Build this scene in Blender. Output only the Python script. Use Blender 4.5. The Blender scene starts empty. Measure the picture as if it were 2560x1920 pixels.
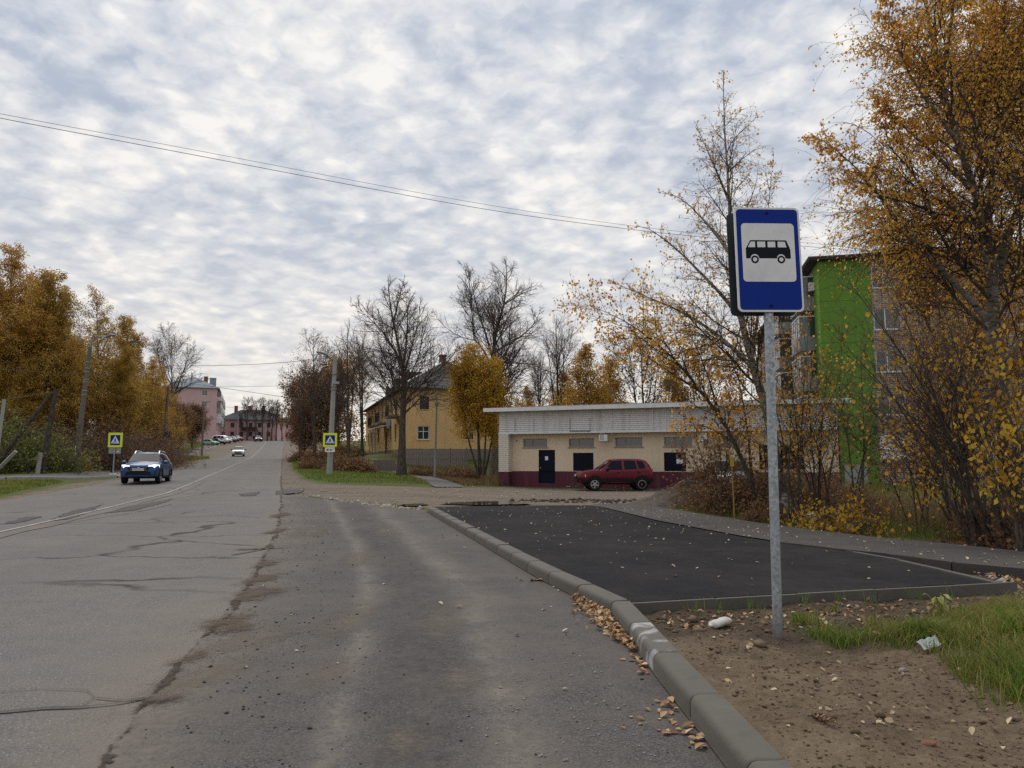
import bpy, math, random
import numpy as np
from mathutils import Vector, Matrix

R = math.radians
rng = np.random.default_rng(7)
random.seed(7)
SC = bpy.context.scene
COL = SC.collection

# ------------------------------------------------------------------ camera
FPX, PITCH, EYE = 1850.0, math.atan(195 / 1850.0), 1.58
cam_d = bpy.data.cameras.new('camera')
cam = bpy.data.objects.new('camera', cam_d)
COL.objects.link(cam)
cam.location = (0, 0, EYE)
cam.rotation_euler = (R(90) + PITCH, 0, 0)
cam_d.sensor_width = 36
cam_d.sensor_fit = 'HORIZONTAL'
cam_d.lens = 36 * FPX / 2560
cam_d.clip_start = 0.05
cam_d.clip_end = 4000
SC.camera = cam

# ------------------------------------------------------------------ node helpers
def nd(nt, typ, **kw):
    n = nt.nodes.new(typ)
    for k, v in kw.items():
        if k.startswith('i_'):
            key = k[2:]
            key = int(key) if key.isdigit() else key.replace('_', ' ')
            sock = n.inputs[key]
            if isinstance(v, bpy.types.NodeSocket):
                nt.links.new(v, sock)
            else:
                sock.default_value = v
        else:
            setattr(n, k, v)
    return n

def lk(nt, a, b):
    nt.links.new(a, b)

def ramp(nt, fac, stops, interp='LINEAR'):
    n = nt.nodes.new('ShaderNodeValToRGB')
    cr = n.color_ramp
    cr.interpolation = interp
    while len(cr.elements) < len(stops):
        cr.elements.new(0.5)
    for e, (p, c) in zip(cr.elements, stops):
        e.position = p
        if not isinstance(c, (tuple, list)):
            c = (c, c, c)
        e.color = (c[0], c[1], c[2], 1)
    if fac is not None:
        lk(nt, fac, n.inputs[0])
    return n.outputs[0]

def mixc(nt, fac, a, b, mode='MIX'):
    n = nt.nodes.new('ShaderNodeMix')
    n.data_type = 'RGBA'
    n.blend_type = mode
    n.clamp_factor = True
    for k, v in ((0, fac), (6, a), (7, b)):
        s = n.inputs[k]
        if isinstance(v, bpy.types.NodeSocket):
            lk(nt, v, s)
        elif isinstance(v, (int, float)):
            s.default_value = v if k == 0 else (v, v, v, 1)
        else:
            s.default_value = (v[0], v[1], v[2], 1)
    return n.outputs[2]

def mth(nt, op, a, b=0.0, c=None, clamp=False):
    n = nt.nodes.new('ShaderNodeMath')
    n.operation = op
    n.use_clamp = clamp
    for i, v in enumerate((a, b) if c is None else (a, b, c)):
        if isinstance(v, bpy.types.NodeSocket):
            lk(nt, v, n.inputs[i])
        else:
            n.inputs[i].default_value = v
    return n.outputs[0]

def noise(nt, vec, scale, detail=4, rough=0.55, dist=0.0, out='Fac'):
    n = nd(nt, 'ShaderNodeTexNoise')
    if vec is not None:
        lk(nt, vec, n.inputs['Vector'])
    n.inputs['Scale'].default_value = scale
    n.inputs['Detail'].default_value = detail
    n.inputs['Roughness'].default_value = rough
    n.inputs['Distortion'].default_value = dist
    return n.outputs[out]

# ------------------------------------------------------------------ world: altocumulus sky
SUN_EL, SUN_AZ = R(52), R(338)      # azimuth measured clockwise from +Y
W = bpy.data.worlds.new('World')
SC.world = W
W.use_nodes = True
nt = W.node_tree
nt.nodes.clear()
sky = nd(nt, 'ShaderNodeTexSky', sky_type='NISHITA', sun_disc=False)
sky.sun_elevation = SUN_EL
sky.sun_rotation = SUN_AZ
sky.air_density = 1.0
sky.dust_density = 1.5
tc = nd(nt, 'ShaderNodeTexCoord')
sep = nd(nt, 'ShaderNodeSeparateXYZ', i_0=tc.outputs['Generated'])
zc = mth(nt, 'ADD', mth(nt, 'MAXIMUM', sep.outputs[2], 0.0), 0.17)
comb = nd(nt, 'ShaderNodeCombineXYZ', i_0=mth(nt, 'DIVIDE', sep.outputs[0], zc),
          i_1=mth(nt, 'DIVIDE', sep.outputs[1], zc), i_2=0.0)
mapp = nd(nt, 'ShaderNodeMapping', i_Vector=comb.outputs[0])
mapp.inputs['Rotation'].default_value = (0, 0, R(28))
mapp.inputs['Scale'].default_value = (1.0, 1.0, 1.0)
mapp.inputs['Location'].default_value = (3.7, 1.9, 0.0)
pv = mapp.outputs[0]
wn = nd(nt, 'ShaderNodeTexNoise', i_Vector=pv, i_Scale=9.0, i_Detail=4.0, i_Roughness=0.6)
wv = nd(nt, 'ShaderNodeVectorMath', operation='MULTIPLY_ADD', i_0=wn.outputs['Color'],
        i_1=(0.075, 0.075, 0.0), i_2=pv).outputs[0]
nA = noise(nt, wv, 8.6, 6, 0.54)
vo = nd(nt, 'ShaderNodeTexVoronoi', i_Vector=wv, i_Scale=15.0)
vo.feature = 'SMOOTH_F1'
vo.inputs['Smoothness'].default_value = 0.7
nB = mth(nt, 'SUBTRACT', 1.0, vo.outputs['Distance'])
nC = noise(nt, pv, 1.9, 4, 0.55)
nD = noise(nt, wv, 26.0, 6, 0.62)
dens = mth(nt, 'MULTIPLY', nA, 0.43)
dens = mth(nt, 'MULTIPLY_ADD', nB, 0.20, dens)
dens = mth(nt, 'MULTIPLY_ADD', nC, 0.50, dens)
dens = mth(nt, 'MULTIPLY_ADD', nD, 0.20, dens)
cloud = ramp(nt, dens, [(0.48, (0.245, 0.30, 0.395)), (0.57, (0.305, 0.35, 0.432)), (0.645, (0.40, 0.432, 0.49)),
                        (0.715, (0.50, 0.513, 0.54)), (0.80, (0.635, 0.627, 0.612))])
skyc = mixc(nt, 1.0, sky.outputs[0], (0.055, 0.06, 0.07), 'MULTIPLY')
gap = ramp(nt, dens, [(0.46, 0.8), (0.52, 0.0)])
cl2 = mixc(nt, gap, cloud, skyc)
hz = mth(nt, 'POWER', 2.718, mth(nt, 'MULTIPLY', mth(nt, 'MAXIMUM', sep.outputs[2], 0.0), -5.5))
cl3 = mixc(nt, mth(nt, 'MULTIPLY', hz, 0.92), cl2, (0.67, 0.615, 0.535))
below = mth(nt, 'LESS_THAN', sep.outputs[2], -0.002)
cl4 = mixc(nt, below, cl3, (0.16, 0.15, 0.14))
bg = nd(nt, 'ShaderNodeBackground', i_Color=cl4, i_Strength=1.0)
wo = nd(nt, 'ShaderNodeOutputWorld', i_Surface=bg.outputs[0])

# ------------------------------------------------------------------ sun behind thin cloud: wide and soft
sd = bpy.data.lights.new('sun', 'SUN')
sd.energy = 1.5
sd.angle = R(40)
sd.color = (1.0, 0.95, 0.88)
sun = bpy.data.objects.new('sun', sd)
COL.objects.link(sun)
sdir = Vector((math.sin(SUN_AZ) * math.cos(SUN_EL), math.cos(SUN_AZ) * math.cos(SUN_EL), math.sin(SUN_EL)))
sun.rotation_euler = (-sdir).to_track_quat('-Z', 'Y').to_euler()
sun.location = sdir * 200

SC.view_settings.view_transform = 'Standard'
SC.view_settings.look = 'None'
SC.view_settings.gamma = 1
SC.view_settings.exposure = 0.56
SC.view_settings.use_curve_mapping = False
SC.cycles.max_bounces = 5
SC.cycles.diffuse_bounces = 3
SC.cycles.transparent_max_bounces = 24
SC.cycles.sample_clamp_indirect = 4
SC.cycles.use_denoising = False

# ------------------------------------------------------------------ terrain
_yy = np.arange(-60, 1200, 1.0)
_r = np.interp(_yy, [-60, 8, 20, 37, 48, 70, 111, 160, 204, 255, 330, 500, 1200],
               [0, 0, .10, .46, .78, 1.28, 2.4, 4.7, 7.2, 8.9, 9.6, 10.5, 12])
_k = np.exp(-0.5 * (np.arange(-12, 13) / 4.0) ** 2)
_k /= _k.sum()
_r = np.convolve(np.pad(_r, 12, mode='edge'), _k, mode='valid')
ER_Y = [-60, 0, 4, 5.2, 8.1, 15.2, 24, 40, 60, 80, 148, 204, 320, 600]
ER_X = [-1.4, -1.75, -2.1, -2.42, -3.0, -4.8, -7.4, -12.4, -18.6, -24.8, -45.7, -62.5, -96, -170]
EL_Y = [-60, 0, 15, 25.5, 30, 40, 57, 94, 148, 200, 320, 600]
EL_X = [-11.3, -12.2, -14.8, -17.6, -18.7, -21.5, -26.4, -37.8, -54.5, -71.5, -105, -180]

def sstep(t):
    t = np.clip(t, 0, 1)
    return t * t * (3 - 2 * t)

def H(x, y):
    x = np.asarray(x, float)
    y = np.asarray(y, float)
    r = np.interp(y, _yy, _r)
    e = np.interp(y, ER_Y, ER_X)
    x0 = np.maximum(e + 3, np.interp(y, [45, 70, 100], [-40, 0, 6]))
    w = 1 - .82 * sstep((x - x0) / 12)
    h = r * w
    h = h + .2 * sstep((e - 11 - x) / 3.0) * sstep((y - 14) / 16)
    h = h + 1.1 * np.exp(-(((x + 10) / 9) ** 2 + ((y - 75) / 10) ** 2))
    return h

CP, SP = math.cos(PITCH), math.sin(PITCH)

def ray(u, v):
    xc, yc = (u - 1280) / FPX, (960 - v) / FPX
    return np.array([xc, CP - yc * SP, SP + yc * CP])

def P(u, v, Y):
    """point of the place that lies Y metres ahead, seen at photo pixel u, v"""
    d = ray(u, v)
    return d * (Y / d[1]) + np.array([0, 0, EYE])

def G(u, v, off=0.0):
    """ground point under photo pixel u, v"""
    d = ray(u, v)
    t = np.concatenate([np.arange(1, 60, .05), np.arange(60, 420, .25)])
    p = d[None, :] * t[:, None]
    g = H(p[:, 0], p[:, 1]) + off
    below = np.nonzero(p[:, 2] + EYE <= g)[0]
    i = below[0] if len(below) else len(t) - 1
    if i == 0:
        return p[0]
    a = p[i - 1, 2] + EYE - g[i - 1]
    b = g[i] - (p[i, 2] + EYE)
    f = a / (a + b) if a + b != 0 else 0
    q = p[i - 1] * (1 - f) + p[i] * f
    return np.array([q[0], q[1], float(H(q[0], q[1])) + off])

def GL(pts, off=0.0):
    return [G(u, v, off) for u, v in pts]

# ------------------------------------------------------------------ mesh helpers
def np_mesh(name, V, quads=None, tris=None, mat_idx=None, smooth=False, attr=None):
    me = bpy.data.meshes.new(name)
    V = np.asarray(V, np.float32).reshape(-1, 3)
    nq = 0 if quads is None else len(quads)
    ntr = 0 if tris is None else len(tris)
    me.vertices.add(len(V))
    me.vertices.foreach_set('co', V.ravel())
    loops = []
    if nq:
        loops.append(np.asarray(quads, np.int32).ravel())
    if ntr:
        loops.append(np.asarray(tris, np.int32).ravel())
    loops = np.concatenate(loops)
    me.loops.add(len(loops))
    me.loops.foreach_set('vertex_index', loops)
    me.polygons.add(nq + ntr)
    starts = np.concatenate([np.arange(nq) * 4, nq * 4 + np.arange(ntr) * 3]).astype(np.int32)
    me.polygons.foreach_set('loop_start', starts)
    if mat_idx is not None:
        me.polygons.foreach_set('material_index', np.asarray(mat_idx, np.int32))
    if smooth is not False:
        s = np.ones(nq + ntr, bool) if smooth is True else np.asarray(smooth, bool)
        me.polygons.foreach_set('use_smooth', s)
    if attr is not None:
        for k, (dom, arr) in attr.items():
            a = me.attributes.new(k, 'FLOAT', dom)
            a.data.foreach_set('value', np.asarray(arr, np.float32))
    me.update(calc_edges=True)
    return me

def link(name, me, mats=(), parent=None, loc=None):
    o = bpy.data.objects.new(name, me)
    COL.objects.link(o)
    if me is not None:
        for m in (mats if isinstance(mats, (list, tuple)) else [mats]):
            me.materials.append(m)
    if parent is not None:
        o.parent = parent
    if loc is not None:
        o.location = loc
    return o

def tag(o, label=None, cat=None, group=None, kind=None):
    if label:
        o['label'] = label
    if cat:
        o['category'] = cat
    if group:
        o['group'] = group
    if kind:
        o['kind'] = kind
    return o

def empty(name, loc, rz=0, label=None, cat=None, group=None, kind=None):
    o = bpy.data.objects.new(name, None)
    COL.objects.link(o)
    o.location = loc
    o.rotation_euler = (0, 0, rz)
    o.empty_display_size = .3
    return tag(o, label, cat, group, kind)

def kids(o):
    return [c for c in bpy.data.objects if c.parent == o]

def copy_tree(o, label=None, parent=None):
    c = o.copy()
    COL.objects.link(c)
    if parent is not None:
        c.parent = parent
    if label:
        c['label'] = label
    for ch in kids(o):
        copy_tree(ch, None, c)
    return c

class MB:
    def __init__(s):
        s.v, s.f = [], []

    def add(s, vs, fs):
        n = len(s.v)
        s.v += [tuple(map(float, p)) for p in vs]
        s.f += [tuple(i + n for i in f) for f in fs]
        return s

    def box(s, x0, x1, y0, y1, z0, z1, M=None):
        vs = [(x, y, z) for z in (z0, z1) for y in (y0, y1) for x in (x0, x1)]
        if M is not None:
            vs = [M @ Vector(p) for p in vs]
        return s.add(vs, [(0, 2, 3, 1), (4, 5, 7, 6), (0, 1, 5, 4), (2, 6, 7, 3), (0, 4, 6, 2), (1, 3, 7, 5)])

    def quad(s, a, b, c, d):
        return s.add([a, b, c, d], [(0, 1, 2, 3)])

    def prism(s, poly, fn, t0, t1):
        """poly: 2D outline; fn(u, w, t) -> 3D point; extruded between t0 and t1"""
        n = len(poly)
        vs = [fn(a, b, t0) for a, b in poly] + [fn(a, b, t1) for a, b in poly]
        fs = [tuple(range(n))[::-1], tuple(range(n, 2 * n))]
        fs += [(i, (i + 1) % n, n + (i + 1) % n, n + i) for i in range(n)]
        return s.add(vs, fs)

    def tube(s, pts, rad, n=8, cap=True):
        pts = [Vector(p) for p in pts]
        if not isinstance(rad, (list, tuple, np.ndarray)):
            rad = [rad] * len(pts)
        vs, fs = [], []
        pb = None
        for i, p in enumerate(pts):
            t = (pts[min(i + 1, len(pts) - 1)] - pts[max(i - 1, 0)]).normalized()
            if pb is None:
                ref = Vector((0, 0, 1)) if abs(t.z) < .9 else Vector((1, 0, 0))
                b1 = t.cross(ref).normalized()
            else:
                b1 = (pb - t * pb.dot(t)).normalized()
            pb = b1
            b2 = t.cross(b1)
            for k in range(n):
                a = 2 * math.pi * k / n
                vs.append(p + (b1 * math.cos(a) + b2 * math.sin(a)) * rad[i])
        for i in range(len(pts) - 1):
            for k in range(n):
                fs.append((i * n + k, i * n + (k + 1) % n, (i + 1) * n + (k + 1) % n, (i + 1) * n + k))
        if cap:
            fs.append(tuple(range(n))[::-1])
            fs.append(tuple(range((len(pts) - 1) * n, len(pts) * n)))
        return s.add(vs, fs)

    def lathe(s, prof, o, ax, n=16):
        """prof: (r, h) pairs revolved about axis ax through o"""
        o, ax = Vector(o), Vector(ax).normalized()
        ref = Vector((0, 0, 1)) if abs(ax.z) < .9 else Vector((1, 0, 0))
        b1 = ax.cross(ref).normalized()
        b2 = ax.cross(b1)
        vs, fs = [], []
        for r, h in prof:
            for k in range(n):
                a = 2 * math.pi * k / n
                vs.append(o + ax * h + (b1 * math.cos(a) + b2 * math.sin(a)) * r)
        for i in range(len(prof) - 1):
            for k in range(n):
                fs.append((i * n + k, i * n + (k + 1) % n, (i + 1) * n + (k + 1) % n, (i + 1) * n + k))
        fs.append(tuple(range(n))[::-1])
        fs.append(tuple(range((len(prof) - 1) * n, len(prof) * n)))
        return s.add(vs, fs)

    def build(s, name, mat, parent=None, smooth=False, loc=None):
        me = bpy.data.meshes.new(name)
        me.from_pydata(s.v, [], s.f)
        if smooth:
            me.polygons.foreach_set('use_smooth', [True] * len(me.polygons))
            try:
                me.set_sharp_from_angle(angle=R(40))
            except Exception:
                pass
        me.update()
        return link(name, me, mat, parent, loc)

def inpoly(px, py, poly):
    poly = np.asarray(poly)[:, :2]
    ins = np.zeros(len(px), bool)
    j = len(poly) - 1
    for i in range(len(poly)):
        xi, yi = poly[i]
        xj, yj = poly[j]
        c = ((yi > py) != (yj > py)) & (px < (xj - xi) * (py - yi) / (yj - yi + 1e-12) + xi)
        ins ^= c
        j = i
    return ins

def scatter(poly, n, r=rng):
    poly = np.asarray(poly)[:, :2]
    lo, hi = poly.min(0), poly.max(0)
    out = np.zeros((0, 2))
    while len(out) < n:
        q = lo + r.random((n * 2, 2)) * (hi - lo)
        out = np.concatenate([out, q[inpoly(q[:, 0], q[:, 1], poly)]])
    return out[:n]

def resample(pts, step):
    pts = np.asarray(pts, float)
    d = np.concatenate([[0], np.cumsum(np.linalg.norm(np.diff(pts, axis=0), axis=1))])
    n = max(2, int(d[-1] / step) + 1)
    t = np.linspace(0, d[-1], n)
    return np.stack([np.interp(t, d, pts[:, k]) for k in range(pts.shape[1])], 1)

def smooth_line(pts, it=3):
    pts = np.asarray(pts, float)
    for _ in range(it):          # Chaikin
        q = [pts[0]]
        for a, b in zip(pts[:-1], pts[1:]):
            q += [a * .75 + b * .25, a * .25 + b * .75]
        q.append(pts[-1])
        pts = np.array(q)
    return pts

def strip(name, left, right, mat, off, nc=8, ns=120, parent=None, zf=None, kind='structure', skirt=0.0):
    """draped sheet between two polylines; UV: u 0..1 across, v metres along"""
    def rs(p):
        p = np.asarray(p, float)
        d = np.concatenate([[0], np.cumsum(np.linalg.norm(np.diff(p[:, :2], axis=0), axis=1))])
        t = np.linspace(0, 1, ns) ** 1.0 * d[-1]
        return np.stack([np.interp(t, d, p[:, k]) for k in range(2)], 1), d[-1]
    l, L1 = rs(left)
    r_, L2 = rs(right)
    u = np.linspace(0, 1, nc + 1)
    xy = l[:, None, :] * (1 - u)[None, :, None] + r_[:, None, :] * u[None, :, None]
    z = (zf or H)(xy[..., 0], xy[..., 1]) + off
    V = np.concatenate([xy, z[..., None]], 2).reshape(-1, 3)
    i, j = np.meshgrid(np.arange(ns - 1), np.arange(nc), indexing='ij')
    a = (i * (nc + 1) + j).ravel()
    q = np.stack([a, a + 1, a + nc + 2, a + nc + 1], 1)
    e1 = V[q[0, 1]] - V[q[0, 0]]
    e2 = V[q[0, 3]] - V[q[0, 0]]
    if np.cross(e1, e2)[2] < 0:
        q = q[:, ::-1]
    me = np_mesh(name, V, q, smooth=True)
    uv = me.uv_layers.new(name='UVMap')
    vs = np.linspace(0, .5 * (L1 + L2), ns)
    UV = np.stack([np.broadcast_to(u[None, :], (ns, nc + 1)), np.broadcast_to(vs[:, None], (ns, nc + 1))], 2).reshape(-1, 2)
    li = np.zeros(len(me.loops), np.int32)
    me.loops.foreach_get('vertex_index', li)
    uv.data.foreach_set('uv', UV[li].astype(np.float32).ravel())
    o = link(name, me, mat, parent)
    if kind and parent is None:
        o['kind'] = kind
    return o

# ------------------------------------------------------------------ materials
MATS = {}

def new_mat(name):
    m = bpy.data.materials.new(name)
    m.use_nodes = True
    nt = m.node_tree
    nt.nodes.clear()
    out = nd(nt, 'ShaderNodeOutputMaterial')
    b = nd(nt, 'ShaderNodeBsdfPrincipled')
    lk(nt, b.outputs[0], out.inputs[0])
    MATS[name] = m
    return m, nt, b, out

def objvec(nt):
    return nd(nt, 'ShaderNodeTexCoord').outputs['Object']

def bump(nt, b, h, strength=.4, dist=.01):
    n = nd(nt, 'ShaderNodeBump', i_Strength=strength, i_Distance=dist)
    lk(nt, h, n.inputs['Height'])
    lk(nt, n.outputs[0], b.inputs['Normal'])

def plain(name, col, rough=.6, metal=0.0, var=.15, scale=6.0, bmp=0.0, bscale=40.0, dirt=None, spec=None, coat=0.0):
    """a base colour mottled with two scales of noise"""
    m, nt, b, _ = new_mat(name)
    v = objvec(nt)
    n1 = noise(nt, v, scale, 5, .6)
    n2 = noise(nt, v, scale * 9, 3, .5)
    f = mth(nt, 'MULTIPLY_ADD', n2, .4, mth(nt, 'MULTIPLY', n1, .6))
    lo = [c * (1 - var) for c in col]
    hi = [min(1, c * (1 + var)) for c in col]
    c = ramp(nt, f, [(.3, lo), (.7, hi)])
    if dirt:
        d = ramp(nt, noise(nt, v, scale * .5, 6, .65), [(.48, 0), (.68, dirt[1])])
        c = mixc(nt, d, c, dirt[0])
    lk(nt, c, b.inputs['Base Color'])
    b.inputs['Roughness'].default_value = rough
    b.inputs['Metallic'].default_value = metal
    if spec is not None:
        b.inputs['Specular IOR Level'].default_value = spec
    if coat:
        b.inputs['Coat Weight'].default_value = coat
        b.inputs['Coat Roughness'].default_value = .06
    if bmp:
        bump(nt, b, noise(nt, v, bscale, 4, .6), bmp, .01)
    return m

def asphalt(name, base, dust, dust_amt, cracks=0.0, tracks=None, speck=1.0, rough=.9, fine=1.0, spec=.12):
    m, nt, b, _ = new_mat(name)
    v = objvec(nt)
    uv = nd(nt, 'ShaderNodeTexCoord').outputs['UV']
    c = mixc(nt, ramp(nt, noise(nt, v, 60 * fine, 3, .75), [(.36, 0), (.64, 1)]), [x * .48 for x in base], [x * 1.58 for x in base])
    big = noise(nt, v, .45, 5, .6)
    med = noise(nt, v, 2.4, 5, .62)
    d = mth(nt, 'MULTIPLY_ADD', med, .45, mth(nt, 'MULTIPLY', big, .55))
    c = mixc(nt, mth(nt, 'MULTIPLY', ramp(nt, d, [(.40, 0), (.62, 1)]), dust_amt), c, dust)
    # pale stones showing in the binder
    vo = nd(nt, 'ShaderNodeTexVoronoi', i_Vector=v, i_Scale=48.0 * fine)
    sp = ramp(nt, vo.outputs['Distance'], [(.12, 1), (.24, 0)])
    rnd = nd(nt, 'ShaderNodeSeparateColor', i_0=vo.outputs['Color']).outputs[0]
    sp = mth(nt, 'MULTIPLY', sp, ramp(nt, rnd, [(.42, 0), (.60, 1.0 * speck)]))
    c = mixc(nt, sp, c, [min(1, x * 2.6 + .07) for x in base])
    sepu = nd(nt, 'ShaderNodeSeparateXYZ', i_0=uv)
    if tracks:
        w = noise(nt, v, .5, 3, .5)
        uu = mth(nt, 'MULTIPLY_ADD', mth(nt, 'SUBTRACT', w, .5), .10, sepu.outputs[0])
        tn = ramp(nt, mth(nt, 'MULTIPLY_ADD', noise(nt, v, 3.0, 6, .72), .55, mth(nt, 'MULTIPLY', noise(nt, v, .6, 3), .45)), [(.36, .12), (.6, 1)])
        for st, colr, amt in tracks:
            f = mth(nt, 'MULTIPLY', ramp(nt, uu, st), ramp(nt, noise(nt, v, 16, 5, .75), [(.38, .25), (.6, 1)]))
            c = mixc(nt, mth(nt, 'MULTIPLY', mth(nt, 'MULTIPLY', f, tn), amt), c, colr)
    if cracks:
        dv = nd(nt, 'ShaderNodeVectorMath', operation='MULTIPLY_ADD',
                i_0=nd(nt, 'ShaderNodeTexNoise', i_Vector=v, i_Scale=1.2, i_Detail=5.0).outputs['Color'],
                i_1=(1.1, 1.1, 0), i_2=v).outputs[0]
        mp = nd(nt, 'ShaderNodeMapping', i_Vector=dv)
        mp.inputs['Scale'].default_value = (.16, .36, 1)
        ve = nd(nt, 'ShaderNodeTexVoronoi', i_Vector=mp.outputs[0], i_Scale=1.0)
        ve.feature = 'DISTANCE_TO_EDGE'
        cm = mth(nt, 'MULTIPLY', ramp(nt, ve.outputs['Distance'], [(.004, 1), (.016, 0)]),
                 ramp(nt, noise(nt, v, .22, 3), [(.47, 0), (.58, cracks)]))
        c = mixc(nt, cm, c, (.035, .032, .03))
    lk(nt, c, b.inputs['Base Color'])
    b.inputs['Roughness'].default_value = rough
    b.inputs['Specular IOR Level'].default_value = spec
    hgt = mth(nt, 'ADD', noise(nt, v, 70 * fine, 3, .7), mth(nt, 'MULTIPLY', noise(nt, v, 9, 3), .8))
    bump(nt, b, hgt, .55, .008)
    return m

M_ROAD = asphalt('old_asphalt', (.128, .120, .116), (.176, .156, .136), .75, cracks=.9,
                 tracks=[([(.0, 1), (.06, 0), (.93, 0), (1.0, 1)], (.178, .152, .124), 1.0),
                         ([(.18, 0), (.27, 1), (.34, 0), (.6, 0), (.68, 1), (.78, 0)], (.10, .095, .094), .5)])
M_BAY = asphalt('bay_asphalt', (.080, .074, .072), (.128, .110, .093), .8, speck=.6,
                tracks=[([(.0, 1), (.10, .8), (.24, 0)], (.175, .152, .126), .95),
                        ([(.45, 0), (.49, 1), (.60, 1), (.66, 0)], (.050, .046, .046), 1.0),
                        ([(.36, 0), (.405, 1), (.45, 0)], (.205, .182, .155), 1.0),
                        ([(.64, 0), (.70, 1), (.80, 0)], (.195, .172, .146), .95),
                        ([(.93, 0), (1.0, 1)], (.09, .072, .06), .8)])
M_PAD = asphalt('new_asphalt', (.021, .0203, .0225), (.040, .037, .036), .8, speck=.35, fine=1.4, spec=.04)
M_PATH = asphalt('path_asphalt', (.066, .061, .059), (.10, .088, .08), .8, speck=.5)
M_PATCH = asphalt('patch_asphalt', (.075, .07, .069), (.10, .09, .08), .6, speck=.5)

def concrete(name, col, streak=.25, wash=0.0):
    m, nt, b, _ = new_mat(name)
    v = objvec(nt)
    n1 = noise(nt, v, 3.5, 6, .65)
    n2 = noise(nt, v, 120, 2, .6)
    c = mixc(nt, n1, [x * .72 for x in col], [x * 1.2 for x in col])
    c = mixc(nt, mth(nt, 'MULTIPLY', ramp(nt, n2, [(.55, 0), (.75, 1)]), .35), c, [x * 1.5 for x in col])
    st = ramp(nt, noise(nt, v, 1.7, 6, .7, 1.0), [(.52, 0), (.66, streak)])
    c = mixc(nt, st, c, [x * .55 for x in col])
    if wash:
        ws = ramp(nt, noise(nt, v, 2.2, 5, .6, .6), [(.48, 0), (.58, wash)])
        c = mixc(nt, ws, c, (.42, .42, .42))
    lk(nt, c, b.inputs['Base Color'])
    b.inputs['Roughness'].default_value = .85
    b.inputs['Specular IOR Level'].default_value = .3
    bump(nt, b, mth(nt, 'ADD', noise(nt, v, 90, 4, .7), mth(nt, 'MULTIPLY', n1, .6)), .35, .006)
    return m

M_KERB = concrete('kerb_concrete', (.108, .100, .085), .5)
M_KERBW = concrete('kerb_concrete_washed', (.115, .106, .092), wash=.7)
M_CONC = concrete('pale_concrete', (.34, .33, .31), .5)
M_POLEC = concrete('pole_concrete', (.15, .135, .12), .6)

def terrain_mat():
    m, nt, b, _ = new_mat('terrain_soil')
    v = objvec(nt)
    g = nd(nt, 'ShaderNodeAttribute', attribute_name='grass').outputs['Fac']
    n1 = noise(nt, v, .7, 6, .62)
    n2 = noise(nt, v, 7, 5, .65)
    n3 = noise(nt, v, 45, 3, .6)
    mp = nd(nt, 'ShaderNodeMapping', i_Vector=v)
    mp.inputs['Scale'].default_value = (.22, 1.6, 1)
    n4 = noise(nt, mp.outputs[0], 1.1, 6, .65)
    soil = ramp(nt, mth(nt, 'MULTIPLY_ADD', n2, .5, mth(nt, 'MULTIPLY', n4, .5)),
                [(.33, (.06, .044, .032)), (.48, (.132, .103, .078)), (.62, (.188, .150, .116)), (.75, (.22, .185, .15))])
    soil = mixc(nt, mth(nt, 'MULTIPLY', ramp(nt, n3, [(.5, 0), (.75, 1)]), .35), soil, (.30, .27, .23))
    gr = ramp(nt, mth(nt, 'MULTIPLY_ADD', n2, .6, mth(nt, 'MULTIPLY', n1, .4)),
              [(.35, (.05, .055, .018)), (.5, (.075, .09, .022)), (.68, (.115, .105, .035))])
    gf = mth(nt, 'ADD', g, mth(nt, 'MULTIPLY', mth(nt, 'SUBTRACT', mth(nt, 'MULTIPLY_ADD', n2, .6, mth(nt, 'MULTIPLY', n1, .4)), .5), 1.6))
    c = mixc(nt, ramp(nt, gf, [(.42, 0), (.58, 1)]), soil, gr)
    lk(nt, c, b.inputs['Base Color'])
    b.inputs['Roughness'].default_value = .95
    b.inputs['Specular IOR Level'].default_value = .15
    bump(nt, b, mth(nt, 'ADD', mth(nt, 'ADD', n2, n4), mth(nt, 'MULTIPLY', n3, .4)), .9, .04)
    return m

def soil_mat():
    m, nt, b, _ = new_mat('sandy_soil')
    v = objvec(nt)
    n1 = noise(nt, v, 2.0, 6, .65)
    n2 = noise(nt, v, 160, 3, .7)
    n3 = noise(nt, v, 22, 5, .65)
    c = ramp(nt, mth(nt, 'MULTIPLY_ADD', n3, .45, mth(nt, 'MULTIPLY', n1, .55)),
             [(.32, (.058, .041, .026)), (.47, (.132, .096, .062)), (.62, (.192, .144, .096)), (.8, (.24, .185, .128))])
    dk = nd(nt, 'ShaderNodeAttribute', attribute_name='humus').outputs['Fac']
    c = mixc(nt, mth(nt, 'MULTIPLY', dk, .8), c, (.045, .032, .024))
    c = mixc(nt, mth(nt, 'MULTIPLY', ramp(nt, n2, [(.52, 0), (.7, 1)]), .5), c, (.27, .22, .17))
    c = mixc(nt, mth(nt, 'MULTIPLY', ramp(nt, n2, [(.3, 1), (.46, 0)]), .6), c, (.04, .028, .02))
    lk(nt, c, b.inputs['Base Color'])
    b.inputs['Roughness'].default_value = .97
    b.inputs['Specular IOR Level'].default_value = .1
    bump(nt, b, mth(nt, 'MULTIPLY_ADD', n2, .5, n3), 1.0, .012)
    return m

M_TERR = terrain_mat()
M_SOIL = soil_mat()

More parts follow.
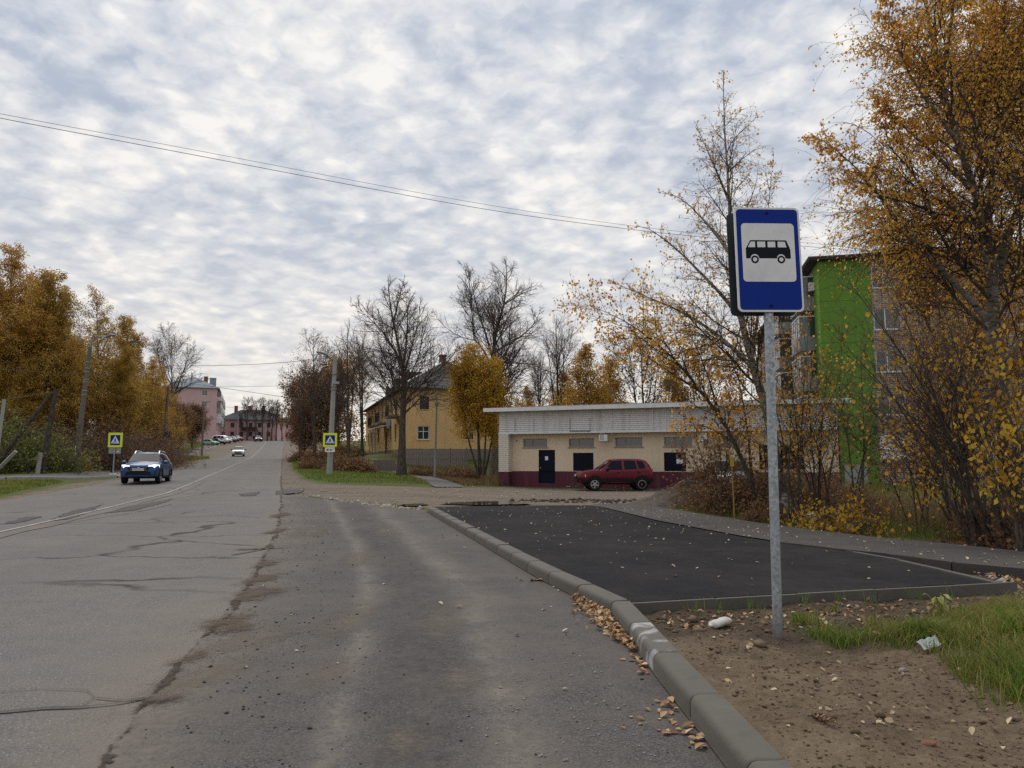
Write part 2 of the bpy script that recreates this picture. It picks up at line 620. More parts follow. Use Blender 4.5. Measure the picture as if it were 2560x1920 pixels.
def leafy(name, stops, trans=.4, rough=.6):
    m, nt, b, out = new_mat(name)
    t = nd(nt, 'ShaderNodeAttribute', attribute_name='tint').outputs['Fac']
    c = ramp(nt, t, stops)
    lk(nt, c, b.inputs['Base Color'])
    b.inputs['Roughness'].default_value = rough
    b.inputs['Specular IOR Level'].default_value = .25
    tr = nd(nt, 'ShaderNodeBsdfTranslucent', i_Color=c)
    mx = nd(nt, 'ShaderNodeMixShader', i_0=trans)
    lk(nt, b.outputs[0], mx.inputs[1])
    lk(nt, tr.outputs[0], mx.inputs[2])
    lk(nt, mx.outputs[0], out.inputs[0])
    return m

M_LGOLD = leafy('leaf_golden', [(0, (.26, .13, .03)), (.35, (.46, .25, .05)), (.7, (.58, .35, .07)), (1, (.66, .47, .13))], .5)
M_LORANGE = leafy('leaf_orange', [(0, (.30, .12, .024)), (.35, (.64, .32, .045)), (.7, (.76, .44, .075)), (1, (.80, .56, .14))], .6)
M_LYEL = leafy('leaf_yellow', [(0, (.30, .15, .02)), (.4, (.55, .32, .03)), (.8, (.64, .40, .045)), (1, (.68, .48, .10))], .45)
M_LOLIVE = leafy('leaf_olive', [(0, (.22, .15, .035)), (.4, (.42, .26, .05)), (.75, (.55, .34, .065)), (1, (.64, .44, .11))], .5)
M_LGREEN = leafy('leaf_green', [(0, (.06, .08, .022)), (.5, (.13, .155, .035)), (1, (.28, .27, .06))])
M_LBROWN = leafy('leaf_brown', [(0, (.08, .045, .026)), (.5, (.20, .105, .05)), (1, (.34, .20, .085))])
M_LITTER = leafy('leaf_litter', [(0, (.14, .06, .025)), (.4, (.32, .17, .075)), (.75, (.46, .30, .15)), (1, (.56, .43, .25))], .1)
M_PALELEAF = leafy('leaf_litter_pale', [(0, (.26, .17, .09)), (.5, (.46, .34, .20)), (1, (.60, .50, .34))], .1)
M_GRASS = leafy('grass_blade', [(0, (.06, .11, .016)), (.45, (.13, .20, .027)), (.75, (.26, .27, .05)), (1, (.42, .34, .13))], .35)
M_GRASSY = leafy('grass_yellowing', [(0, (.07, .11, .016)), (.4, (.155, .185, .03)), (.75, (.28, .25, .07)), (1, (.42, .32, .14))], .35)
M_DRY = leafy('grass_dry', [(0, (.10, .065, .03)), (.5, (.20, .135, .06)), (1, (.33, .24, .12))], .3)

def bark(name, col, dark, birch=False):
    m, nt, b, _ = new_mat(name)
    v = objvec(nt)
    mp = nd(nt, 'ShaderNodeMapping', i_Vector=v)
    mp.inputs['Scale'].default_value = (6, 6, 22) if birch else (14, 14, 3)
    n = noise(nt, mp.outputs[0], 1.0, 6, .65)
    c = ramp(nt, n, [(.36, dark), (.52 if birch else .62, col)])
    if birch:
        z = nd(nt, 'ShaderNodeSeparateXYZ', i_0=v).outputs[2]
        lowd = mth(nt, 'MULTIPLY', ramp(nt, mth(nt, 'MULTIPLY', z, .1), [(.05, .9), (.42, .25)]),
                   ramp(nt, noise(nt, v, 2.2, 5, .6), [(.40, 0), (.52, 1)]))
        c = mixc(nt, lowd, c, dark)
    lk(nt, c, b.inputs['Base Color'])
    b.inputs['Roughness'].default_value = .9
    b.inputs['Specular IOR Level'].default_value = .15
    bump(nt, b, n, .7, .03)
    return m

M_BIRCH = bark('bark_birch', (.42, .39, .34), (.035, .028, .024), True)
M_BARK = bark('bark_grey_brown', (.125, .102, .082), (.04, .031, .026))
M_BIRCHD = bark('bark_old_birch', (.20, .175, .15), (.022, .018, .016), True)
M_BARKG = bark('bark_poplar', (.24, .205, .16), (.075, .06, .048))
M_TWIG = plain('twig_bark', (.085, .060, .048), .9, var=.3)
M_TWIGB = plain('twig_birch', (.045, .030, .026), .9, var=.3)

M_METAL = plain('galvanised_steel', (.40, .44, .47), .42, .75, .3, 14, .1, 30)
def spangle():
    m, nt, b, _ = new_mat('galvanised_spangle')
    v = objvec(nt)
    vo = nd(nt, 'ShaderNodeTexVoronoi', i_Vector=v, i_Scale=42.0)
    g = nd(nt, 'ShaderNodeSeparateColor', i_0=vo.outputs['Color']).outputs[0]
    mp = nd(nt, 'ShaderNodeMapping', i_Vector=v)
    mp.inputs['Scale'].default_value = (3, 3, .7)
    g = mth(nt, 'MULTIPLY_ADD', noise(nt, mp.outputs[0], 6, 5, .65), .7, mth(nt, 'MULTIPLY', g, .45))
    c = ramp(nt, g, [(.3, (.22, .24, .255)), (.55, (.315, .345, .37)), (.85, (.43, .46, .49))])
    z = nd(nt, 'ShaderNodeSeparateXYZ', i_0=v).outputs[2]
    mud = mth(nt, 'MULTIPLY', ramp(nt, z, [(.03, 1), (.28, 0)]), noise(nt, v, 12, 4))
    c = mixc(nt, mud, c, (.12, .085, .06))
    lk(nt, c, b.inputs['Base Color'])
    b.inputs['Metallic'].default_value = .45
    lk(nt, ramp(nt, g, [(.3, .62), (.8, .38)]), b.inputs['Roughness'])
    return m
M_SPANGLE = spangle()
M_STEEL = plain('dull_steel', (.24, .25, .26), .5, .6, .2)
M_WHITEP = plain('white_sign_film', (.74, .74, .755), .45, var=.07, dirt=((.50, .49, .48), .55), scale=5, spec=.3)
M_BLUE = plain('blue_sign_film', (.003, .026, .24), .45, var=.06, spec=.12)
M_YELS = plain('lime_sign_film', (.72, .80, .02), .5, var=.04)
M_BLACK = plain('black_print', (.010, .013, .018), .6, var=.1, spec=.1)
M_DARKBACK = plain('sign_back_metal', (.035, .045, .048), .6, .2, .2, spec=.2)
M_GREYPL = plain('grey_plate', (.30, .31, .32), .6, .2, .1)
M_WIRE = plain('wire_black', (.02, .02, .022), .6, var=.1)
M_WOODP = bark('pole_wood', (.10, .085, .07), (.035, .028, .024))
M_GLASS = plain('car_glass', (.014, .016, .019), .12, var=.1, spec=.07)
M_WGLASS = plain('window_glass', (.03, .04, .05), .08, var=.2, spec=.9)
M_RUBBER = plain('tyre_rubber', (.014, .014, .014), .9, var=.2, spec=.15)
M_ALLOY = plain('alloy', (.42, .43, .44), .35, .8, .1)
M_PLASTIC = plain('black_plastic', (.014, .015, .018), .7, var=.15, spec=.2)
M_LAMP = plain('headlamp_lens', (.62, .64, .66), .12, var=.05, spec=.8)
M_CHROME = plain('chrome', (.6, .6, .62), .18, 1.0, .05)
M_REDL = plain('tail_lamp', (.35, .012, .012), .2, var=.1)
M_PLATE = plain('number_plate', (.62, .63, .62), .4, var=.04)
M_RECESS = plain('car_recess_black', (.012, .012, .012), .9, var=.1)  # black for shut lines, also painted on as the shade of wheel arches

def lit_lamp():
    m, nt, b, _ = new_mat('lit_headlamp')
    b.inputs['Base Color'].default_value = (.7, .72, .75, 1)
    b.inputs['Emission Color'].default_value = (.95, .98, 1, 1)
    b.inputs['Emission Strength'].default_value = 1.3
    b.inputs['Roughness'].default_value = .1
    return m
M_LIT = lit_lamp()

def paint(name, col, rough=.28, dirt=.25):
    m = plain(name, col, rough, .15, .06, 3, coat=.12, dirt=((.10, .085, .07), dirt * .35), spec=.3)
    return m

def stucco(name, col, stain, amt=.5, low=None):
    m, nt, b, _ = new_mat(name)
    v = objvec(nt)
    n1 = noise(nt, v, .6, 6, .6)
    mp = nd(nt, 'ShaderNodeMapping', i_Vector=v)
    mp.inputs['Scale'].default_value = (2.2, 2.2, .35)
    n2 = noise(nt, mp.outputs[0], 1.0, 6, .65)
    c = mixc(nt, n1, [x * .86 for x in col], [x * 1.1 for x in col])
    c = mixc(nt, ramp(nt, n2, [(.52, 0), (.72, amt)]), c, stain)
    c = mixc(nt, mth(nt, 'MULTIPLY', noise(nt, v, 30, 3), .18), c, [x * .7 for x in col])
    lk(nt, c, b.inputs['Base Color'])
    b.inputs['Roughness'].default_value = .9
    b.inputs['Specular IOR Level'].default_value = .2
    bump(nt, b, noise(nt, v, 40, 4), .25, .008)
    return m

M_BEIGE = stucco('beige_render', (.72, .585, .43), (.50, .40, .29), .4)
M_PLINTH = stucco('maroon_paint', (.115, .034, .050), (.19, .12, .11), .6)
M_YELLOW = stucco('yellow_render', (.72, .475, .215), (.46, .30, .155), .5)
M_PINK = stucco('pink_render', (.58, .385, .39), (.42, .30, .30), .4)
M_GREENP = stucco('green_paint', (.135, .26, .040), (.10, .18, .04), .6)
M_SIDING = plain('white_siding', (.66, .645, .645), .5, var=.06, dirt=((.30, .28, .26), .5))
M_TRIM = plain('white_trim', (.74, .73, .72), .5, var=.06, dirt=((.36, .34, .32), .4))
M_NAVY = plain('navy_door_paint', (.004, .006, .016), .6, var=.25, spec=.15)
M_WBRICK = plain('painted_brick', (.68, .62, .52), .85, var=.14, scale=2.0, bmp=.3)
M_FRAMEG = plain('weathered_frame', (.30, .25, .20), .7, var=.2)
M_FRAMEW = plain('white_upvc', (.66, .67, .68), .4, var=.04)
M_FRAMED = plain('dark_frame', (.05, .035, .03), .7, var=.2)
M_PAPER = plain('paper', (.70, .71, .74), .8, var=.04)
M_PRINT = plain('print_grey', (.25, .25, .27), .8, var=.1)
M_ROOFD = plain('dark_roof_felt', (.06, .055, .055), .8, var=.2)
M_FENCE = plain('grey_boards', (.23, .19, .175), .85, var=.35, scale=3)
M_REDB = plain('chimney_brick', (.20, .085, .055), .9, var=.3, scale=5)
M_GREYB = plain('chimney_grey', (.17, .17, .15), .9, var=.25, scale=3)
M_DARKIN = plain('dark_interior', (.008, .008, .010), .9, var=.1, spec=.05)

def slate(name, col, hi, scale=9.0):
    m, nt, b, _ = new_mat(name)
    uv = nd(nt, 'ShaderNodeTexCoord').outputs['UV']
    v = objvec(nt)
    wv = nd(nt, 'ShaderNodeTexWave', i_Vector=uv, i_Scale=scale)
    wv.bands_direction = 'X'
    n = noise(nt, v, 1.2, 6, .65)
    c = mixc(nt, wv.outputs['Fac'], col, hi)
    c = mixc(nt, ramp(nt, n, [(.45, 0), (.7, .6)]), c, [x * .5 for x in col])
    lk(nt, c, b.inputs['Base Color'])
    b.inputs['Roughness'].default_value = .8
    bump(nt, b, wv.outputs['Fac'], .8, .06)
    return m
M_SLATE = slate('slate_roof', (.085, .085, .085), (.17, .165, .16))
M_SLATED = slate('slate_roof_dark', (.05, .05, .055), (.085, .085, .09))
M_TIN = slate('tin_roof', (.24, .28, .32), (.30, .34, .38), 3)

def brickmat():
    m, nt, b, _ = new_mat('silicate_brick')
    v = nd(nt, 'ShaderNodeTexCoord').outputs['UV']
    br = nd(nt, 'ShaderNodeTexBrick', i_Vector=v, i_Scale=1.0)
    br.inputs['Color1'].default_value = (.50, .385, .315, 1)
    br.inputs['Color2'].default_value = (.40, .30, .245, 1)
    br.inputs['Mortar'].default_value = (.10, .08, .07, 1)
    br.inputs['Mortar Size'].default_value = .022
    br.inputs['Brick Width'].default_value = .36
    br.inputs['Row Height'].default_value = .14
    c = mixc(nt, mth(nt, 'MULTIPLY', noise(nt, v, .5, 5), .5), br.outputs[0], (.33, .255, .21))
    lk(nt, c, b.inputs['Base Color'])
    b.inputs['Roughness'].default_value = .9
    bump(nt, b, br.outputs['Fac'], -.5, .02)
    return m
M_BRICK = brickmat()

# ------------------------------------------------------------------ ground, road, lay-by, platform
def lattice(seed, n=64):
    return np.random.default_rng(seed).random((n, n))

def vnoise(x, y, sc, seed):
    g = lattice(seed)
    n = g.shape[0]
    X, Y = np.asarray(x) * sc, np.asarray(y) * sc
    i, j = np.floor(X).astype(int), np.floor(Y).astype(int)
    fx, fy = sstep(X - i), sstep(Y - j)
    a, b = g[i % n, j % n], g[(i + 1) % n, j % n]
    c, d = g[i % n, (j + 1) % n], g[(i + 1) % n, (j + 1) % n]
    return (a * (1 - fx) + b * fx) * (1 - fy) + (c * (1 - fx) + d * fx) * fy

def axis_(lo, hi, step, far, g=1.12):
    a = list(np.arange(lo, hi + 1e-6, step))
    s, x = step, hi
    while x < far:
        s *= g
        x += s
        a.append(x)
    s, x, pre = step, lo, []
    while x > -far:
        s *= g
        x -= s
        pre.append(x)
    return np.array(pre[::-1] + a)

PX_DRIVE = [(690, 1158), (706, 1150), (722, 1168), (745, 1195), (800, 1210), (900, 1214), (1040, 1217), (1090, 1219), (1260, 1218),
            (1500, 1222), (1700, 1224), (1860, 1238), (1640, 1262), (1480, 1264), (1085, 1270), (770, 1242), (700, 1242)]
DRIVE = np.array(GL(PX_DRIVE))
PX_LDIRT = [(0, 1256), (127, 1235), (295, 1205), (422, 1176), (536, 1150), (600, 1120), (585, 1118), (500, 1142), (430, 1163),
            (300, 1195), (170, 1210), (90, 1228), (0, 1248)]
LDIRT = np.array(GL(PX_LDIRT))

def er(y):
    return np.interp(y, ER_Y, ER_X)

def el(y):
    return np.interp(y, EL_Y, EL_X)

gx = axis_(-46, 26, .5, 900)
gy = axis_(0, 82, .5, 900)
X_, Y_ = np.meshgrid(gx, gy)
Zt = H(X_, Y_)
gmask = np.ones_like(X_)
gmask[inpoly(X_.ravel(), Y_.ravel(), DRIVE).reshape(X_.shape)] = 0
gmask[inpoly(X_.ravel(), Y_.ravel(), LDIRT).reshape(X_.shape)] = 0.1
onr = (X_ > el(Y_) - .7) & (X_ < er(Y_) + .8)
gmask[onr] = 0
gmask[(Y_ > 100) & (X_ > el(Y_) - 9) & (X_ < er(Y_) + 8)] = 0.05
Zt = Zt + np.where(onr, -.03, .05 * (vnoise(X_, Y_, .35, 3) - .5) * (gmask > .5) * sstep((np.abs(X_) + Y_ - 20) / 20))
nyy, nxx = X_.shape
ii, jj = np.meshgrid(np.arange(nyy - 1), np.arange(nxx - 1), indexing='ij')
a_ = (ii * nxx + jj).ravel()
me = np_mesh('ground', np.stack([X_, Y_, Zt], 2).reshape(-1, 3), np.stack([a_, a_ + 1, a_ + nxx + 1, a_ + nxx], 1),
             smooth=True, attr={'grass': ('POINT', gmask.ravel())})
ground = link('ground', me, M_TERR)
ground['kind'] = 'structure'

ys = np.concatenate([np.arange(-12, 60, 1.0), np.arange(60, 330, 4.0)])
road = strip('road', np.stack([el(ys) + .12 * np.sin(ys * 1.7), ys], 1), np.stack([er(ys), ys], 1), M_ROAD, .010, nc=12, ns=400)

# kerb line (foot of the kerb face) read off the photo and carried on behind the camera
K_PX = [(1807, 1914), (1762, 1854), (1677, 1745), (1620, 1670), (1593, 1631), (1528, 1545), (1431, 1493), (1356, 1456),
        (1253, 1394), (1156, 1335), (1065, 1280)]
KW = np.array(GL(K_PX))[:, :2]
back = KW[0] - KW[1]
back /= np.linalg.norm(back)
KW = np.concatenate([[KW[0] + back * 3.2, KW[0] + back * 1.6], KW])
BEND = KW[7]                   # the junction with the cross kerb
yb = np.concatenate([[-12], np.arange(-3, 29.6, .5)])
bay_end = G(1063, 1278)
bl = np.stack([er(yb) - .02, yb], 1)
br = np.concatenate([[[KW[0, 0] + .4, -12]], KW, [bay_end[:2]]])
br[:, 0] += .03
bay = strip('bus_bay', bl, br, M_BAY, .018, nc=24, ns=160)

# the seam between road and bay, washed full of wet grit
M_SEAM = plain('wet_grit', (.066, .052, .042), .9, var=.5, scale=4, bmp=.6)

def ragged(name, col, amp, thr, attr=None, soft=.10, op=1.0):
    """thin wash of grit whose ragged edge is cut by noise"""
    m, nt, b, out = new_mat(name)
    v = objvec(nt)
    n = mth(nt, 'MULTIPLY_ADD', noise(nt, v, 5, 6, .7), .6, mth(nt, 'MULTIPLY', noise(nt, v, 26, 4, .7), .4))
    n = mth(nt, 'MULTIPLY', mth(nt, 'SUBTRACT', n, .5), amp)
    if attr:
        f = nd(nt, 'ShaderNodeAttribute', attribute_name=attr).outputs['Fac']
    else:
        uv = nd(nt, 'ShaderNodeSeparateXYZ', i_0=nd(nt, 'ShaderNodeTexCoord').outputs['UV'])
        e = mth(nt, 'ABSOLUTE', mth(nt, 'MULTIPLY_ADD', uv.outputs[0], 2.0, -1.0))
        wv_ = nd(nt, 'ShaderNodeTexNoise', noise_dimensions='1D', i_W=uv.outputs[1], i_Scale=1.1, i_Detail=4.0)
        f = mth(nt, 'SUBTRACT', mth(nt, 'MULTIPLY_ADD', wv_.outputs['Fac'], .8, .50), e)
    a = mth(nt, 'MULTIPLY', ramp(nt, mth(nt, 'ADD', f, n), [(thr, 0), (thr + soft, 1)]), op)
    c = mixc(nt, noise(nt, v, 60, 3, .7), [x * .6 for x in col], [x * 1.5 for x in col])
    lk(nt, c, b.inputs['Base Color'])
    b.inputs['Roughness'].default_value = .95
    b.inputs['Specular IOR Level'].default_value = .15
    bump(nt, b, noise(nt, v, 60, 3, .7), .6, .01)
    tr = nd(nt, 'ShaderNodeBsdfTransparent')
    mx = nd(nt, 'ShaderNodeMixShader', i_0=a)
    lk(nt, tr.outputs[0], mx.inputs[1])
    lk(nt, b.outputs[0], mx.inputs[2])
    lk(nt, mx.outputs[0], out.inputs[0])
    return m
M_SEAMR = ragged('seam_grit', (.058, .046, .037), 1.5, .80, None, .12)
M_SAND = ragged('damp_sand', (.105, .078, .060), 2.4, .44, 'fall', .4, .8)
M_DUSTR = ragged('tan_dust', (.165, .142, .116), 2.2, .40, 'fall', .6, .7)

def blob(name, u, v, rx, ry, rot, mat, off, parent):
    p = G(u, v)
    n, m = 28, 7
    a = np.linspace(0, 2 * np.pi, n, endpoint=False)
    rr = np.linspace(0, 1, m)[1:]
    X_ = np.concatenate([[0], (rr[:, None] * np.cos(a)).ravel()]) * rx
    Y_ = np.concatenate([[0], (rr[:, None] * np.sin(a)).ravel()]) * ry
    x, y = p[0] + X_ * math.cos(rot) - Y_ * math.sin(rot), p[1] + X_ * math.sin(rot) + Y_ * math.cos(rot)
    V = np.stack([x, y, H(x, y) + off], 1)
    k = np.arange(n)
    T = np.stack([np.zeros(n, int), 1 + k, 1 + (k + 1) % n], 1)
    Q = np.concatenate([np.stack([1 + i * n + k, 1 + (i + 1) * n + k, 1 + (i + 1) * n + (k + 1) % n, 1 + i * n + (k + 1) % n], 1) for i in range(m - 2)])
    fall = np.concatenate([[1], np.repeat(1 - rr, n)])
    return link(name, np_mesh(name, V, Q, T, smooth=True, attr={'fall': ('POINT', fall)}), mat, parent)

def ribbon(name, line, wl, wr, mat, off, parent, step=.05):
    ln = resample(line, step)
    t = np.gradient(ln, axis=0)
    t /= np.linalg.norm(t, axis=1)[:, None] + 1e-9
    n = np.stack([t[:, 1], -t[:, 0]], 1)
    s = np.arange(len(ln)) * step
    return strip(name, ln - n * wl(s)[:, None], ln + n * wr(s)[:, None], mat, off, nc=2, ns=len(ln), parent=parent)

ysm = np.arange(1.5, 46, .05)
def jit(s, sc, seed):
    return vnoise(s, s * 0 + seed, sc, seed)
seam_line = np.stack([er(ysm) + .10 * (vnoise(ysm, ysm * 0, .9, 5) - .5) + .05 * (vnoise(ysm, ysm * 0, 4, 6) - .5), ysm], 1)
ribbon('seam_crack', seam_line, lambda s: .20 + 0 * s, lambda s: .24 + 0 * s, M_SEAMR, .024, road)
for k_, (u, v, rx, ry, rot) in enumerate(((560, 1560, .4, .7, -.3), (480, 1650, .22, .4, -.3), (652, 1450, .45, 1.0, -.2), (640, 1490, .55, .95, -.1), (668, 1412, .35, .8, 0), (640, 1375, .9, .22, .2), (590, 1575, .4, .5, 0), (690, 1330, .4, 1.2, 0), (400, 1760, .22, .25, 0), (700, 1290, .5, 1.6, .1))):
    blob('sand_patch', u, v, rx, ry, rot, M_SAND, .027 + .0011 * k_, road)
for k_, (u, v, rx, ry, rot) in enumerate(((860, 1560, .5, 1.6, 0), (820, 1690, .35, .7, .1), (890, 1400, .5, 2.2, .05), (500, 1700, .45, 1.2, -.3), (640, 1600, .5, 1.4, -.3), (1010, 1860, .3, .5, 0), (1100, 1560, .45, 1.6, .1), (1150, 1700, .3, .8, 0), (780, 1330, .8, 3.0, .1), (960, 1330, .7, 2.5, .2))):
    blob('dust_patch', u, v, rx, ry, rot, M_DUSTR, .0195 + .0004 * k_, road if u < 480 else bay)
for pts, w in [([(-60, 1792), (0, 1788), (110, 1778), (200, 1776), (300, 1765), (365, 1752)], .022),
               ([(365, 1752), (300, 1758), (240, 1752)], .010), ([(0, 1735), (90, 1728), (215, 1732), (240, 1750), (205, 1770)], .005),
               ([(100, 1313), (300, 1310), (420, 1296), (560, 1290), (650, 1295)], .02), ([(130, 1308), (480, 1309)], .018),
               ([(150, 1312), (350, 1280), (430, 1262)], .02), ([(420, 1250), (560, 1228), (690, 1222)], .018),
               ([(580, 1390), (650, 1378), (668, 1368)], .035)]:
    l_ = np.array(GL(pts))[:, :2]
    ribbon('crack', l_, lambda s, w=w: w * (.25 + jit(s, 4, 31)), lambda s, w=w: w * (.25 + jit(s, 4.5, 32)), M_SEAM, .023, road, .06)

M_LINE = ragged('worn_white_line', (.36, .345, .32), 2.2, .12, None, .4, .9)
cy = np.arange(9, 215, .5)
cxm = (er(cy) + el(cy)) / 2 + np.interp(cy, [0, 16, 30, 60], [-1.2, -.9, .1, 0])
ribbon('centre_line', np.stack([cxm, cy], 1), lambda s: .075 + 0 * s, lambda s: .075 + 0 * s, M_LINE, .022, road, .4)
M_DUST = plain('road_dust', (.13, .107, .086), .95, var=.3, scale=1.5)
cy2 = np.arange(9, 40, .5)
ribbon('dust_streak', np.stack([np.interp(cy2, cy, cxm) + .42, cy2], 1), lambda s: .10 + .12 * jit(s, .7, 43), lambda s: .06 + .14 * jit(s, .8, 44), M_DUST, .020, road, .2)
for px in [[(120, 1305), (175, 1280), (250, 1264), (232, 1278), (170, 1300)], [(258, 1285), (320, 1268), (430, 1248), (420, 1256), (330, 1278)],
           [(0, 1312), (60, 1295), (115, 1292), (40, 1310)], [(690, 1228), (760, 1222), (755, 1232), (690, 1238)], [(600, 1236), (650, 1230), (640, 1240), (602, 1242)]]:
    w_ = np.array(GL(px))[:, :2]
    n = len(w_)
    mbp = MB()
    c0 = w_.mean(0)
    dense = resample(np.concatenate([w_, w_[:1]]), .15)
    dense += (rng.random(dense.shape) - .5) * .14
    vs = [(p[0], p[1], float(H(*p)) + .0205) for p in dense]
    mbp.add(vs, [tuple(range(len(vs)))])
    mbp.build('asphalt_patch', M_PATCH, road)

# ---- platform, its kerbs, the footpath
PAD_BL, PAD_TL = BEND + [.17, .02], KW[-1] + [.16, .1]
PAD_BR, PAD_TR = G(2468, 1456, .15)[:2], G(1480, 1263, .15)[:2]
pad_right = [PAD_BR, G(2198, 1392, .15)[:2], G(1960, 1354, .15)[:2], G(1700, 1302, .15)[:2], PAD_TR]
KL = KW[7:]
pad_left = np.concatenate([[PAD_BL], KL[1:] + [.165, .03]])
pad = strip('bus_platform', pad_left, pad_right, M_PAD, .150, nc=16, ns=60)

pf = [PAD_TR + [.0, .3], G(1640, 1301, .16)[:2], G(1857, 1341, .16)[:2], G(1948, 1354, .165)[:2], G(2109, 1373, .165)[:2], G(2258, 1388, .165)[:2],
      G(2407, 1408, .165)[:2], G(2560, 1421, .165)[:2]]
pf.append(np.asarray(pf[-1]) + [2.6, -2.6])
pf.append(np.asarray(pf[-1]) + [3, -3])
pb = [PAD_TR + [.9, .9], G(1640, 1268, .16)[:2], G(1803, 1293, .16)[:2], G(1900, 1308, .165)[:2], G(2049, 1327, .165)[:2], G(2198, 1344, .165)[:2],
      G(2347, 1357, .165)[:2], G(2560, 1379, .165)[:2]]
pb.append(np.asarray(pb[-1]) + [3.2, -2.6])
pb.append(np.asarray(pb[-1]) + [3, -3])
path = strip('footpath', pf, pb, M_PATH, .170, nc=6, ns=80)

kerb = MB()
kl = resample(KW, .5)
for a, b in zip(kl[:-1], kl[1:]):
    d = (b - a) / np.linalg.norm(b - a)
    n = np.array([d[1], -d[0]])
    q = [a - n * .012, b - n * .012, b + n * .14, a + n * .14]
    kerb.quad(*[(p[0], p[1], float(H(*p)) + .032) for p in q][::-1])
kerb = kerb.build('kerb', M_SEAM)
kerb['kind'] = 'structure'

PROF = [(0, -.12), (0, .118), (-.008, .145), (-.024, .163), (-.048, .171), (-.185, .174), (-.185, -.12)]
def kerb_stone_mesh(name, L, prof):
    mb = MB()
    n = len(prof)
    cy_, cz_ = -.095, 0.03
    rings = [(-L / 2, .955), (-L / 2 + .009, .992), (-L / 2 + .025, 1.0), (L / 2 - .025, 1.0), (L / 2 - .009, .992), (L / 2, .955)]
    vs = []
    for x, k in rings:
        vs += [(x, cy_ + (p[0] - cy_) * k, cz_ + (p[1] - cz_) * k) for p in prof]
    fs = []
    for i in range(len(rings) - 1):
        fs += [(i * n + j, (i + 1) * n + j, (i + 1) * n + (j + 1) % n, i * n + (j + 1) % n) for j in range(n)]
    fs += [tuple(range(n)), tuple(range((len(rings) - 1) * n, len(rings) * n))[::-1]]
    me = bpy.data.meshes.new(name)
    me.from_pydata(vs, [], fs)
    me.polygons.foreach_set('use_smooth', [True] * len(fs))
    me.set_sharp_from_angle(angle=R(32))
    return me

STONE = kerb_stone_mesh('kerb_stone', .990, PROF)
STONE.materials.append(M_KERB)
STONEW = kerb_stone_mesh('kerb_stone_washed', .986, PROF)
STONEW.materials.append(M_KERBW)

def lay(line, L, mesh, parent, name='kerb_stone', dz=0.0, special=()):
    pts = np.asarray(line, float)
    d = np.concatenate([[0], np.cumsum(np.linalg.norm(np.diff(pts, axis=0), axis=1))])
    at = lambda s: np.array([np.interp(s, d, pts[:, 0]), np.interp(s, d, pts[:, 1])])
    k, s = 0, 0.0
    out = []
    while s + L <= d[-1] + .3 * L:
        a, b = at(s), at(min(s + L, d[-1]))
        if s + L > d[-1]:
            b = a + (b - a) / (np.linalg.norm(b - a) + 1e-9) * L
        c = (a + b) / 2
        o = bpy.data.objects.new(name, special[k] if k < len(special) and special[k] else mesh)
        COL.objects.link(o)
        o.parent = parent
        o.location = (c[0], c[1], float(H(*c)) + dz + (random.random() - .5) * .007)
        o.rotation_euler = ((random.random() - .5) * .018, (random.random() - .5) * .006, math.atan2(b[1] - a[1], b[0] - a[0]) + (random.random() - .5) * .007)
        out.append(o)
        s += L
        k += 1
    return out

near = KW[:8][::-1]                   # from the junction towards the camera
for o in lay(near, 1.0, STONE, kerb, special=(None, STONEW)):
    o.rotation_euler.z += math.pi
lay(KW[7:], 1.0, STONE, kerb)
CROSS = [PAD_BL + [-.02, 0], np.asarray(PAD_BR) + [.12, .02]]
TPROF = [(.0, -.15), (.0, .125), (-.012, .143), (-.03, .149), (-.085, .150), (-.085, -.15)]
STONE2 = kerb_stone_mesh('edging_stone', .993, TPROF)
STONE2.materials.append(M_KERB)
lay(CROSS, 1.0, STONE2, kerb, 'edging_stone', dz=.004)
EPROF = [(.0, -.1), (.0, .150), (-.07, .152), (-.07, -.1)]
STONE3 = kerb_stone_mesh('edging_stone_thin', .993, EPROF)
STONE3.materials.append(M_KERB)
lay(np.asarray(pad_right)[:-1] + [.07, .0], 1.0, STONE3, kerb, 'edging_stone', dz=.004)
FPROF = [(.0, -.1), (.0, .165), (-.006, .171), (-.07, .172), (-.07, -.1)]
STONE4 = kerb_stone_mesh('path_edging_stone', .993, FPROF)
STONE4.materials.append(plain('dark_concrete', (.06, .052, .048), .9, var=.3, bmp=.4))
lay([p for p in pf[3:]], 1.0, STONE4, kerb, 'edging_stone', dz=.002)

# ---- bare sandy soil beside the kerb
sx = np.concatenate([np.arange(1.12, 4.5, .03), np.arange(4.5, 15, .08)])
sy = np.concatenate([np.arange(.6, 8.2, .03), np.arange(8.2, 15, .10)])
SX, SY = np.meshgrid(sx, sy)
kx = np.interp(SY, KW[:8, 1], KW[:8, 0])

def soil_z(x, y):
    kx = np.interp(y, KW[:8, 1], KW[:8, 0])
    d = x - kx
    s = .045 + .098 * (1 - sstep((d - .25) / 1.5)) * (1 - .85 * sstep((y - 6.0) / 1.0))
    s = s + .10 * sstep((d - 1.6) / 1.6) * (1 - sstep((y - 6.0) / 1.2)) + .10 * np.exp(-(((x - 4.6) / 1.2) ** 2 + ((y - 5.6) / .9) ** 2))
    lump = (vnoise(x, y, 2.2, 51) - .5) * .06 + (vnoise(x, y, 6, 52) - .5) * .036 + (vnoise(x, y, 15, 53) - .5) ** 3 * .20 + (vnoise(x, y, 27, 54) - .5) * .016
    s = s + lump * np.clip((d - .12) / .3, .15, 1)
    far = sstep((y - 8.4) / .5)
    return np.maximum(s * (1 - far) + .028 * far + (vnoise(x, y, 9, 55) - .5) * .02 * far, .012)

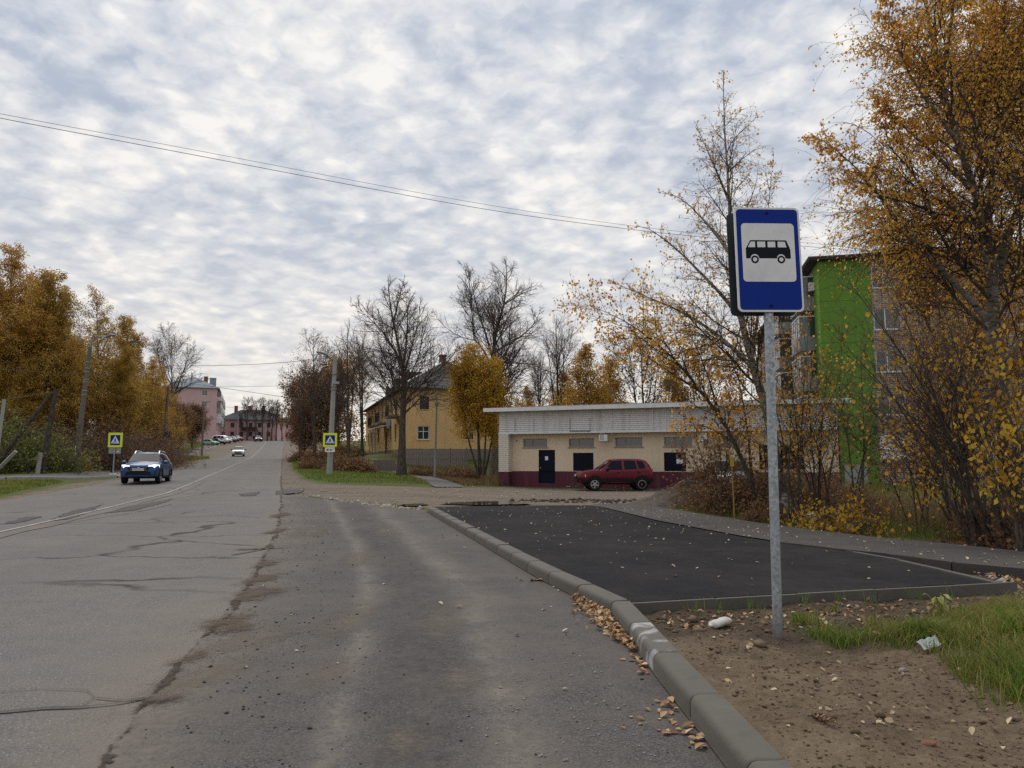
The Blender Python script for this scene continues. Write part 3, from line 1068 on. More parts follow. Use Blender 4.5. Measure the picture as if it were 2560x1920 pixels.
SZ = soil_z(SX, SY) + H(SX, SY)
hum = np.clip(sstep((SY - 5.9 + .5 * (vnoise(SX, SY, 2, 56) - .5)) / .7) * (vnoise(SX, SY, 5, 57) * .8 + .5), 0, 1)
n1, n2 = SX.shape
ii, jj = np.meshgrid(np.arange(n1 - 1), np.arange(n2 - 1), indexing='ij')
a_ = (ii * n2 + jj).ravel()
keep = ((SX - kx > .02) | (SY > 7.6))[:-1, :-1].ravel()
a_ = a_[keep]
me = np_mesh('bare_soil', np.stack([SX, SY, SZ], 2).reshape(-1, 3), np.stack([a_, a_ + 1, a_ + n2 + 1, a_ + n2], 1), smooth=True,
             attr={'humus': ('POINT', hum.ravel())})
soil = link('bare_soil', me, M_SOIL)
soil['kind'] = 'structure'

def gz(x, y):
    """top of the bare soil or of the ground"""
    h = H(x, y)
    ins = (x > np.interp(y, KW[:8, 1], KW[:8, 0]) + .02) & (y < 15) & (x < 15) & (y > .6)
    return np.where(ins, h + soil_z(x, y), h)

# left pavement, the path to the house, its steps, puddle
lp1 = np.array(GL([(-260, 1203), (0, 1199), (150, 1197), (290, 1194), (375, 1166), (430, 1150), (470, 1138), (505, 1127), (560, 1108)]))[:, :2]
lp2 = np.array(GL([(-260, 1196), (0, 1192), (150, 1186), (262, 1175), (350, 1158), (410, 1146), (450, 1134), (480, 1125), (540, 1104)]))[:, :2]
M_LPATH = asphalt('old_path_asphalt', (.115, .108, .104), (.15, .138, .125), .6, speck=.4)
strip('left_pavement', lp1, lp2, M_LPATH, .10, nc=4, ns=120)
lk_ = MB()
q = resample(lp1, .5)
for a, b in zip(q[:-1], q[1:]):
    d = (b - a) / np.linalg.norm(b - a)
    n = np.array([d[1], -d[0]])
    A, B, C, D = a + n * .12, b + n * .12, b - n * .0, a - n * .0
    z = [float(H(*p)) for p in (A, B, C, D)]
    lk_.quad((*A, z[0] - .1), (*B, z[1] - .1), (*B, z[1] + .11), (*A, z[0] + .11))
    lk_.quad((*A, z[0] + .11), (*B, z[1] + .11), (*C, z[2] + .112), (*D, z[3] + .112))
tag(lk_.build('pavement_edge', M_CONC), kind='structure')

hp1 = np.array(GL([(1089, 1219), (1050, 1202), (1020, 1190), (985, 1181), (960, 1172), (935, 1152), (920, 1146)]))[:, :2]
hp2 = np.array(GL([(1160, 1219), (1120, 1203), (1090, 1193), (1045, 1181), (1010, 1176), (962, 1163), (940, 1148)]))[:, :2]
strip('house_path', hp1, hp2, M_LPATH, .035, nc=4, ns=50)

M_WATER, ntw, bw, _ = new_mat('puddle_water')
bw.inputs['Base Color'].default_value = (.035, .030, .018, 1)
bw.inputs['Roughness'].default_value = .04
bw.inputs['Specular IOR Level'].default_value = .7
for px in [[(1095, 1262), (1130, 1257), (1200, 1254.5), (1280, 1256), (1330, 1261), (1290, 1265), (1200, 1266)],
           [(985, 1267), (1010, 1261), (1060, 1259), (1075, 1262), (1050, 1268)]]:
    w_ = resample(np.array(GL(px + px[:1]))[:, :2], .3)
    w_ += (rng.random(w_.shape) - .5) * .22
    z = float(max(H(p[0], p[1]) for p in w_)) + .012
    mb = MB().add([(p[0], p[1], z) for p in w_], [tuple(range(len(w_)))])
    tag(mb.build('puddle', M_WATER), kind='structure')

# ------------------------------------------------------------------ buildings
def boxuv(o):
    me = o.data
    uv = me.uv_layers.new(name='UVMap')
    for p in me.polygons:
        n = p.normal
        h = Vector((-n.y, n.x, 0))
        h = h.normalized() if h.length > 1e-4 else Vector((1, 0, 0))
        g = n.cross(h)
        for li in p.loop_indices:
            c = me.vertices[me.loops[li].vertex_index].co
            uv.data[li].uv = (c.dot(h), c.dot(g))
    return o

def wall(mb, M, L, z0, z1, ops, depth=.14):
    """wall face in the plane y=0 of M (outside is -y) with recessed openings (s0, s1, z0, z1)"""
    ss = sorted({0.0, L} | {v for o in ops for v in o[:2]})
    zs = sorted({z0, z1} | {v for o in ops for v in o[2:4]})
    T = lambda s, y, z: M @ Vector((s, y, z))
    for a, b in zip(ss[:-1], ss[1:]):
        for c, d in zip(zs[:-1], zs[1:]):
            m = ((a + b) / 2, (c + d) / 2)
            if any(o[0] < m[0] < o[1] and o[2] < m[1] < o[3] for o in ops):
                continue
            mb.quad(T(a, 0, c), T(b, 0, c), T(b, 0, d), T(a, 0, d))
    for s0, s1, c, d in [o[:4] for o in ops]:
        mb.quad(T(s0, 0, c), T(s0, 0, d), T(s0, depth, d), T(s0, depth, c))
        mb.quad(T(s1, 0, d), T(s1, 0, c), T(s1, depth, c), T(s1, depth, d))
        mb.quad(T(s0, 0, d), T(s1, 0, d), T(s1, depth, d), T(s0, depth, d))
        mb.quad(T(s1, 0, c), T(s0, 0, c), T(s0, depth, c), T(s1, depth, c))
    return mb

def window(parent, M, op, frame_m, fr=.07, mull=(.5,), trans=(), depth=.14, sill=None, glass=None, name='window', bar=None):
    s0, s1, z0, z1 = op[:4]
    y0, y1 = depth - .05, depth + .03
    mb = MB()
    bar = bar or fr * .8
    mb.box(s0, s1, y0, y1, z0, z0 + fr, M).box(s0, s1, y0, y1, z1 - fr, z1, M)
    mb.box(s0, s0 + fr, y0 + .001, y1, z0 + fr, z1 - fr, M).box(s1 - fr, s1, y0 + .001, y1, z0 + fr, z1 - fr, M)
    xs = [s0 + fr] + [s0 + (s1 - s0) * f for f in mull] + [s1 - fr]
    for f in mull:
        x = s0 + (s1 - s0) * f
        mb.box(x - bar / 2, x + bar / 2, y0 + .002, y1, z0 + fr, z1 - fr, M)
    for f in trans:
        z = z0 + (z1 - z0) * f
        for a, b in zip(xs[:-1], xs[1:]):
            mb.box(a + bar / 2, b - bar / 2, y0 + .004, y1, z - bar / 2, z + bar / 2, M)
    w = mb.build(name, frame_m, parent)
    for a, b in zip(xs[:-1], xs[1:]):
        MB().box(a, b, depth + .005, depth + .015, z0 + fr, z1 - fr, M).build('pane', glass or M_WGLASS, w)
    if sill:
        MB().box(s0 - .06, s1 + .06, -.07, depth - .05, z0 - .05, z0 - .002, M).build('sill', sill, w)
    return w

def hip_roof(A, B, z, h, ov, hipin=None, th=.12, gable=False):
    x0, x1, y0, y1 = -ov, A + ov, -ov, B + ov
    mb = MB()
    if A >= B:
        i = hipin if hipin is not None else (y1 - y0) / 2
        r0, r1 = (x0 + i, (y0 + y1) / 2), (x1 - i, (y0 + y1) / 2)
    else:
        i = hipin if hipin is not None else (x1 - x0) / 2
        r0, r1 = ((x0 + x1) / 2, y0 + i), ((x0 + x1) / 2, y1 - i)
    v = [(x0, y0, z), (x1, y0, z), (x1, y1, z), (x0, y1, z), (*r0, z + h), (*r1, z + h)]
    v += [(x0, y0, z - th), (x1, y0, z - th), (x1, y1, z - th), (x0, y1, z - th)]
    if A >= B:
        f = [(0, 1, 5, 4), (1, 2, 5), (2, 3, 4, 5), (3, 0, 4)]
    else:
        f = [(0, 1, 4), (1, 2, 5, 4), (2, 3, 5), (3, 0, 4, 5)]
    f += [(6, 7, 1, 0), (7, 8, 2, 1), (8, 9, 3, 2), (9, 6, 0, 3), (9, 8, 7, 6)]
    return mb.add(v, f)

def face_mats(A, B):
    I = Matrix
    return [Matrix.Identity(4),
            I.Translation((A, 0, 0)) @ I.Rotation(R(90), 4, 'Z'),
            I.Translation((A, B, 0)) @ I.Rotation(R(180), 4, 'Z'),
            I.Translation((0, B, 0)) @ I.Rotation(R(-90), 4, 'Z')]

def body(root, A, B, z0, z1, ops, mat, depth=.14, uv=False):
    F = face_mats(A, B)
    mb = MB()
    for k, (M, L) in enumerate(zip(F, (A, B, A, B))):
        wall(mb, M, L, z0, z1, ops.get(k, []), depth)
    mb.add([(0, 0, z1), (A, 0, z1), (A, B, z1), (0, B, z1)], [(0, 1, 2, 3)])
    # a dark core just behind the panes stops light passing through the house
    o = mb.build('wall', mat, root)
    boxuv(o)
    MB().box(.3, A - .3, .3, B - .3, z0, z1 - .1).build('interior', M_DARKIN, root)
    return o, F

# ---- the low beige building -------------------------------------------------
GO = P(1246.5, 1207, 44.2)
GA = R(-21)
gz0 = .28
garage = empty('utility_building', (GO[0], GO[1], gz0), GA,
               'long low beige building with white siding fascia, maroon base and navy doors', 'building')
gd = np.array([math.cos(GA), math.sin(GA)])
gn = np.array([-math.sin(GA), math.cos(GA)])      # inward

def fac(u, v, inset=0.0):
    """photo pixel -> (s, z) on the building's front plane, inset metres behind it"""
    d = ray(u, v)
    o = GO[:2] + gn * inset
    t = (o @ gn) / (d[:2] @ gn)
    p = d * t
    return float((p[:2] - GO[:2]) @ gd), float(p[2] + EYE - gz0)

REC = 0.55
def gop(u0, u1, v0, v1, rec=REC):
    a, b = fac(u0, v0, rec), fac(u1, v1, rec)
    c, d = fac(u1, v0, rec), fac(u0, v1, rec)
    return (a[0], b[0], (b[1] + d[1]) / 2, (a[1] + c[1]) / 2)

GL_ = 18.6
zp = fac(1300, 1177.7, REC)[1]
zsof = fac(1300, 1083, 0)[1]
ztop = fac(1260, 1027, 0)[1]
wins = [gop(1308, 1368, 1096.5, 1118), gop(1422, 1485.5, 1096, 1117.5), gop(1538, 1606, 1093.5, 1116.5), gop(1660, 1730, 1092.5, 1115.5),
        gop(1792, 1860, 1090, 1114)]
doors = [gop(1346.5, 1388, 1124.7, 1208.5), gop(1432.6, 1484, 1132, 1177.6), gop(1659.5, 1716, 1131, 1178), gop(1897, 1945, 1112, 1174), gop(1950, 2012, 1112, 1174)]
doors[0] = (doors[0][0], doors[0][1], 0.06, doors[0][3])
doors = [doors[0]] + [(d[0], d[1], max(d[2], zp + .01), d[3]) for d in doors[1:]]
RM = Matrix.Translation((0, REC, 0))
mb = MB()
pil = .62
dop = [d for d in doors]
wall(mb, RM, GL_, zp, zsof + .3, wins + [(d[0], d[1], max(d[2], zp), d[3]) for d in dop])
mb.quad((0, REC + 8, -.3), (0, REC + 8, zsof + .3), (0, REC, zsof + .3), (0, REC, -.3))
mb.quad((GL_, REC, -.3), (GL_, REC, zsof + .3), (GL_, REC + 8, zsof + .3), (GL_, REC + 8, -.3))
mb.quad((GL_, REC + 8, -.3), (GL_, REC + 8, zsof + .3), (0, REC + 8, zsof + .3), (0, REC + 8, -.3))
mb.build('wall', M_BEIGE, garage)
PM = Matrix.Translation((0, REC - .025, 0))
wall(MB(), PM, GL_, -.4, zp, [(doors[0][0], doors[0][1], -.4 + .46, zp)], .16)
pm = MB()
wall(pm, PM, GL_, -.4, zp, [(doors[0][0], doors[0][1], 0.06, zp)], .16)
pm.quad((0, REC - .025, zp), (GL_, REC - .025, zp), (GL_, REC + .02, zp), (0, REC + .02, zp))
pm.build('plinth', M_PLINTH, garage)
MB().box(.2, GL_ - .2, REC + .35, REC + 7.8, 0, zsof).build('interior', M_DARKIN, garage)
# brick pier: individual bricks laid on a core
pz = zsof - .005
MB().box(.012, pil - .012, .012, REC - .03, -.3, pz).build('pillar', M_CONC, garage)
for o_ in kids(garage):
    if o_.name.startswith('pillar'):
        pier = o_
bme = MB().box(-.145, .145, 0, .05, -.052, .052).build('brick', M_WBRICK, pier).data
bricks = [o_ for o_ in kids(pier)]
COL.objects.unlink(bricks[0])
bpy.data.objects.remove(bricks[0])
bme_red = bme.copy()
bme_red.materials.clear()
bme_red.materials.append(M_PLINTH)
nrow = int((pz + .1) / .118)
for r_ in range(nrow):
    z = -.1 + .118 * (r_ + .5)
    me_ = bme_red if z < zp else bme
    for face in (0, 1):
        W_ = pil if face == 0 else REC - .04
        x = -(.0 if r_ % 2 == 0 else .15)
        while x < W_ - .03:
            a, b = max(x, 0), min(x + .30, W_)
            if b - a > .04:
                o_ = bpy.data.objects.new('brick', me_)
                COL.objects.link(o_)
                o_.parent = pier
                pr = (random.random() - .5) * .006
                o_.scale = ((b - a - .012) / .29, 1, 1)
                if face == 0:
                    o_.location = ((a + b) / 2, -.02 + pr, z)
                else:
                    o_.location = (pil + .02 + pr, (a + b) / 2, z)
                    o_.rotation_euler = (0, 0, R(90))
            x += .30
# fascia with laid slats, battens, roof
MB().box(0.03, GL_, .05, REC + .3, zsof + .03, ztop).build('fascia', M_GREYPL, garage)  # darker core shows between the slats as painted shade lines
for o_ in kids(garage):
    if o_.name.startswith('fascia'):
        fas = o_
joints = [0.0] + [fac(u, 1055)[0] for u in (1386, 1529, 1632)] + [9.9, 13.2, 16.4, GL_]
nsl = 12
sh = (ztop - zsof - .02) / nsl
for a, b in zip(joints[:-1], joints[1:]):
    sm = MB()
    sm.add([(a + .03, .05, 0), (b - .03, .05, 0), (b - .03, .0, 0.0), (a + .03, .0, 0.0), (a + .03, .040, sh * .95), (b - .03, .040, sh * .95)],
           [(0, 1, 2, 3), (3, 2, 5, 4), (0, 3, 4), (1, 5, 2)])
    first = sm.build('slat', M_SIDING, fas)
    first.location = (0, 0, zsof + .02)
    for k in range(1, nsl):
        o_ = first.copy()
        COL.objects.link(o_)
        o_.location = (0, (random.random() - .5) * .008, zsof + .02 + k * sh)
for j_ in joints[1:-1]:
    MB().box(j_ - .022, j_ + .022, -.006, .045, zsof + .02, ztop).build('batten', M_TRIM, fas)
mbr = MB().box(-.02, GL_, -.03, .02, zsof - .045, zsof + .015).box(.0, GL_, .022, REC + .1, zsof - .03, zsof - .005)
mbr.build('soffit_trim', M_TRIM, garage)
rf = MB()
ohl, ohf = .75, .55
zr0, zr1 = ztop + .0, ztop + .30
rf.add([(-ohl, -ohf, zr0 + .06), (GL_ + .6, -ohf, zr0 + .06), (GL_ + .6, 9.2, zr0 + .9), (-ohl, 9.2, zr0 + .9),
        (-ohl, -ohf, zr0 + .12), (GL_ + .6, -ohf, zr0 + .12), (GL_ + .6, 9.2, zr0 + .96), (-ohl, 9.2, zr0 + .96)],
       [(3, 2, 1, 0), (4, 5, 6, 7), (0, 1, 5, 4), (1, 2, 6, 5), (2, 3, 7, 6), (3, 0, 4, 7)])
roof = rf.build('roof', M_ROOFD, garage)
MB().box(-ohl - .01, GL_ + .6, -ohf - .03, -ohf - .004, zr0 - .08, zr0 + .145).box(-ohl - .04, -ohl - .012, -ohf, 9.2, zr0 - .02, zr0 + .1).build('roof_edge_board', M_TRIM, roof)
MB().add([(-ohl, -ohf, zr0 - .03), (GL_ + .6, -ohf, zr0 - .03), (GL_ + .6, .06, zr0 + .01), (-ohl, .06, zr0 + .01)], [(0, 1, 2, 3)]).build('soffit', M_TRIM, roof)
MB().box(.03, GL_, .05, .4, ztop, zr0 + .14).build('fascia_top', M_SIDING, roof)
cr = MB()
for k in range(int((GL_ + 1.3) / .18)):
    x = -ohl + k * .18
    cr.box(x, x + .09, -ohf - .02, 2.0, zr0 + .118 + .00, zr0 + .155)
o_ = cr.build('roof_corrugation', M_ROOFD, roof)
o_['kind'] = 'stuff'
for w_ in wins:
    window(garage, RM, w_, M_FRAMEG, .06, (.36,), (), .12, M_FRAMEG, bar=.07)
dr = MB().box(doors[0][0], doors[0][1], .05, .10, doors[0][2], doors[0][3], RM).build('door', M_NAVY, garage)
MB().box(doors[0][0] - .0, doors[0][1] + .0, .02, .05, doors[0][3] - .06, doors[0][3], RM).box(doors[0][0], doors[0][0] + .05, .022, .05, doors[0][2], doors[0][3] - .06, RM).build('door_frame', M_NAVY, dr)
MB().lathe([(.035, 0), (.035, .06)], RM @ Vector((doors[0][0] + .12, .05, .95)), (0, -1, 0), 8).build('handle', M_STEEL, dr)
def notice(par, op, fx, fz, w, h):
    x = op[0] + (op[1] - op[0]) * fx
    z = op[2] + (op[3] - op[2]) * fz
    n_ = MB().box(x - w / 2, x + w / 2, .038, .0425, z - h / 2, z + h / 2, RM).build('notice', M_PAPER, par)
notice(dr, doors[0], .47, .75, .19, .22)
for o_ in list(kids(dr)):
    if o_.name.startswith('notice'):
        x = doors[0][0] + (doors[0][1] - doors[0][0]) * .47
        z = doors[0][2] + (doors[0][3] - doors[0][2]) * .75
        o_.location = (0, 0.004, 0)
for k, d_ in enumerate(doors[1:]):
    h_ = MB().box(d_[0], (d_[0] + d_[1]) / 2 - .004, .05, .10, d_[2], d_[3], RM).box((d_[0] + d_[1]) / 2 + .004, d_[1], .05, .10, d_[2], d_[3], RM).build('hatch_or_opening', M_NAVY if k < 2 else M_DARKIN, garage)  # last pair: near-black leaves stand in for the shade inside an open bay
    MB().box(d_[0], d_[1], .03, .05, d_[3] - .05, d_[3], RM).box(d_[0], d_[0] + .05, .031, .05, d_[2], d_[3] - .05, RM).box(d_[1] - .05, d_[1], .031, .05, d_[2], d_[3] - .05, RM).build('opening_frame', M_NAVY, h_)
    if k == 1:
        notice(h_, d_, .70, .53, .34, .25)
for u0, u1 in ((1499, 1519.5), (1749, 1769)):
    a = gop(u0, u1, 1084, 1103, 0)
    ac = MB().box(a[0], a[1], -.16, .12, a[2] + .02, a[3] - .06).build('air_conditioner', M_TRIM, garage)
    for k in range(6):
        z = a[2] + .08 + k * .065
        MB().box(a[0] + .05, a[1] - .18, -.172, -.163, z, z + .035).build('louvre', M_GREYPL, ac)
    MB().box(a[0] - .03, a[1] + .06, -.18, .1, a[2] - .03, a[2] + .015).build('bracket', M_STEEL, ac)
for u0, u1 in ((1288, 1335), (1425, 1475)):
    for u in (u0, u1):
        s_, z_ = fac(u, 1062)
        MB().tube([(s_, -.03, z_ - .42), (s_, -.03, z_ + .38)], .012, 6).build('sign_bracket', M_STEEL, garage)
s0_, z_ = fac(1425, 1078)
s1_, _z = fac(1475, 1078)
MB().box(s0_, s1_, -.05, -.0, z_ - .03, z_ + .05).build('sign_rail', M_STEEL, garage)
s_, z_ = fac(1292, 1102, REC)
MB().box(s_ - .03, s_ + .03, REC - .05, REC - .002, z_ - .06, z_ + .06).build('junction_box', M_STEEL, garage)
s_, z_ = fac(1274, 1089, 0)
MB().lathe([(.03, 0), (.06, .05), (.06, .12)], (s_, -.02, z_), (0, -.9, -.4), 10).build('camera_housing', M_GREYPL, garage)

# ---- generic houses -----------------------------------------------------------
def house(name, label, O, ang, A, B, h, roof_h, ov, wall_m, roof_m, ops, frame_m, group=None, mull=(.5,), trans=(), sill=None, base=None, hipin=None, depth=.14, cat='house', special=None):
    root = empty(name, O, ang, label, cat, group)
    _, F = body(root, A, B, -2.5, h, ops, wall_m, depth)
    for k, lst in ops.items():
        for n_, op in enumerate(lst):
            sty = op[4] if len(op) > 4 else None
            if sty == 'none':
                continue
            window(root, F[k], op, M_FRAMEW if sty == 'w' else (M_FRAMED if sty == 'd' else frame_m), .08, mull, trans, depth, sill)
    if roof_h:
        r_ = hip_roof(A, B, h + .12, roof_h, ov, hipin).build('roof', roof_m, root)
        boxuv(r_)
    if base:
        MB().box(-.06, A + .06, -.06, B + .06, -2.5, base[1]).build('plinth', base[0], root)
    return root, F

def chimney(root, x, y, z0, z1, w, mat, cap=True):
    roof = [c for c in kids(root) if c.name.startswith('roof')][0]
    mb = MB().box(x - w, x + w, y - w, y + w, z0, z1)
    if cap:
        mb.box(x - w - .06, x + w + .06, y - w - .06, y + w + .06, z1 - .18, z1 - .02)
    mb.build('chimney', mat, roof)

# yellow house
YO = P(1010, 1142, 68)
YA = R(17)
YB = 34.0
yops = {0: [], 3: []}
yd, yn = np.array([math.cos(YA), math.sin(YA)]), np.array([-math.sin(YA), math.cos(YA)])
def yfac(u, v):
    d = ray(u, v)
    t = (YO[:2] @ yn) / (d[:2] @ yn)
    p = d * t
    return float((p[:2] - YO[:2]) @ yd), float(p[2] + EYE - YO[2])
for (u0, u1, v0, v1, st) in ((1049.7, 1072.5, 990.7, 1023.5, 'd'), (1044, 1073.6, 1064.5, 1099.5, 'w')):
    a, b = yfac(u0, v0), yfac(u1, v1)
    yops[0].append((a[0], b[0], b[1], a[1], st))
    yops[0].append((a[0] + 4.3, b[0] + 4.3, b[1], a[1], st))
yh = yfac(1010, 971)[1]
for k in range(9):
    s = YB - 2.2 - k * 3.55
    lo = (s - .6, s + .6, 1.75, 3.25, 'd')
    hi = (s - .6, s + .6, 4.55, 5.95, 'd')
    if k not in (3, 4):
        yops[3].append(lo)
    yops[3].append(hi)
yellow, YF = house('yellow_house', 'two storey yellow rendered house with hipped slate roof and balconies', (YO[0], YO[1], YO[2]), YA, 9.4, YB, yh, 3.2, .55,
                   M_YELLOW, M_SLATE, yops, M_FRAMED, trans=(.6,), sill=M_YELLOW)
MB().box(-.05, 9.45, -.05, YB + .05, -2.5, .75).build('plinth', plain('plinth_grey', (.20, .17, .13), .9, var=.3, scale=3), yellow)
for (x, y, z0, z1, w, m_) in ((2.2, 9, yh + .6, yh + 2.6, .75, M_GREYB), (4.5, 4.9, yh + 2, yh + 4.0, .3, M_REDB), (1.3, 5.5, yh + .5, yh + 1.9, .35, M_REDB),
                              (2.2, 18, yh + .6, yh + 2.8, .8, M_GREYB), (1.5, 22, yh + .5, yh + 2.2, .4, M_REDB)):
    chimney(yellow, x, y, z0, z1, w, m_)
ridge = MB().tube([(-.55, -.55, yh + .16), (4.7, 4.9, yh + 3.36), (4.7, YB - 4.9, yh + 3.36)], .09, 6).tube([(9.95, -.55, yh + .16), (4.75, 4.9, yh + 3.37)], .09, 6)
ridge.build('ridge_cap', M_TRIM, [c for c in kids(yellow) if c.name.startswith('roof')][0])
dm = MB().add([(5.6, .9, yh + .75), (7.0, .9, yh + .75), (7.0, 2.8, yh + .8), (5.6, 2.8, yh + .8), (6.3, .8, yh + 1.65), (6.3, 3.4, yh + 1.7)], [(0, 1, 4), (1, 2, 5, 4), (0, 4, 5, 3)])
dm.build('dormer', M_DARKIN, [c for c in kids(yellow) if c.name.startswith('roof')][0])
# balconies, porch roof, railings and bay on the road side (face 3: s runs from far end to the near corner)
M3 = YF[3]
def balcony(s, z, w, bay=False):
    b_ = MB().box(s - w, s + w, -1.1, 0, z - .18, z, M3).build('balcony', plain('balcony_slab', (.17, .13, .10), .9, var=.3) if 'balcony_slab' not in MATS else MATS['balcony_slab'], yellow)
    rl = MB()
    for k in range(13):
        x = s - w + .04 + k * (2 * w - .08) / 12
        rl.box(x - .015, x + .015, -1.09, -1.06, z, z + .95, M3)
    for y in (-1.0, -.7, -.4, -.1):
        for x in (s - w + .02, s + w - .02):
            rl.box(x - .015, x + .015, y - .015, y + .015, z, z + .94, M3)
    rl.box(s - w, s + w, -1.1, -1.05, z + .95, z + 1.0, M3).box(s - w, s - w + .04, -1.05, 0, z + .95, z + .99, M3).box(s + w - .04, s + w, -1.05, 0, z + .95, z + .99, M3)
    rl.build('railing', M_WIRE, b_)
balcony(YB - 4.2, 3.95, 1.2)
balcony(YB - 12.5, 3.75, 1.6)
balcony(YB - 20, 3.75, 1.6)
pr = MB()
pr.add([M3 @ Vector(p) for p in ((YB - 15, -1.6, 3.0), (YB - 9.5, -1.6, 3.0), (YB - 9.5, 0, 3.35), (YB - 15, 0, 3.35), (YB - 15, -1.6, 3.1), (YB - 9.5, -1.6, 3.1), (YB - 9.5, 0, 3.45), (YB - 15, 0, 3.45))],
       [(3, 2, 1, 0), (4, 5, 6, 7), (0, 1, 5, 4), (1, 2, 6, 5), (2, 3, 7, 6), (3, 0, 4, 7)])
pr.build('porch_roof', M_TRIM, yellow)
MB().tube([M3 @ Vector((YB - 14.8, -1.5, -.5)), M3 @ Vector((YB - 14.8, -1.5, 3.0))], .05, 6).tube([M3 @ Vector((YB - 12.2, -1.5, -.5)), M3 @ Vector((YB - 12.2, -1.5, 3.0))], .05, 6).tube(
    [M3 @ Vector((YB - 9.8, -1.5, -.5)), M3 @ Vector((YB - 9.8, -1.5, 3.0))], .05, 6).build('porch_posts', M_STEEL, yellow)
MB().box(YB - 13.2, YB - 12.0, -.05, .0, .5, 2.7, M3).build('door', M_FRAMED, yellow)
MB().lathe([(.55, 0), (.55, .12), (.4, .14)], M3 @ Vector((YB - 6.4, -.55, 3.4)), M3.to_3x3() @ Vector((.3, -1, 0)), 14).build('satellite_dish', M_GREYPL, yellow)
# steps up to the porch
stp = empty('steps', tuple(G(963, 1176)), R(12), 'short flight of brown steps beside the path to the yellow house', 'steps')
for k in range(5):
    MB().box(-.9, .9, k * .5, k * .5 + .62, -.6, .17 * (k + 1)).build('step', MATS.get('step_brown') or plain('step_brown', (.17, .135, .115), .9, var=.3), stp)

# grey board fence in front of it
fa, fb = P(1008, 1140, 63.5), P(1165, 1140, 61.5)
fence = empty('board_fence', (fa[0], fa[1], float(H(fa[0], fa[1]))), math.atan2(fb[1] - fa[1], fb[0] - fa[0]), 'weathered grey board fence in front of the yellow house', 'fence')
fl = float(np.linalg.norm((fb - fa)[:2]))
for k, z in enumerate((.35, .95)):
    MB().box(0, fl, .02, .06, z, z + .08).build('rail', M_FENCE, fence)
for k in range(5):
    MB().box(k * fl / 4 - .05, k * fl / 4 + .05, .061, .16, -.4, 1.35).build('post', M_FENCE, fence)
pk = MB().add([(-.08, 0, 0), (.08, 0, 0), (.08, 0, 1.28), (0, 0, 1.36), (-.08, 0, 1.28), (-.08, .018, 0), (.08, .018, 0), (.08, .018, 1.28), (0, .018, 1.36), (-.08, .018, 1.28)],
              [(0, 1, 2, 3, 4), (9, 8, 7, 6, 5), (0, 5, 6, 1), (1, 6, 7, 2), (2, 7, 8, 3), (3, 8, 9, 4), (4, 9, 5, 0)]).build('picket', M_FENCE, fence)
npk = int(fl / .185)
for k in range(npk):
    o_ = pk if k == 0 else pk.copy()
    if k:
        COL.objects.link(o_)
    o_.location = (.08 + k * .185, 0, -.1 + (random.random() - .5) * .12)
    o_.rotation_euler = (0, (random.random() - .5) * .05, 0)

# green-cornered brick block
BO = P(2070, 1197, 50)
BA = R(-12)
bops = {0: [], 3: []}
bz = BO[2]
for f_ in range(5):
    z = 1.35 + 2.88 * f_
    for s in (3.35, 9.0, 12.0, 17.5):
        bops[0].append((s, s + 1.75, z, z + 1.5, 'none' if f_ == 0 and s < 10 else 'w'))
    for s in np.arange(2, 36, 3.4):
        if s < 31:
            bops[3].append((float(s), float(s) + 1.5, z, z + 1.5, 'w'))
block, BF = house('brick_apartment_block', 'five storey brick apartment block with a bright green painted corner', (BO[0], BO[1], bz), BA, 22, 37, 14.9, 0, 0, M_BRICK, M_ROOFD, bops, M_FRAMEW,
                  mull=(.42,), cat='apartment block', depth=.16, sill=M_FRAMEW)
for k in range(6):
    z0, z1 = (-1 if k == 0 else .55 + 2.88 * (k - 1) + .012), min(.55 + 2.88 * k - .012, 14.9)
    MB().box(-.05, 3.25, -.05, -.004, z0, z1).box(-.05, -.004, -.004, 2.0, z0, z1).build('green_panel', M_GREENP, block)
rb = MB().box(-.7, 22.6, -.55, 37.6, 14.93, 15.02).add([(-.75, -.6, 15.02), (22.7, -.6, 15.02), (22.7, 37.6, 15.02), (-.75, 37.6, 15.02), (-.75, -.6, 15.14), (22.7, -.6, 15.14), (22.7, 37.6, 15.14), (-.75, 37.6, 15.14), (3.5, 11, 15.7), (18, 26, 15.7)],
                                                      [(0, 1, 5, 4), (1, 2, 6, 5), (2, 3, 7, 6), (3, 0, 4, 7), (4, 5, 8), (5, 6, 9, 8), (6, 7, 9), (7, 4, 8, 9)])
rb.build('roof', M_ROOFD, block)
for s in (3.35, 9.0):
    MB().box(s - .05, s + 1.8, -.03, .12, 1.3, 2.9).build('white_board', M_TRIM, block)
MB().box(1.0, 2.4, -.35, -.055, -.9, .95).build('meter_box', M_GREYPL, block)
bal = MB()
for bs in (31.8, 22.0):
    for f_ in range(1, 5):
        z = .35 + 2.88 * f_
        Mb = BF[3]
        b_ = MB().box(bs, bs + 3.3, -1.15, -.006, z, z + 1.0, Mb).build('balcony', M_STEEL if f_ % 2 else M_GREYPL, block)
        fr_ = MB()
        for x in np.linspace(bs, bs + 3.24, 5):
            fr_.box(float(x), float(x) + .06, -1.15, -1.08, z + 1.0, z + 2.5, Mb)
        fr_.box(bs, bs + .06, -1.08, -.006, z + 2.42, z + 2.5, Mb).box(bs + 3.24, bs + 3.3, -1.08, -.006, z + 2.42, z + 2.5, Mb).box(bs + .06, bs + 3.24, -1.15, -1.08, z + 2.42, z + 2.5, Mb)
        fr_.build('balcony_frame', M_FRAMEW, b_)
        MB().box(bs + .06, bs + 3.24, -1.11, -1.10, z + 1.0, z + 2.42, Mb).box(bs + 3.26, bs + 3.27, -1.08, -.01, z + 1.0, z + 2.42, Mb).build('pane', M_WGLASS, b_)
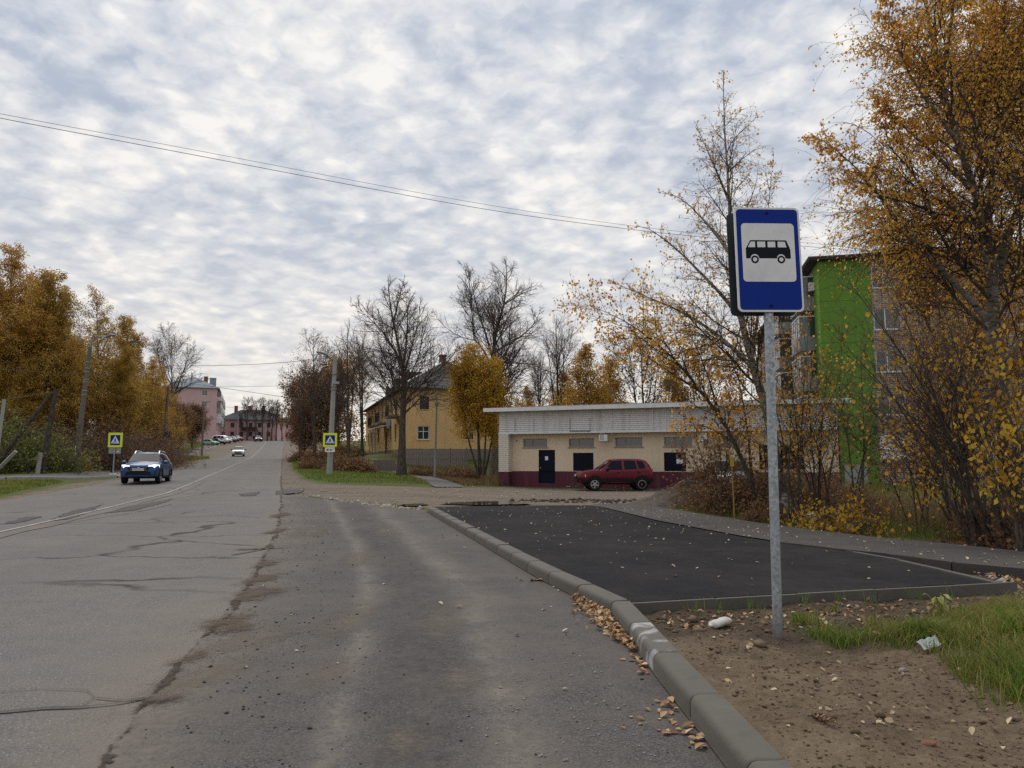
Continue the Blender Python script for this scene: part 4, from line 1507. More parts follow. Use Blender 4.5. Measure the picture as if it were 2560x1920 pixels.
MB().box(34.9, 35.6, -.4, -.06, 13.2, 13.8, BF[3]).build('air_conditioner', M_TRIM, block)

# pink blocks far along the road
PO = P(406, 1088, 190)
pops = {0: [], 1: []}
for f_ in range(4):
    z = 1.6 + 2.95 * f_
    for s in (1.6, 8.9, 5.2):
        if s != 5.2:
            pops[0].append((s, s + 1.35, z, z + 1.5, 'w'))
    for s in np.arange(1.0, 44, 3.6):
        pops[1].append((float(s), float(s) + 1.4, z, z + 1.5, 'w'))
PZ = P(528, 1088, 188)
pa = R(19.5)
pink, PF = house('pink_apartment_block', 'pink four storey apartment block with grey tin roof and balconies', tuple(PO), pa, 12.6, 46, 12.4, 3.6, .6, M_PINK, M_TIN, pops, M_FRAMEW, cat='apartment block')
for f_ in range(1, 4):
    for bs in (2.6, 9.8, 17, 24, 31, 38):
        z = .55 + 2.95 * f_
        MB().box(bs, bs + 3, -1.0, -.006, z, z + 1.05, PF[1]).build('balcony', M_SIDING if (f_ + int(bs)) % 2 else M_GREYPL, pink)
        MB().box(bs + .02, bs + 2.98, -.98, -.01, z + 1.05, z + 2.4, PF[1]).build('balcony_glazing', M_WGLASS if f_ > 1 else M_FRAMEW, pink)
chimney(pink, 11.2, 6, 13.0, 15.8, .8, M_TIN)
chimney(pink, 9, 14, 13.5, 17.0, .5, M_REDB)
for i_, (u, v, Y, A_, lab, yaw) in enumerate(((543, 1101, 240, 19, 'far pink two storey house with dark hipped roof at the road end', 2),
                                              (683, 1101, 262, 14, 'far pale pink house half hidden by bare trees at the road end', -4))):
    o0 = P(u, v, Y)
    fops = {0: [(s, s + 1.2, z, z + 1.5) for z in (1.3, 4.2) for s in np.arange(1.2, A_ - 2, 2.9).tolist()]}
    hse, HF = house('far_house', lab, tuple(o0), R(yaw), A_, 11, 6.6, 3.6 if i_ == 0 else 2.6, .6, M_PINK, M_SLATED, fops, M_FRAMED, mull=(.5,))
    for cx_ in ((4, 8.5, 13) if i_ == 0 else (5,)):
        chimney(hse, cx_, 5, 8.2, 11.6, .45, M_REDB)
    if i_ == 0:
        MB().box(8, 13, -1.1, -.01, 3.2, 3.45).box(8, 13, -1.1, -1.04, 3.45, 4.3).build('balcony', M_FRAMED, hse)

# ------------------------------------------------------------------ signs and poles
def rrect(w, h, r, cx=0.0, cy=0.0, n=5):
    pts = []
    for (sx, sy, a0) in ((1, -1, -90), (1, 1, 0), (-1, 1, 90), (-1, -1, 180)):
        for k in range(n + 1):
            a = R(a0 + 90 * k / n)
            pts.append((cx + sx * (w / 2 - r) + r * math.cos(a), cy + sy * (h / 2 - r) + r * math.sin(a)))
    return pts

def circ(cx, cy, r, n=28):
    return [(cx + r * math.cos(2 * math.pi * k / n), cy + r * math.sin(2 * math.pi * k / n)) for k in range(n)]

FN = lambda a, b, t: (a, -t, b)          # sign plane: x right, z up, t metres towards the viewer

SB = G(1945, 1598, .04)
sroot = empty('bus_stop_sign', (SB[0], SB[1], SB[2]), 0, 'blue and white bus stop sign on a galvanised pole in bare soil', 'road sign')
topP = P(1918, 800, SB[1] + .05)
lx = (P(1920, 700, SB[1])[0] - SB[0])
zt_ = P(1916, 530, SB[1])[2] - SB[2]
poleM = MB().tube([(0, 0, -.3), (lx * .0, 0, 0), (lx, 0, zt_ * .92)], .041, 20)
poleM.build('pole', M_SPANGLE, sroot, True)
px_c = P(1921, 649, SB[1] - .06)
SW, SH = .612, .968
sgn = empty('sign_panel', (px_c[0] - SB[0], -.06, px_c[2] - SB[2]), R(5), None)
sgn.parent = sroot
sgn.rotation_euler = (0, R(-.9), R(4.5))
def sp(name, polys, t0, t1, mat):
    mb = MB()
    for p in polys:
        mb.prism(p, FN, t0, t1)
    return mb.build(name, mat, sgn)
sp('backing_plate', [rrect(SW, SH, .045)], -.004, .010, M_WHITEP)
sp('blue_field', [rrect(SW - .036, SH - .036, .034)], .0105, .0125, M_BLUE)
X = lambda f: (f - .5) * SW
Z = lambda f: (.5 - f) * SH
sp('white_square', [rrect((.905 - .095) * SW, (.715 - .155) * SH, .035, X(.5), Z(.435))], .013, .0145, M_WHITEP)
body_p = [(.152, .488), (.152, .398), (.222, .322), (.232, .318), (.768, .318), (.778, .322), (.828, .398), (.832, .41), (.832, .488), (.82, .494), (.77, .494)]
arch = lambda cx: [(cx + .066 * math.cos(R(a)), .500 - .041 * math.sin(R(a)) * 1.0 - .008) for a in range(0, 181, 20)]
poly = [(.152, .488), (.152, .398), (.222, .322), (.232, .318), (.768, .318), (.778, .322), (.828, .398), (.834, .41), (.834, .488), (.822, .495)]
poly += [(p[0], min(p[1], .495)) for p in arch(.687)] + [(p[0], min(p[1], .495)) for p in arch(.285)] + [(.164, .495)]
sp('bus_pictogram', [[(X(a), Z(b)) for a, b in poly]], .0147, .0157, M_BLACK)
sp('bus_wheels', [circ(X(.285), Z(.503), .036), circ(X(.687), Z(.503), .036)], .0149, .0159, M_BLACK)
sp('bus_hubs', [circ(X(.285), Z(.503), .0195), circ(X(.687), Z(.503), .0195)], .0161, .0166, M_WHITEP)
wq = [[(.232, .332), (.296, .332), (.296, .386), (.19, .386), (.188, .38)], [(.33, .332), (.452, .332), (.452, .386), (.33, .386)],
      [(.488, .332), (.606, .332), (.606, .386), (.488, .386)], [(.642, .332), (.754, .332), (.776, .386), (.642, .386)]]
for w_ in wq:
    sp('bus_window', [[(X(a), Z(b)) for a, b in w_]], .0159, .0164, M_WHITEP)
for z_ in (.430, -.430):
    MB().lathe([(.012, 0), (.012, .008), (.006, .016)], (0, -.0135, z_), (0, -1, 0), 8).build('bolt', M_BLACK, sgn)
s2 = MB().prism(rrect(SW, SH, .045), FN, -.125, -.112).build('rear_panel', M_DARKBACK, sgn)
s2.location = (-.022, 0, -.012)
MB().prism(rrect(SW - .03, SH - .03, .04), FN, -.128, -.1255).build('rear_face', M_BLUE, s2)
for z_ in (.36, -.36):
    MB().box(-.07, .07, .0042, .108, z_ - .02, z_ + .02).build('clamp', M_STEEL, sgn)

def ped_panel(root, loc, yaw, size, mirror=1, tilt=0.0):
    p_ = empty('crossing_panel', loc)
    p_.parent = root
    p_.rotation_euler = (0, tilt, yaw)
    def q(name, polys, t0, t1, mat):
        mb = MB()
        for po in polys:
            mb.prism([(a * mirror, b) for a, b in po], FN, t0, t1)
        return mb.build(name, mat, p_)
    s = size
    q('lime_border', [rrect(s, s, .05 * s)], -.005, .012, M_YELS)
    b = s * .70
    q('blue_square', [rrect(b, b, .01, 0, -.01 * s)], .0125, .0145, M_BLUE)
    t = b * .46
    q('white_triangle', [[(-t * .98, -t * .74), (t * .98, -t * .74), (0, t * .9)]], .015, .0165, M_WHITEP)
    k = b / 2
    man = [[(-.02, .26), (.10, .22), (.12, .0), (.22, -.12), (.17, -.17), (.06, -.06), (.05, .02), (.10, -.22), (.30, -.50), (.22, -.56), (.02, -.24), (-.10, -.34), (-.30, -.58), (-.38, -.54), (-.18, -.26), (-.08, -.02), (-.07, .10), (-.16, .02), (-.17, -.12), (-.23, -.12), (-.22, .06)],
           circ(.02, .36, .075, 14)]
    q('walking_figure', [[(a * k, b_ * k) for a, b_ in po] for po in man], .0167, .0177, M_BLACK)
    st = [[(-.66, -.60), (-.50, -.60), (-.42, -.50), (-.54, -.50)], [(-.10, -.60), (.08, -.60), (.05, -.50), (-.07, -.50)], [(.50, -.60), (.66, -.60), (.52, -.50), (.42, -.50)]]
    q('stripes', [[(a * k, b_ * k) for a, b_ in po] for po in st], .0167, .0178, M_BLACK)
    return p_

# sign by the left pavement
LS = P(282, 1183, 45)
LS[2] = float(H(LS[0], LS[1])) + .05
lsign = empty('crossing_sign', tuple(LS), 0, 'lime bordered pedestrian crossing sign on its own thin post by the left pavement', 'road sign', 'pedestrian crossing signs')
cz = P(285, 1100, 45)[2] - LS[2]
MB().tube([(0, 0, -.3), (0.05, 0, cz + .4)], .038, 8).build('post', M_GREYPL, lsign, True)
MB().lathe([(.34, -.1), (.28, .10), (.12, .16)], (0, 0, 0), (0, 0, 1), 12).build('post_footing', M_CONC, lsign)
ped_panel(lsign, (.07, -.05, cz), R(-2), .88, 1)
MB().box(-.35, .38, .05, .056, cz - .82, cz - .46).build('plate_back', M_GREYPL, lsign)
MB().box(.15, .28, .044, .0495, cz - .72, cz - .66).build('label', M_PAPER, lsign)

# lamp post with its sign across the road
RL = P(823, 1171, 47.5)
RL[2] = float(H(RL[0], RL[1]))
lamp = empty('lamp_post', tuple(RL), 0, 'tall pale square concrete lamp post on the grass corner by the junction', 'lamp post')
lt = P(838, 890, 47.5) - RL
MB().tube([(0, 0, -.5), (lt[0], lt[1], lt[2])], [.20, .125], 4).build('post', M_CONC, lamp)
hd = P(801, 882, 47) - RL
MB().tube([(lt[0], lt[1], lt[2] - .3), (lt[0] - .4, 0, lt[2] - .08), (hd[0] + .4, hd[1], hd[2] - .12)], .03, 6).build('bracket', M_STEEL, lamp, True)
MB().tube([(hd[0] + .5, hd[1], hd[2] - .16), (hd[0] + .3, hd[1], hd[2] - .05), (hd[0] - .25, hd[1], hd[2] + .08)], [.05, .10, .06], 8).build('lamp_head', M_STEEL, lamp, True)
cz_ = P(838, 957, 47.5) - RL
MB().box(cz_[0] - .05, cz_[0] + .30, -.28, -.12, cz_[2] - .1, cz_[2] + .06).build('camera_housing', M_GREYPL, lamp)
for z_ in (lt[2] - 1.2, lt[2] - 2.0, lt[2] - 2.2):
    k_ = z_ / lt[2]
    MB().box(lt[0] * k_ - .17, lt[0] * k_ + .17, -.17, .17, z_, z_ + .06).build('band', M_STEEL, lamp)
RS = P(826, 1100, 47.2)
rs_ = empty('crossing_sign', (RS[0], RS[1] - .05, RS[2]), R(3), 'lime bordered pedestrian crossing sign with dark glasses plate on the pale lamp post', 'road sign', 'pedestrian crossing signs')
ped_panel(rs_, (0, -.05, 0), 0, .88)
pl = MB().prism(rrect(.62, .30, .02, .0, -.615), FN, .04, .052).build('plate', M_WHITEP, rs_)
gp_ = MB()
for c_ in (-.14, .07):
    gp_.prism(circ(c_, -.63, .055, 14), FN, .0525, .0545)
gp_.prism([(-.10, -.62), (.04, -.62), (.04, -.605), (-.10, -.605)], FN, .0525, .0548)
gp_.prism([(.10, -.61), (.24, -.53), (.25, -.545), (.11, -.63)], FN, .0525, .0547)
gp_.prism([(-.18, -.60), (-.05, -.53), (-.045, -.545), (-.165, -.62)], FN, .0525, .0546)
gp_.build('glasses_pictogram', M_BLACK, pl)
MB().box(-.3, .3, .0, .04, -.2, -.16).box(-.2, .2, .0, .04, -.64, -.6).build('clamp', M_STEEL, rs_)

def street_pole(name, label, base_px, top_px, Y, r0, r1, mat, n=8, cat='pole', group=None, dY=0.0):
    b = P(*base_px, Y)
    b[2] = float(H(b[0], b[1]))
    t = P(*top_px, Y + dY) - b
    o = empty(name, tuple(b), 0, label, cat, group)
    MB().tube([tuple(-t * .05), (0, 0, 0), tuple(t * .5), tuple(t)], [r0 * 1.02, r0, (r0 + r1) / 2, r1], n).build('post', mat, o, True)
    return o, t

# leaning concrete street lamp on the left
lp, t = street_pole('street_lamp', 'leaning brown concrete street lamp with curved arm among golden birches', (187, 1174), (225, 868), 47, .19, .12, M_POLEC, 10, 'street lamp', 'street lamps')
hd = P(284, 838, 46) - np.array(lp.location)
MB().tube([tuple(t * .97), (t[0] + .1, t[1], t[2] + .35), (t[0] + .42, t[1], t[2] + .72), (hd[0] - .5, hd[1], hd[2] - .12)], .045, 6).build('arm', M_STEEL, lp, True)
MB().tube([(hd[0] - .55, hd[1], hd[2] - .14), (hd[0] - .2, hd[1], hd[2]), (hd[0] + .1, hd[1], hd[2] + .02)], [.05, .10, .05], 8).build('lamp_head', M_STEEL, lp, True)
for f_ in (.62, .65, .72, .74, .80, .83, .88):
    c_ = t * f_
    MB().lathe([(.165, -.025), (.165, .025)], tuple(c_), tuple(t), 10).build('band', M_GREYPL, lp)
MB().box(t[0] * .13 - .02, t[0] * .13 + .04, -.19, -.172, 1.0, 1.7).build('paint_mark', M_PAPER, lp)
# next lamps
lp2, t2 = street_pole('street_lamp', 'dark street lamp pole with coiled cable by the bare tree', (407, 1142), (421, 966), 72, .17, .12, M_POLEC, 8, 'street lamp', 'street lamps')
hd = P(446, 952, 71.5) - np.array(lp2.location)
MB().tube([tuple(t2 * .98), (t2[0] + .15, 0, t2[2] + .3), (hd[0], hd[1], hd[2])], .05, 6).build('arm', M_STEEL, lp2, True)
MB().lathe([(.28, -.04), (.36, 0), (.28, .04), (.2, 0)], tuple(t2 * .38 + np.array([.25, -.1, 0])), (.2, -1, 0), 14).build('cable_coil', M_WIRE, lp2)
lp3, t3 = street_pole('street_lamp', 'farther slim street lamp in front of the pink block', (505, 1122), (510, 1016), 112, .16, .10, M_POLEC, 6, 'street lamp', 'street lamps')
hd = P(528, 1003, 111.5) - np.array(lp3.location)
MB().tube([tuple(t3 * .98), (t3[0] + .15, 0, t3[2] + .5), (hd[0], hd[1], hd[2])], .06, 6).build('arm', M_STEEL, lp3, True)
# old wooden pole with strut
wp = P(104, 1181, 43)
wp[2] = float(H(wp[0], wp[1]))
wpole = empty('utility_pole', tuple(wp), 0, 'old dark wooden utility pole with long strut and concrete stubs', 'utility pole')
tw = P(139, 974, 43) - wp
MB().tube([(0, 0, -.3), tuple(tw)], [.17, .12], 10).build('post', M_WOODP, wpole, True)
sb_ = P(-18, 1172, 42) - wp
st_ = MB().tube([tuple(sb_), tuple(tw * .96 + np.array([-.1, -.12, 0]))], [.14, .10], 8).build('strut', M_WOODP, wpole, True)
cs = P(95, 1183, 42.7) - wp
cs2 = P(104, 1132, 42.7) - wp
MB().tube([(cs[0], cs[1] - .1, -.3), (cs2[0], cs2[1] - .1, cs2[2])], .14, 4).build('concrete_stub', M_CONC, wpole)
a_s, b_s = P(-4, 1172, 41.7) - wp, P(40, 1128, 41.7) - wp
MB().tube([tuple(a_s), tuple(b_s)], .11, 4).build('concrete_stub', M_CONC, wpole)
for f_ in (.07, .22):
    MB().lathe([(.2, -.02), (.2, .02)], tuple(tw * f_), tuple(tw), 8).build('wire_binding', M_WIRE, wpole)
street_pole('short_post', 'short pale square concrete post at the left edge', (-16, 1190), (11, 998), 40, .12, .10, M_CONC, 4, 'post')
# thin post before the yellow house
tp, tt = street_pole('lamp_post', 'slim pale lamp post in front of the yellow house', (1087, 1168), (1092, 1002), 57, .10, .075, M_CONC, 6, 'lamp post')
MB().tube([tuple(tt), (tt[0] - .02, 0, tt[2] + .35), (tt[0] + .2, -.1, tt[2] + .7)], .035, 6).build('arm', M_STEEL, tp, True)
MB().box(tt[0] - .14, tt[0] + .14, -.12, .12, tt[2] - .3, tt[2] - .18).build('band', M_STEEL, tp)
# far thin poles
for (bu, bv, tu, tv, Y, lab) in ((592, 1096, 596, 1040, 215, 'far pale post before the pink houses at the road end'), (558, 1096, 562, 1046, 200, 'far dark post with stay wires beside the parked cars')):
    street_pole('far_pole', lab, (bu, bv), (tu, tv), Y, .15, .11, M_CONC if bu > 580 else M_POLEC, 6)

# wires
def wire(name, label, pts, r=.012, sag=0.0):
    W_ = [P(*p) for p in pts]
    W_ = smooth_line(W_, 3)
    o = MB().tube(W_, r, 5).build(name, M_WIRE, None, True)
    tag(o, label, 'cable', 'overhead cables')
wire('overhead_cable', 'thicker lower of the two black cables crossing the cloudy sky', [(-900, 118, 17), (-160, 262, 20), (0, 296, 21), (500, 390, 24), (1000, 486, 27), (1280, 535, 29), (1560, 572, 31), (1800, 598, 33), (2300, 640, 37)], .010)
wire('overhead_cable', 'thinner upper of the two black cables crossing the cloudy sky', [(-900, 104, 17.4), (-160, 252, 20.4), (0, 285, 21.4), (500, 377, 24.4), (1000, 474, 27.4), (1280, 523, 29.4), (1560, 563, 31.4), (1800, 590, 33.4), (2300, 630, 37.4)], .007)
wire('overhead_cable', 'long flat cable from the bare left tree to the pale lamp post', [(420, 915, 72), (560, 914, 65), (700, 908, 55), (835, 893, 47.5)], .018)
wire('overhead_cable', 'cable descending from the pink block roof towards the right trees', [(428, 952, 100), (530, 966, 90), (640, 982, 80), (760, 1000, 70), (860, 1010, 66)], .022)
wire('overhead_cable', 'faint high cable above the far road end', [(430, 968, 110), (560, 967, 100), (720, 965, 85), (836, 962, 75)], .016)
wire('overhead_cable', 'faint low cable above the far pink houses', [(540, 1017, 150), (610, 1020, 190), (700, 1024, 220)], .02)
wire('overhead_cable', 'sagging cable between the short pale post and the wooden pole', [(-60, 1003, 40), (11, 999, 40), (70, 990, 41.5), (139, 978, 43)], .016)
wire('overhead_cable', 'cable from the wooden pole towards the leaning street lamp', [(-60, 918, 40), (60, 928, 43), (150, 934, 45.5), (216, 934, 47)], .016)
wire('overhead_cable', 'cable bundle between the two left street lamps', [(216, 934, 47), (270, 985, 54), (340, 1008, 63), (418, 998, 72)], .022)
wire('overhead_cable', 'cables from the slim post across the yellow house front', [(960, 1000, 60), (1092, 998, 57), (1180, 1004, 56), (1260, 1000, 55)], .014)

# ------------------------------------------------------------------ vehicles
def make_car(name, label, loc, yaw, st, wheels, rw, paint_m, wins, shield, rear, lights, W, group=None, lit=False, clad=None, rails=False, grille=None, plate=True,
             cat='car', mirrors=None, dark_lower=False, emblem=False, tilt=0.0, plate_text=None, steel_rear=False):
    """st: stations (x, z_floor, z_belt, z_top, half width, half width of roof), rear to front"""
    root = empty(name, loc, yaw, label, cat, group)
    root.rotation_euler = (0, tilt, yaw)
    st = np.array(st, float)
    xs = st[:, 0]
    # denser stations
    xd = np.unique(np.concatenate([np.linspace(a, b, 4) for a, b in zip(xs[:-1], xs[1:])]))
    S = np.stack([np.interp(xd, xs, st[:, k]) for k in range(6)], 1)
    ker = np.array([.2, .6, .2])
    for k in range(1, 6):
        S[1:-1, k] = np.convolve(S[:, k], ker, mode='valid')
    V, n = [], 16
    for x, zf, zb, zt, w, wt in S:
        half = [(0, zf), (w * .80, zf), (w * .965, zf + .08), (w, zf + .28), (w * 1.0, (zf + zb) / 2 + .12), (w * .975, zb - .01), (w * .955, zb + .015), (wt + .015, max(zt - .10, zb + .02)), (wt * .90, max(zt - .025, zb + .03)), (0, max(zt, zb + .035))]
        ring = [(x, y, z) for y, z in half] + [(x, -y, z) for y, z in half[-2:0:-1]]
        n = len(ring)
        V += ring
    q = []
    m = len(S)
    for i in range(m - 1):
        for j in range(n):
            q.append((i * n + j, (i + 1) * n + j, (i + 1) * n + (j + 1) % n, i * n + (j + 1) % n))
    V += [(S[0, 0] - .01, 0, (S[0, 1] + S[0, 3]) / 2), (S[-1, 0] + .015, 0, (S[-1, 1] + S[-1, 3]) / 2)]
    tr = [(j, (j + 1) % n, m * n) for j in range(n)] + [((m - 1) * n + (j + 1) % n, (m - 1) * n + j, m * n + 1) for j in range(n)]
    # the body side stays whole; wheel-arch shade is painted on as dark discs
    me = np_mesh('body', V, np.array(q)[:, ::-1], np.array(tr)[:, ::-1], smooth=True)
    me.set_sharp_from_angle(angle=R(38))
    bo = link('body', me, paint_m, root)

    def sd_(x, z, e=.010):
        zb = np.interp(x, S[:, 0], S[:, 2])
        zt = np.interp(x, S[:, 0], S[:, 3])
        w = np.interp(x, S[:, 0], S[:, 4])
        wt = np.interp(x, S[:, 0], S[:, 5])
        zf = np.interp(x, S[:, 0], S[:, 1])
        return float(np.interp(z, [zf, zf + .08, zf + .28, (zf + zb) / 2 + .12, zb - .01, zb + .015, max(zt - .10, zb + .02)], [w * .8, w * .965, w, w, w * .975, w * .955, wt + .015])) + e

    def side(poly, mat, nm, e=.010, par=None, th=.004):
        obs = []
        for s in (1, -1):
            dense = []
            for a, b in zip(poly, poly[1:] + poly[:1]):
                for k in range(4):
                    dense.append((a[0] + (b[0] - a[0]) * k / 4, a[1] + (b[1] - a[1]) * k / 4))
            c = np.mean(dense, 0)
            vs = [(x, s * sd_(x, z, e), z) for x, z in dense] + [(x, s * sd_(x, z, -.01), z) for x, z in dense] + [(c[0], s * sd_(c[0], c[1], e), c[1])]
            k_ = len(dense)
            fs = [(i, (i + 1) % k_, 2 * k_) for i in range(k_)] + [(i, k_ + i, k_ + (i + 1) % k_, (i + 1) % k_) for i in range(k_)]
            if s < 0:
                fs = [f[::-1] for f in fs]
            obs.append(MB().add(vs, fs).build(nm, mat, par or root))
        return obs
    for p in wins:
        side(p, M_GLASS, 'side_window')
        
    def cross(x0, z0, y0, x1, z1, y1, mat, nm, off=.012):
        d = Vector((x1 - x0, 0, z1 - z0)).normalized()
        up = Vector((-d.z, 0, d.x))
        if up.z < 0:
            up = -up
        o = up * off
        rows = []
        for f in (0, .5, 1):
            y = y0 + (y1 - y0) * f
            for g in np.linspace(-1, 1, 7):
                rows.append((x0 + (x1 - x0) * f + o.x - .05 * abs(g) ** 2 * (1 if x0 > 0 else -1), y * g, z0 + (z1 - z0) * f + o.z))
        f_ = [(r * 7 + c, r * 7 + c + 1, (r + 1) * 7 + c + 1, (r + 1) * 7 + c) for r in range(2) for c in range(6)]
        return MB().add(rows, f_).build(nm, mat, root, True)
    cross(*shield, M_GLASS, 'windscreen')
    if rear:
        cross(*rear, M_GLASS, 'rear_window')
    wv_ = W / 2
    for i_, x in enumerate(wheels):
        for s in (1, -1):
            y = s * (wv_ - .12)
            wl = MB().lathe([(rw * .62, -.10), (rw * .93, -.11), (rw, -.07), (rw, .07), (rw * .93, .11), (rw * .62, .10)], (x, y, rw), (0, s, 0), 22).build('wheel', M_RUBBER, root, True)
            rm = MB().lathe([(rw * .64, .05), (rw * .64, .108), (rw * .57, .112), (rw * .55, .075)], (x, y, rw), (0, s, 0), 20)
            ns_ = 5
            steel = steel_rear and i_ == 0
            if steel:
                rm.lathe([(rw * .56, .06), (rw * .30, .085), (rw * .14, .10)], (x, y, rw), (0, s, 0), 16)
            else:
                for k in range(ns_):
                    a = 2 * math.pi * k / ns_ + .3
                    c_, s_ = math.cos(a), math.sin(a)
                    M_ = Matrix.Translation((x, y + s * .085, rw)) @ Matrix.Rotation(a, 4, 'Y')
                    rm.box(.02, rw * .60, -.016, .016, -.038, .038, M_)
                rm.lathe([(rw * .16, .06), (rw * .16, .108)], (x, y, rw), (0, s, 0), 10)
            rm.build('rim', M_ALLOY, wl, True)
            MB().lathe([(rw * .56, .055), (rw * .56, .066)], (x, y, rw), (0, s, 0), 16).build('wheel_disc', M_RECESS, wl)
            # arch: dark disc on the body side paints the opening's shade, then the flare
            ar, pts = MB(), []
            ra = rw * 1.16
            fl_ = clad or M_RECESS
            yb = s * (wv_ * .985)
            dsk = [(x + ra * math.cos(R(a)), rw + .02 + ra * math.sin(R(a))) for a in range(-15, 196, 15)]
            ar.add([(px, s * (sd_(px, max(pz, .30), .006)), pz) for px, pz in dsk] + [(x, s * sd_(x, rw + .1, .006), rw)],
                   [((i, i + 1, len(dsk)) if s < 0 else (i + 1, i, len(dsk))) for i in range(len(dsk) - 1)])
            ar.build('arch_shade_disc', M_RECESS, root)
            if clad:
                fm = MB()
                r2 = ra * 1.16
                out = [(x + r2 * math.cos(R(a)), rw + .02 + r2 * math.sin(R(a))) for a in range(-10, 191, 12)]
                inn = [(x + ra * math.cos(R(a)), rw + .02 + ra * math.sin(R(a))) for a in range(-10, 191, 12)]
                k_ = len(out)
                fm.add([(p[0], s * sd_(p[0], max(p[1], .3), .03), p[1]) for p in out] + [(p[0], s * sd_(p[0], max(p[1], .3), .035), p[1]) for p in inn] + [(p[0], s * sd_(p[0], max(p[1], .3), -.01), p[1]) for p in out],
                       [f if s > 0 else f[::-1] for i in range(k_ - 1) for f in ((i, i + 1, k_ + i + 1, k_ + i), (2 * k_ + i, 2 * k_ + i + 1, i + 1, i))])
                fm.build('wheel_flare', clad, root)
    xf, xr = xs[-1], xs[0]
    if clad:
        z0 = float(np.interp(0, S[:, 0], S[:, 1]))
        side([(wheels[0] + rw * 1.3, z0 + .0), (wheels[1] - rw * 1.3, z0 + .0), (wheels[1] - rw * 1.3, z0 + (.34 if dark_lower else .16)), (wheels[0] + rw * 1.3, z0 + (.34 if dark_lower else .16))], clad, 'side_cladding', .018)
    if lights:
        (hx0, hz0, hx1, hz1), (tx0, tz0, tx1, tz1) = lights
        hl = M_LIT if lit else M_LAMP
        for s in (1, -1):
            w0 = float(np.interp(hx1, S[:, 0], S[:, 4]))
            yy0, yy1 = s * (sd_(hx0, (hz0 + hz1) / 2, .012)), s * w0 * .52
            xa = hx1 + .012
            vs = [(hx0, yy0, hz0 + .03), (hx0, yy0, hz1), (xa, s * w0 * .86, hz1), (xa + .03, yy1, hz1 - .05), (xa + .035, yy1, hz0 + .02), (xa, s * w0 * .88, hz0)]
            vs += [(v[0] - .08, v[1] * .93, v[2]) for v in vs]
            fs = [(0, 1, 2, 5), (5, 2, 3, 4), (1, 7, 8, 2), (2, 8, 9, 3), (0, 5, 11, 6), (5, 4, 10, 11), (3, 9, 10, 4), (0, 6, 7, 1)]
            if s > 0:
                fs = [f[::-1] for f in fs]
            MB().add(vs, fs).build('headlight', hl, root)
            MB().box(min(tx0, tx1), max(tx0, tx1), *sorted((s * sd_((tx0 + tx1) / 2, (tz0 + tz1) / 2, .012), s * (wv_ * .70))), tz0, tz1).build('tail_light', M_REDL, root)
    zf0 = st[-1][1]
    zh = st[-1][2]
    if grille:
        gz0_, gz1_, gw = grille
        g_ = MB().add([(xf + .03, -gw, gz1_), (xf + .03, gw, gz1_), (xf + .045, gw * .78, gz0_), (xf + .045, -gw * .78, gz0_), (xf - .1, -gw, gz1_), (xf - .1, gw, gz1_), (xf - .1, gw * .78, gz0_), (xf - .1, -gw * .78, gz0_)],
                      [(0, 1, 2, 3)[::-1], (0, 4, 5, 1)[::-1], (3, 2, 6, 7)[::-1], (0, 3, 7, 4)[::-1], (1, 5, 6, 2)[::-1]]).build('grille', M_PLASTIC, root)
        for k in range(3):
            z = gz0_ + (gz1_ - gz0_) * (k + .7) / 3.4
            MB().box(xf + .02, xf + .052, -gw * .74, gw * .74, z, z + .012).build('grille_bar', M_STEEL if emblem else M_PLASTIC, g_)
        if emblem:
            zc_ = (gz0_ + gz1_) / 2 + .03
            em = MB()
            ell = [(xf + .062, .085 * math.cos(a), zc_ + .048 * math.sin(a)) for a in np.linspace(0, 2 * math.pi, 21)]
            em.tube(ell, .010, 5)
            em.tube([(xf + .062, .045, zc_ - .03), (xf + .062, .03, zc_ + .034)], .009, 5).tube([(xf + .062, -.03, zc_ - .034), (xf + .062, -.045, zc_ + .03)], .009, 5).tube([(xf + .062, .036, zc_ - .004), (xf + .062, -.036, zc_ + .006)], .008, 5)
            em.build('emblem', M_CHROME, g_)
    # bumper lower intake
    wq_ = st[-1][4]
    MB().add([(xf + .03, -wq_ * .72, zf0 + .22), (xf + .03, wq_ * .72, zf0 + .22), (xf + .0, wq_ * .85, zf0 + .02), (xf + .0, -wq_ * .85, zf0 + .02), (xf - .15, -wq_ * .85, zf0 - .03), (xf - .15, wq_ * .85, zf0 - .03)],
             [(3, 2, 1, 0), (3, 4, 5, 2)]).build('lower_intake', M_PLASTIC, root)
    if plate:
        pz = zf0 + .27
        p_ = MB().box(xf + .04, xf + .055, -.26, .26, pz, pz + .112).build('number_plate', M_PLATE, root)
        MB().box(xr - .035, xr - .012, -.26, .26, pz + .2, pz + .31).build('number_plate', M_PLATE, root)
        if plate_text:
            cu = bpy.data.curves.new('plate_text', 'FONT')
            cu.body = plate_text
            cu.size = .10
            cu.align_x = 'CENTER'
            cu.extrude = .001
            tmp = bpy.data.objects.new('plate_text_curve', cu)
            COL.objects.link(tmp)
            tm = bpy.data.meshes.new_from_object(tmp.evaluated_get(bpy.context.evaluated_depsgraph_get()))
            bpy.data.objects.remove(tmp)
            tm.materials.clear()
            to = link('plate_text', tm, M_BLACK, p_)
            to['kind'] = 'stuff'
            to.rotation_euler = (R(90), 0, R(90))
            to.location = (xf + .057, 0, pz + .02)
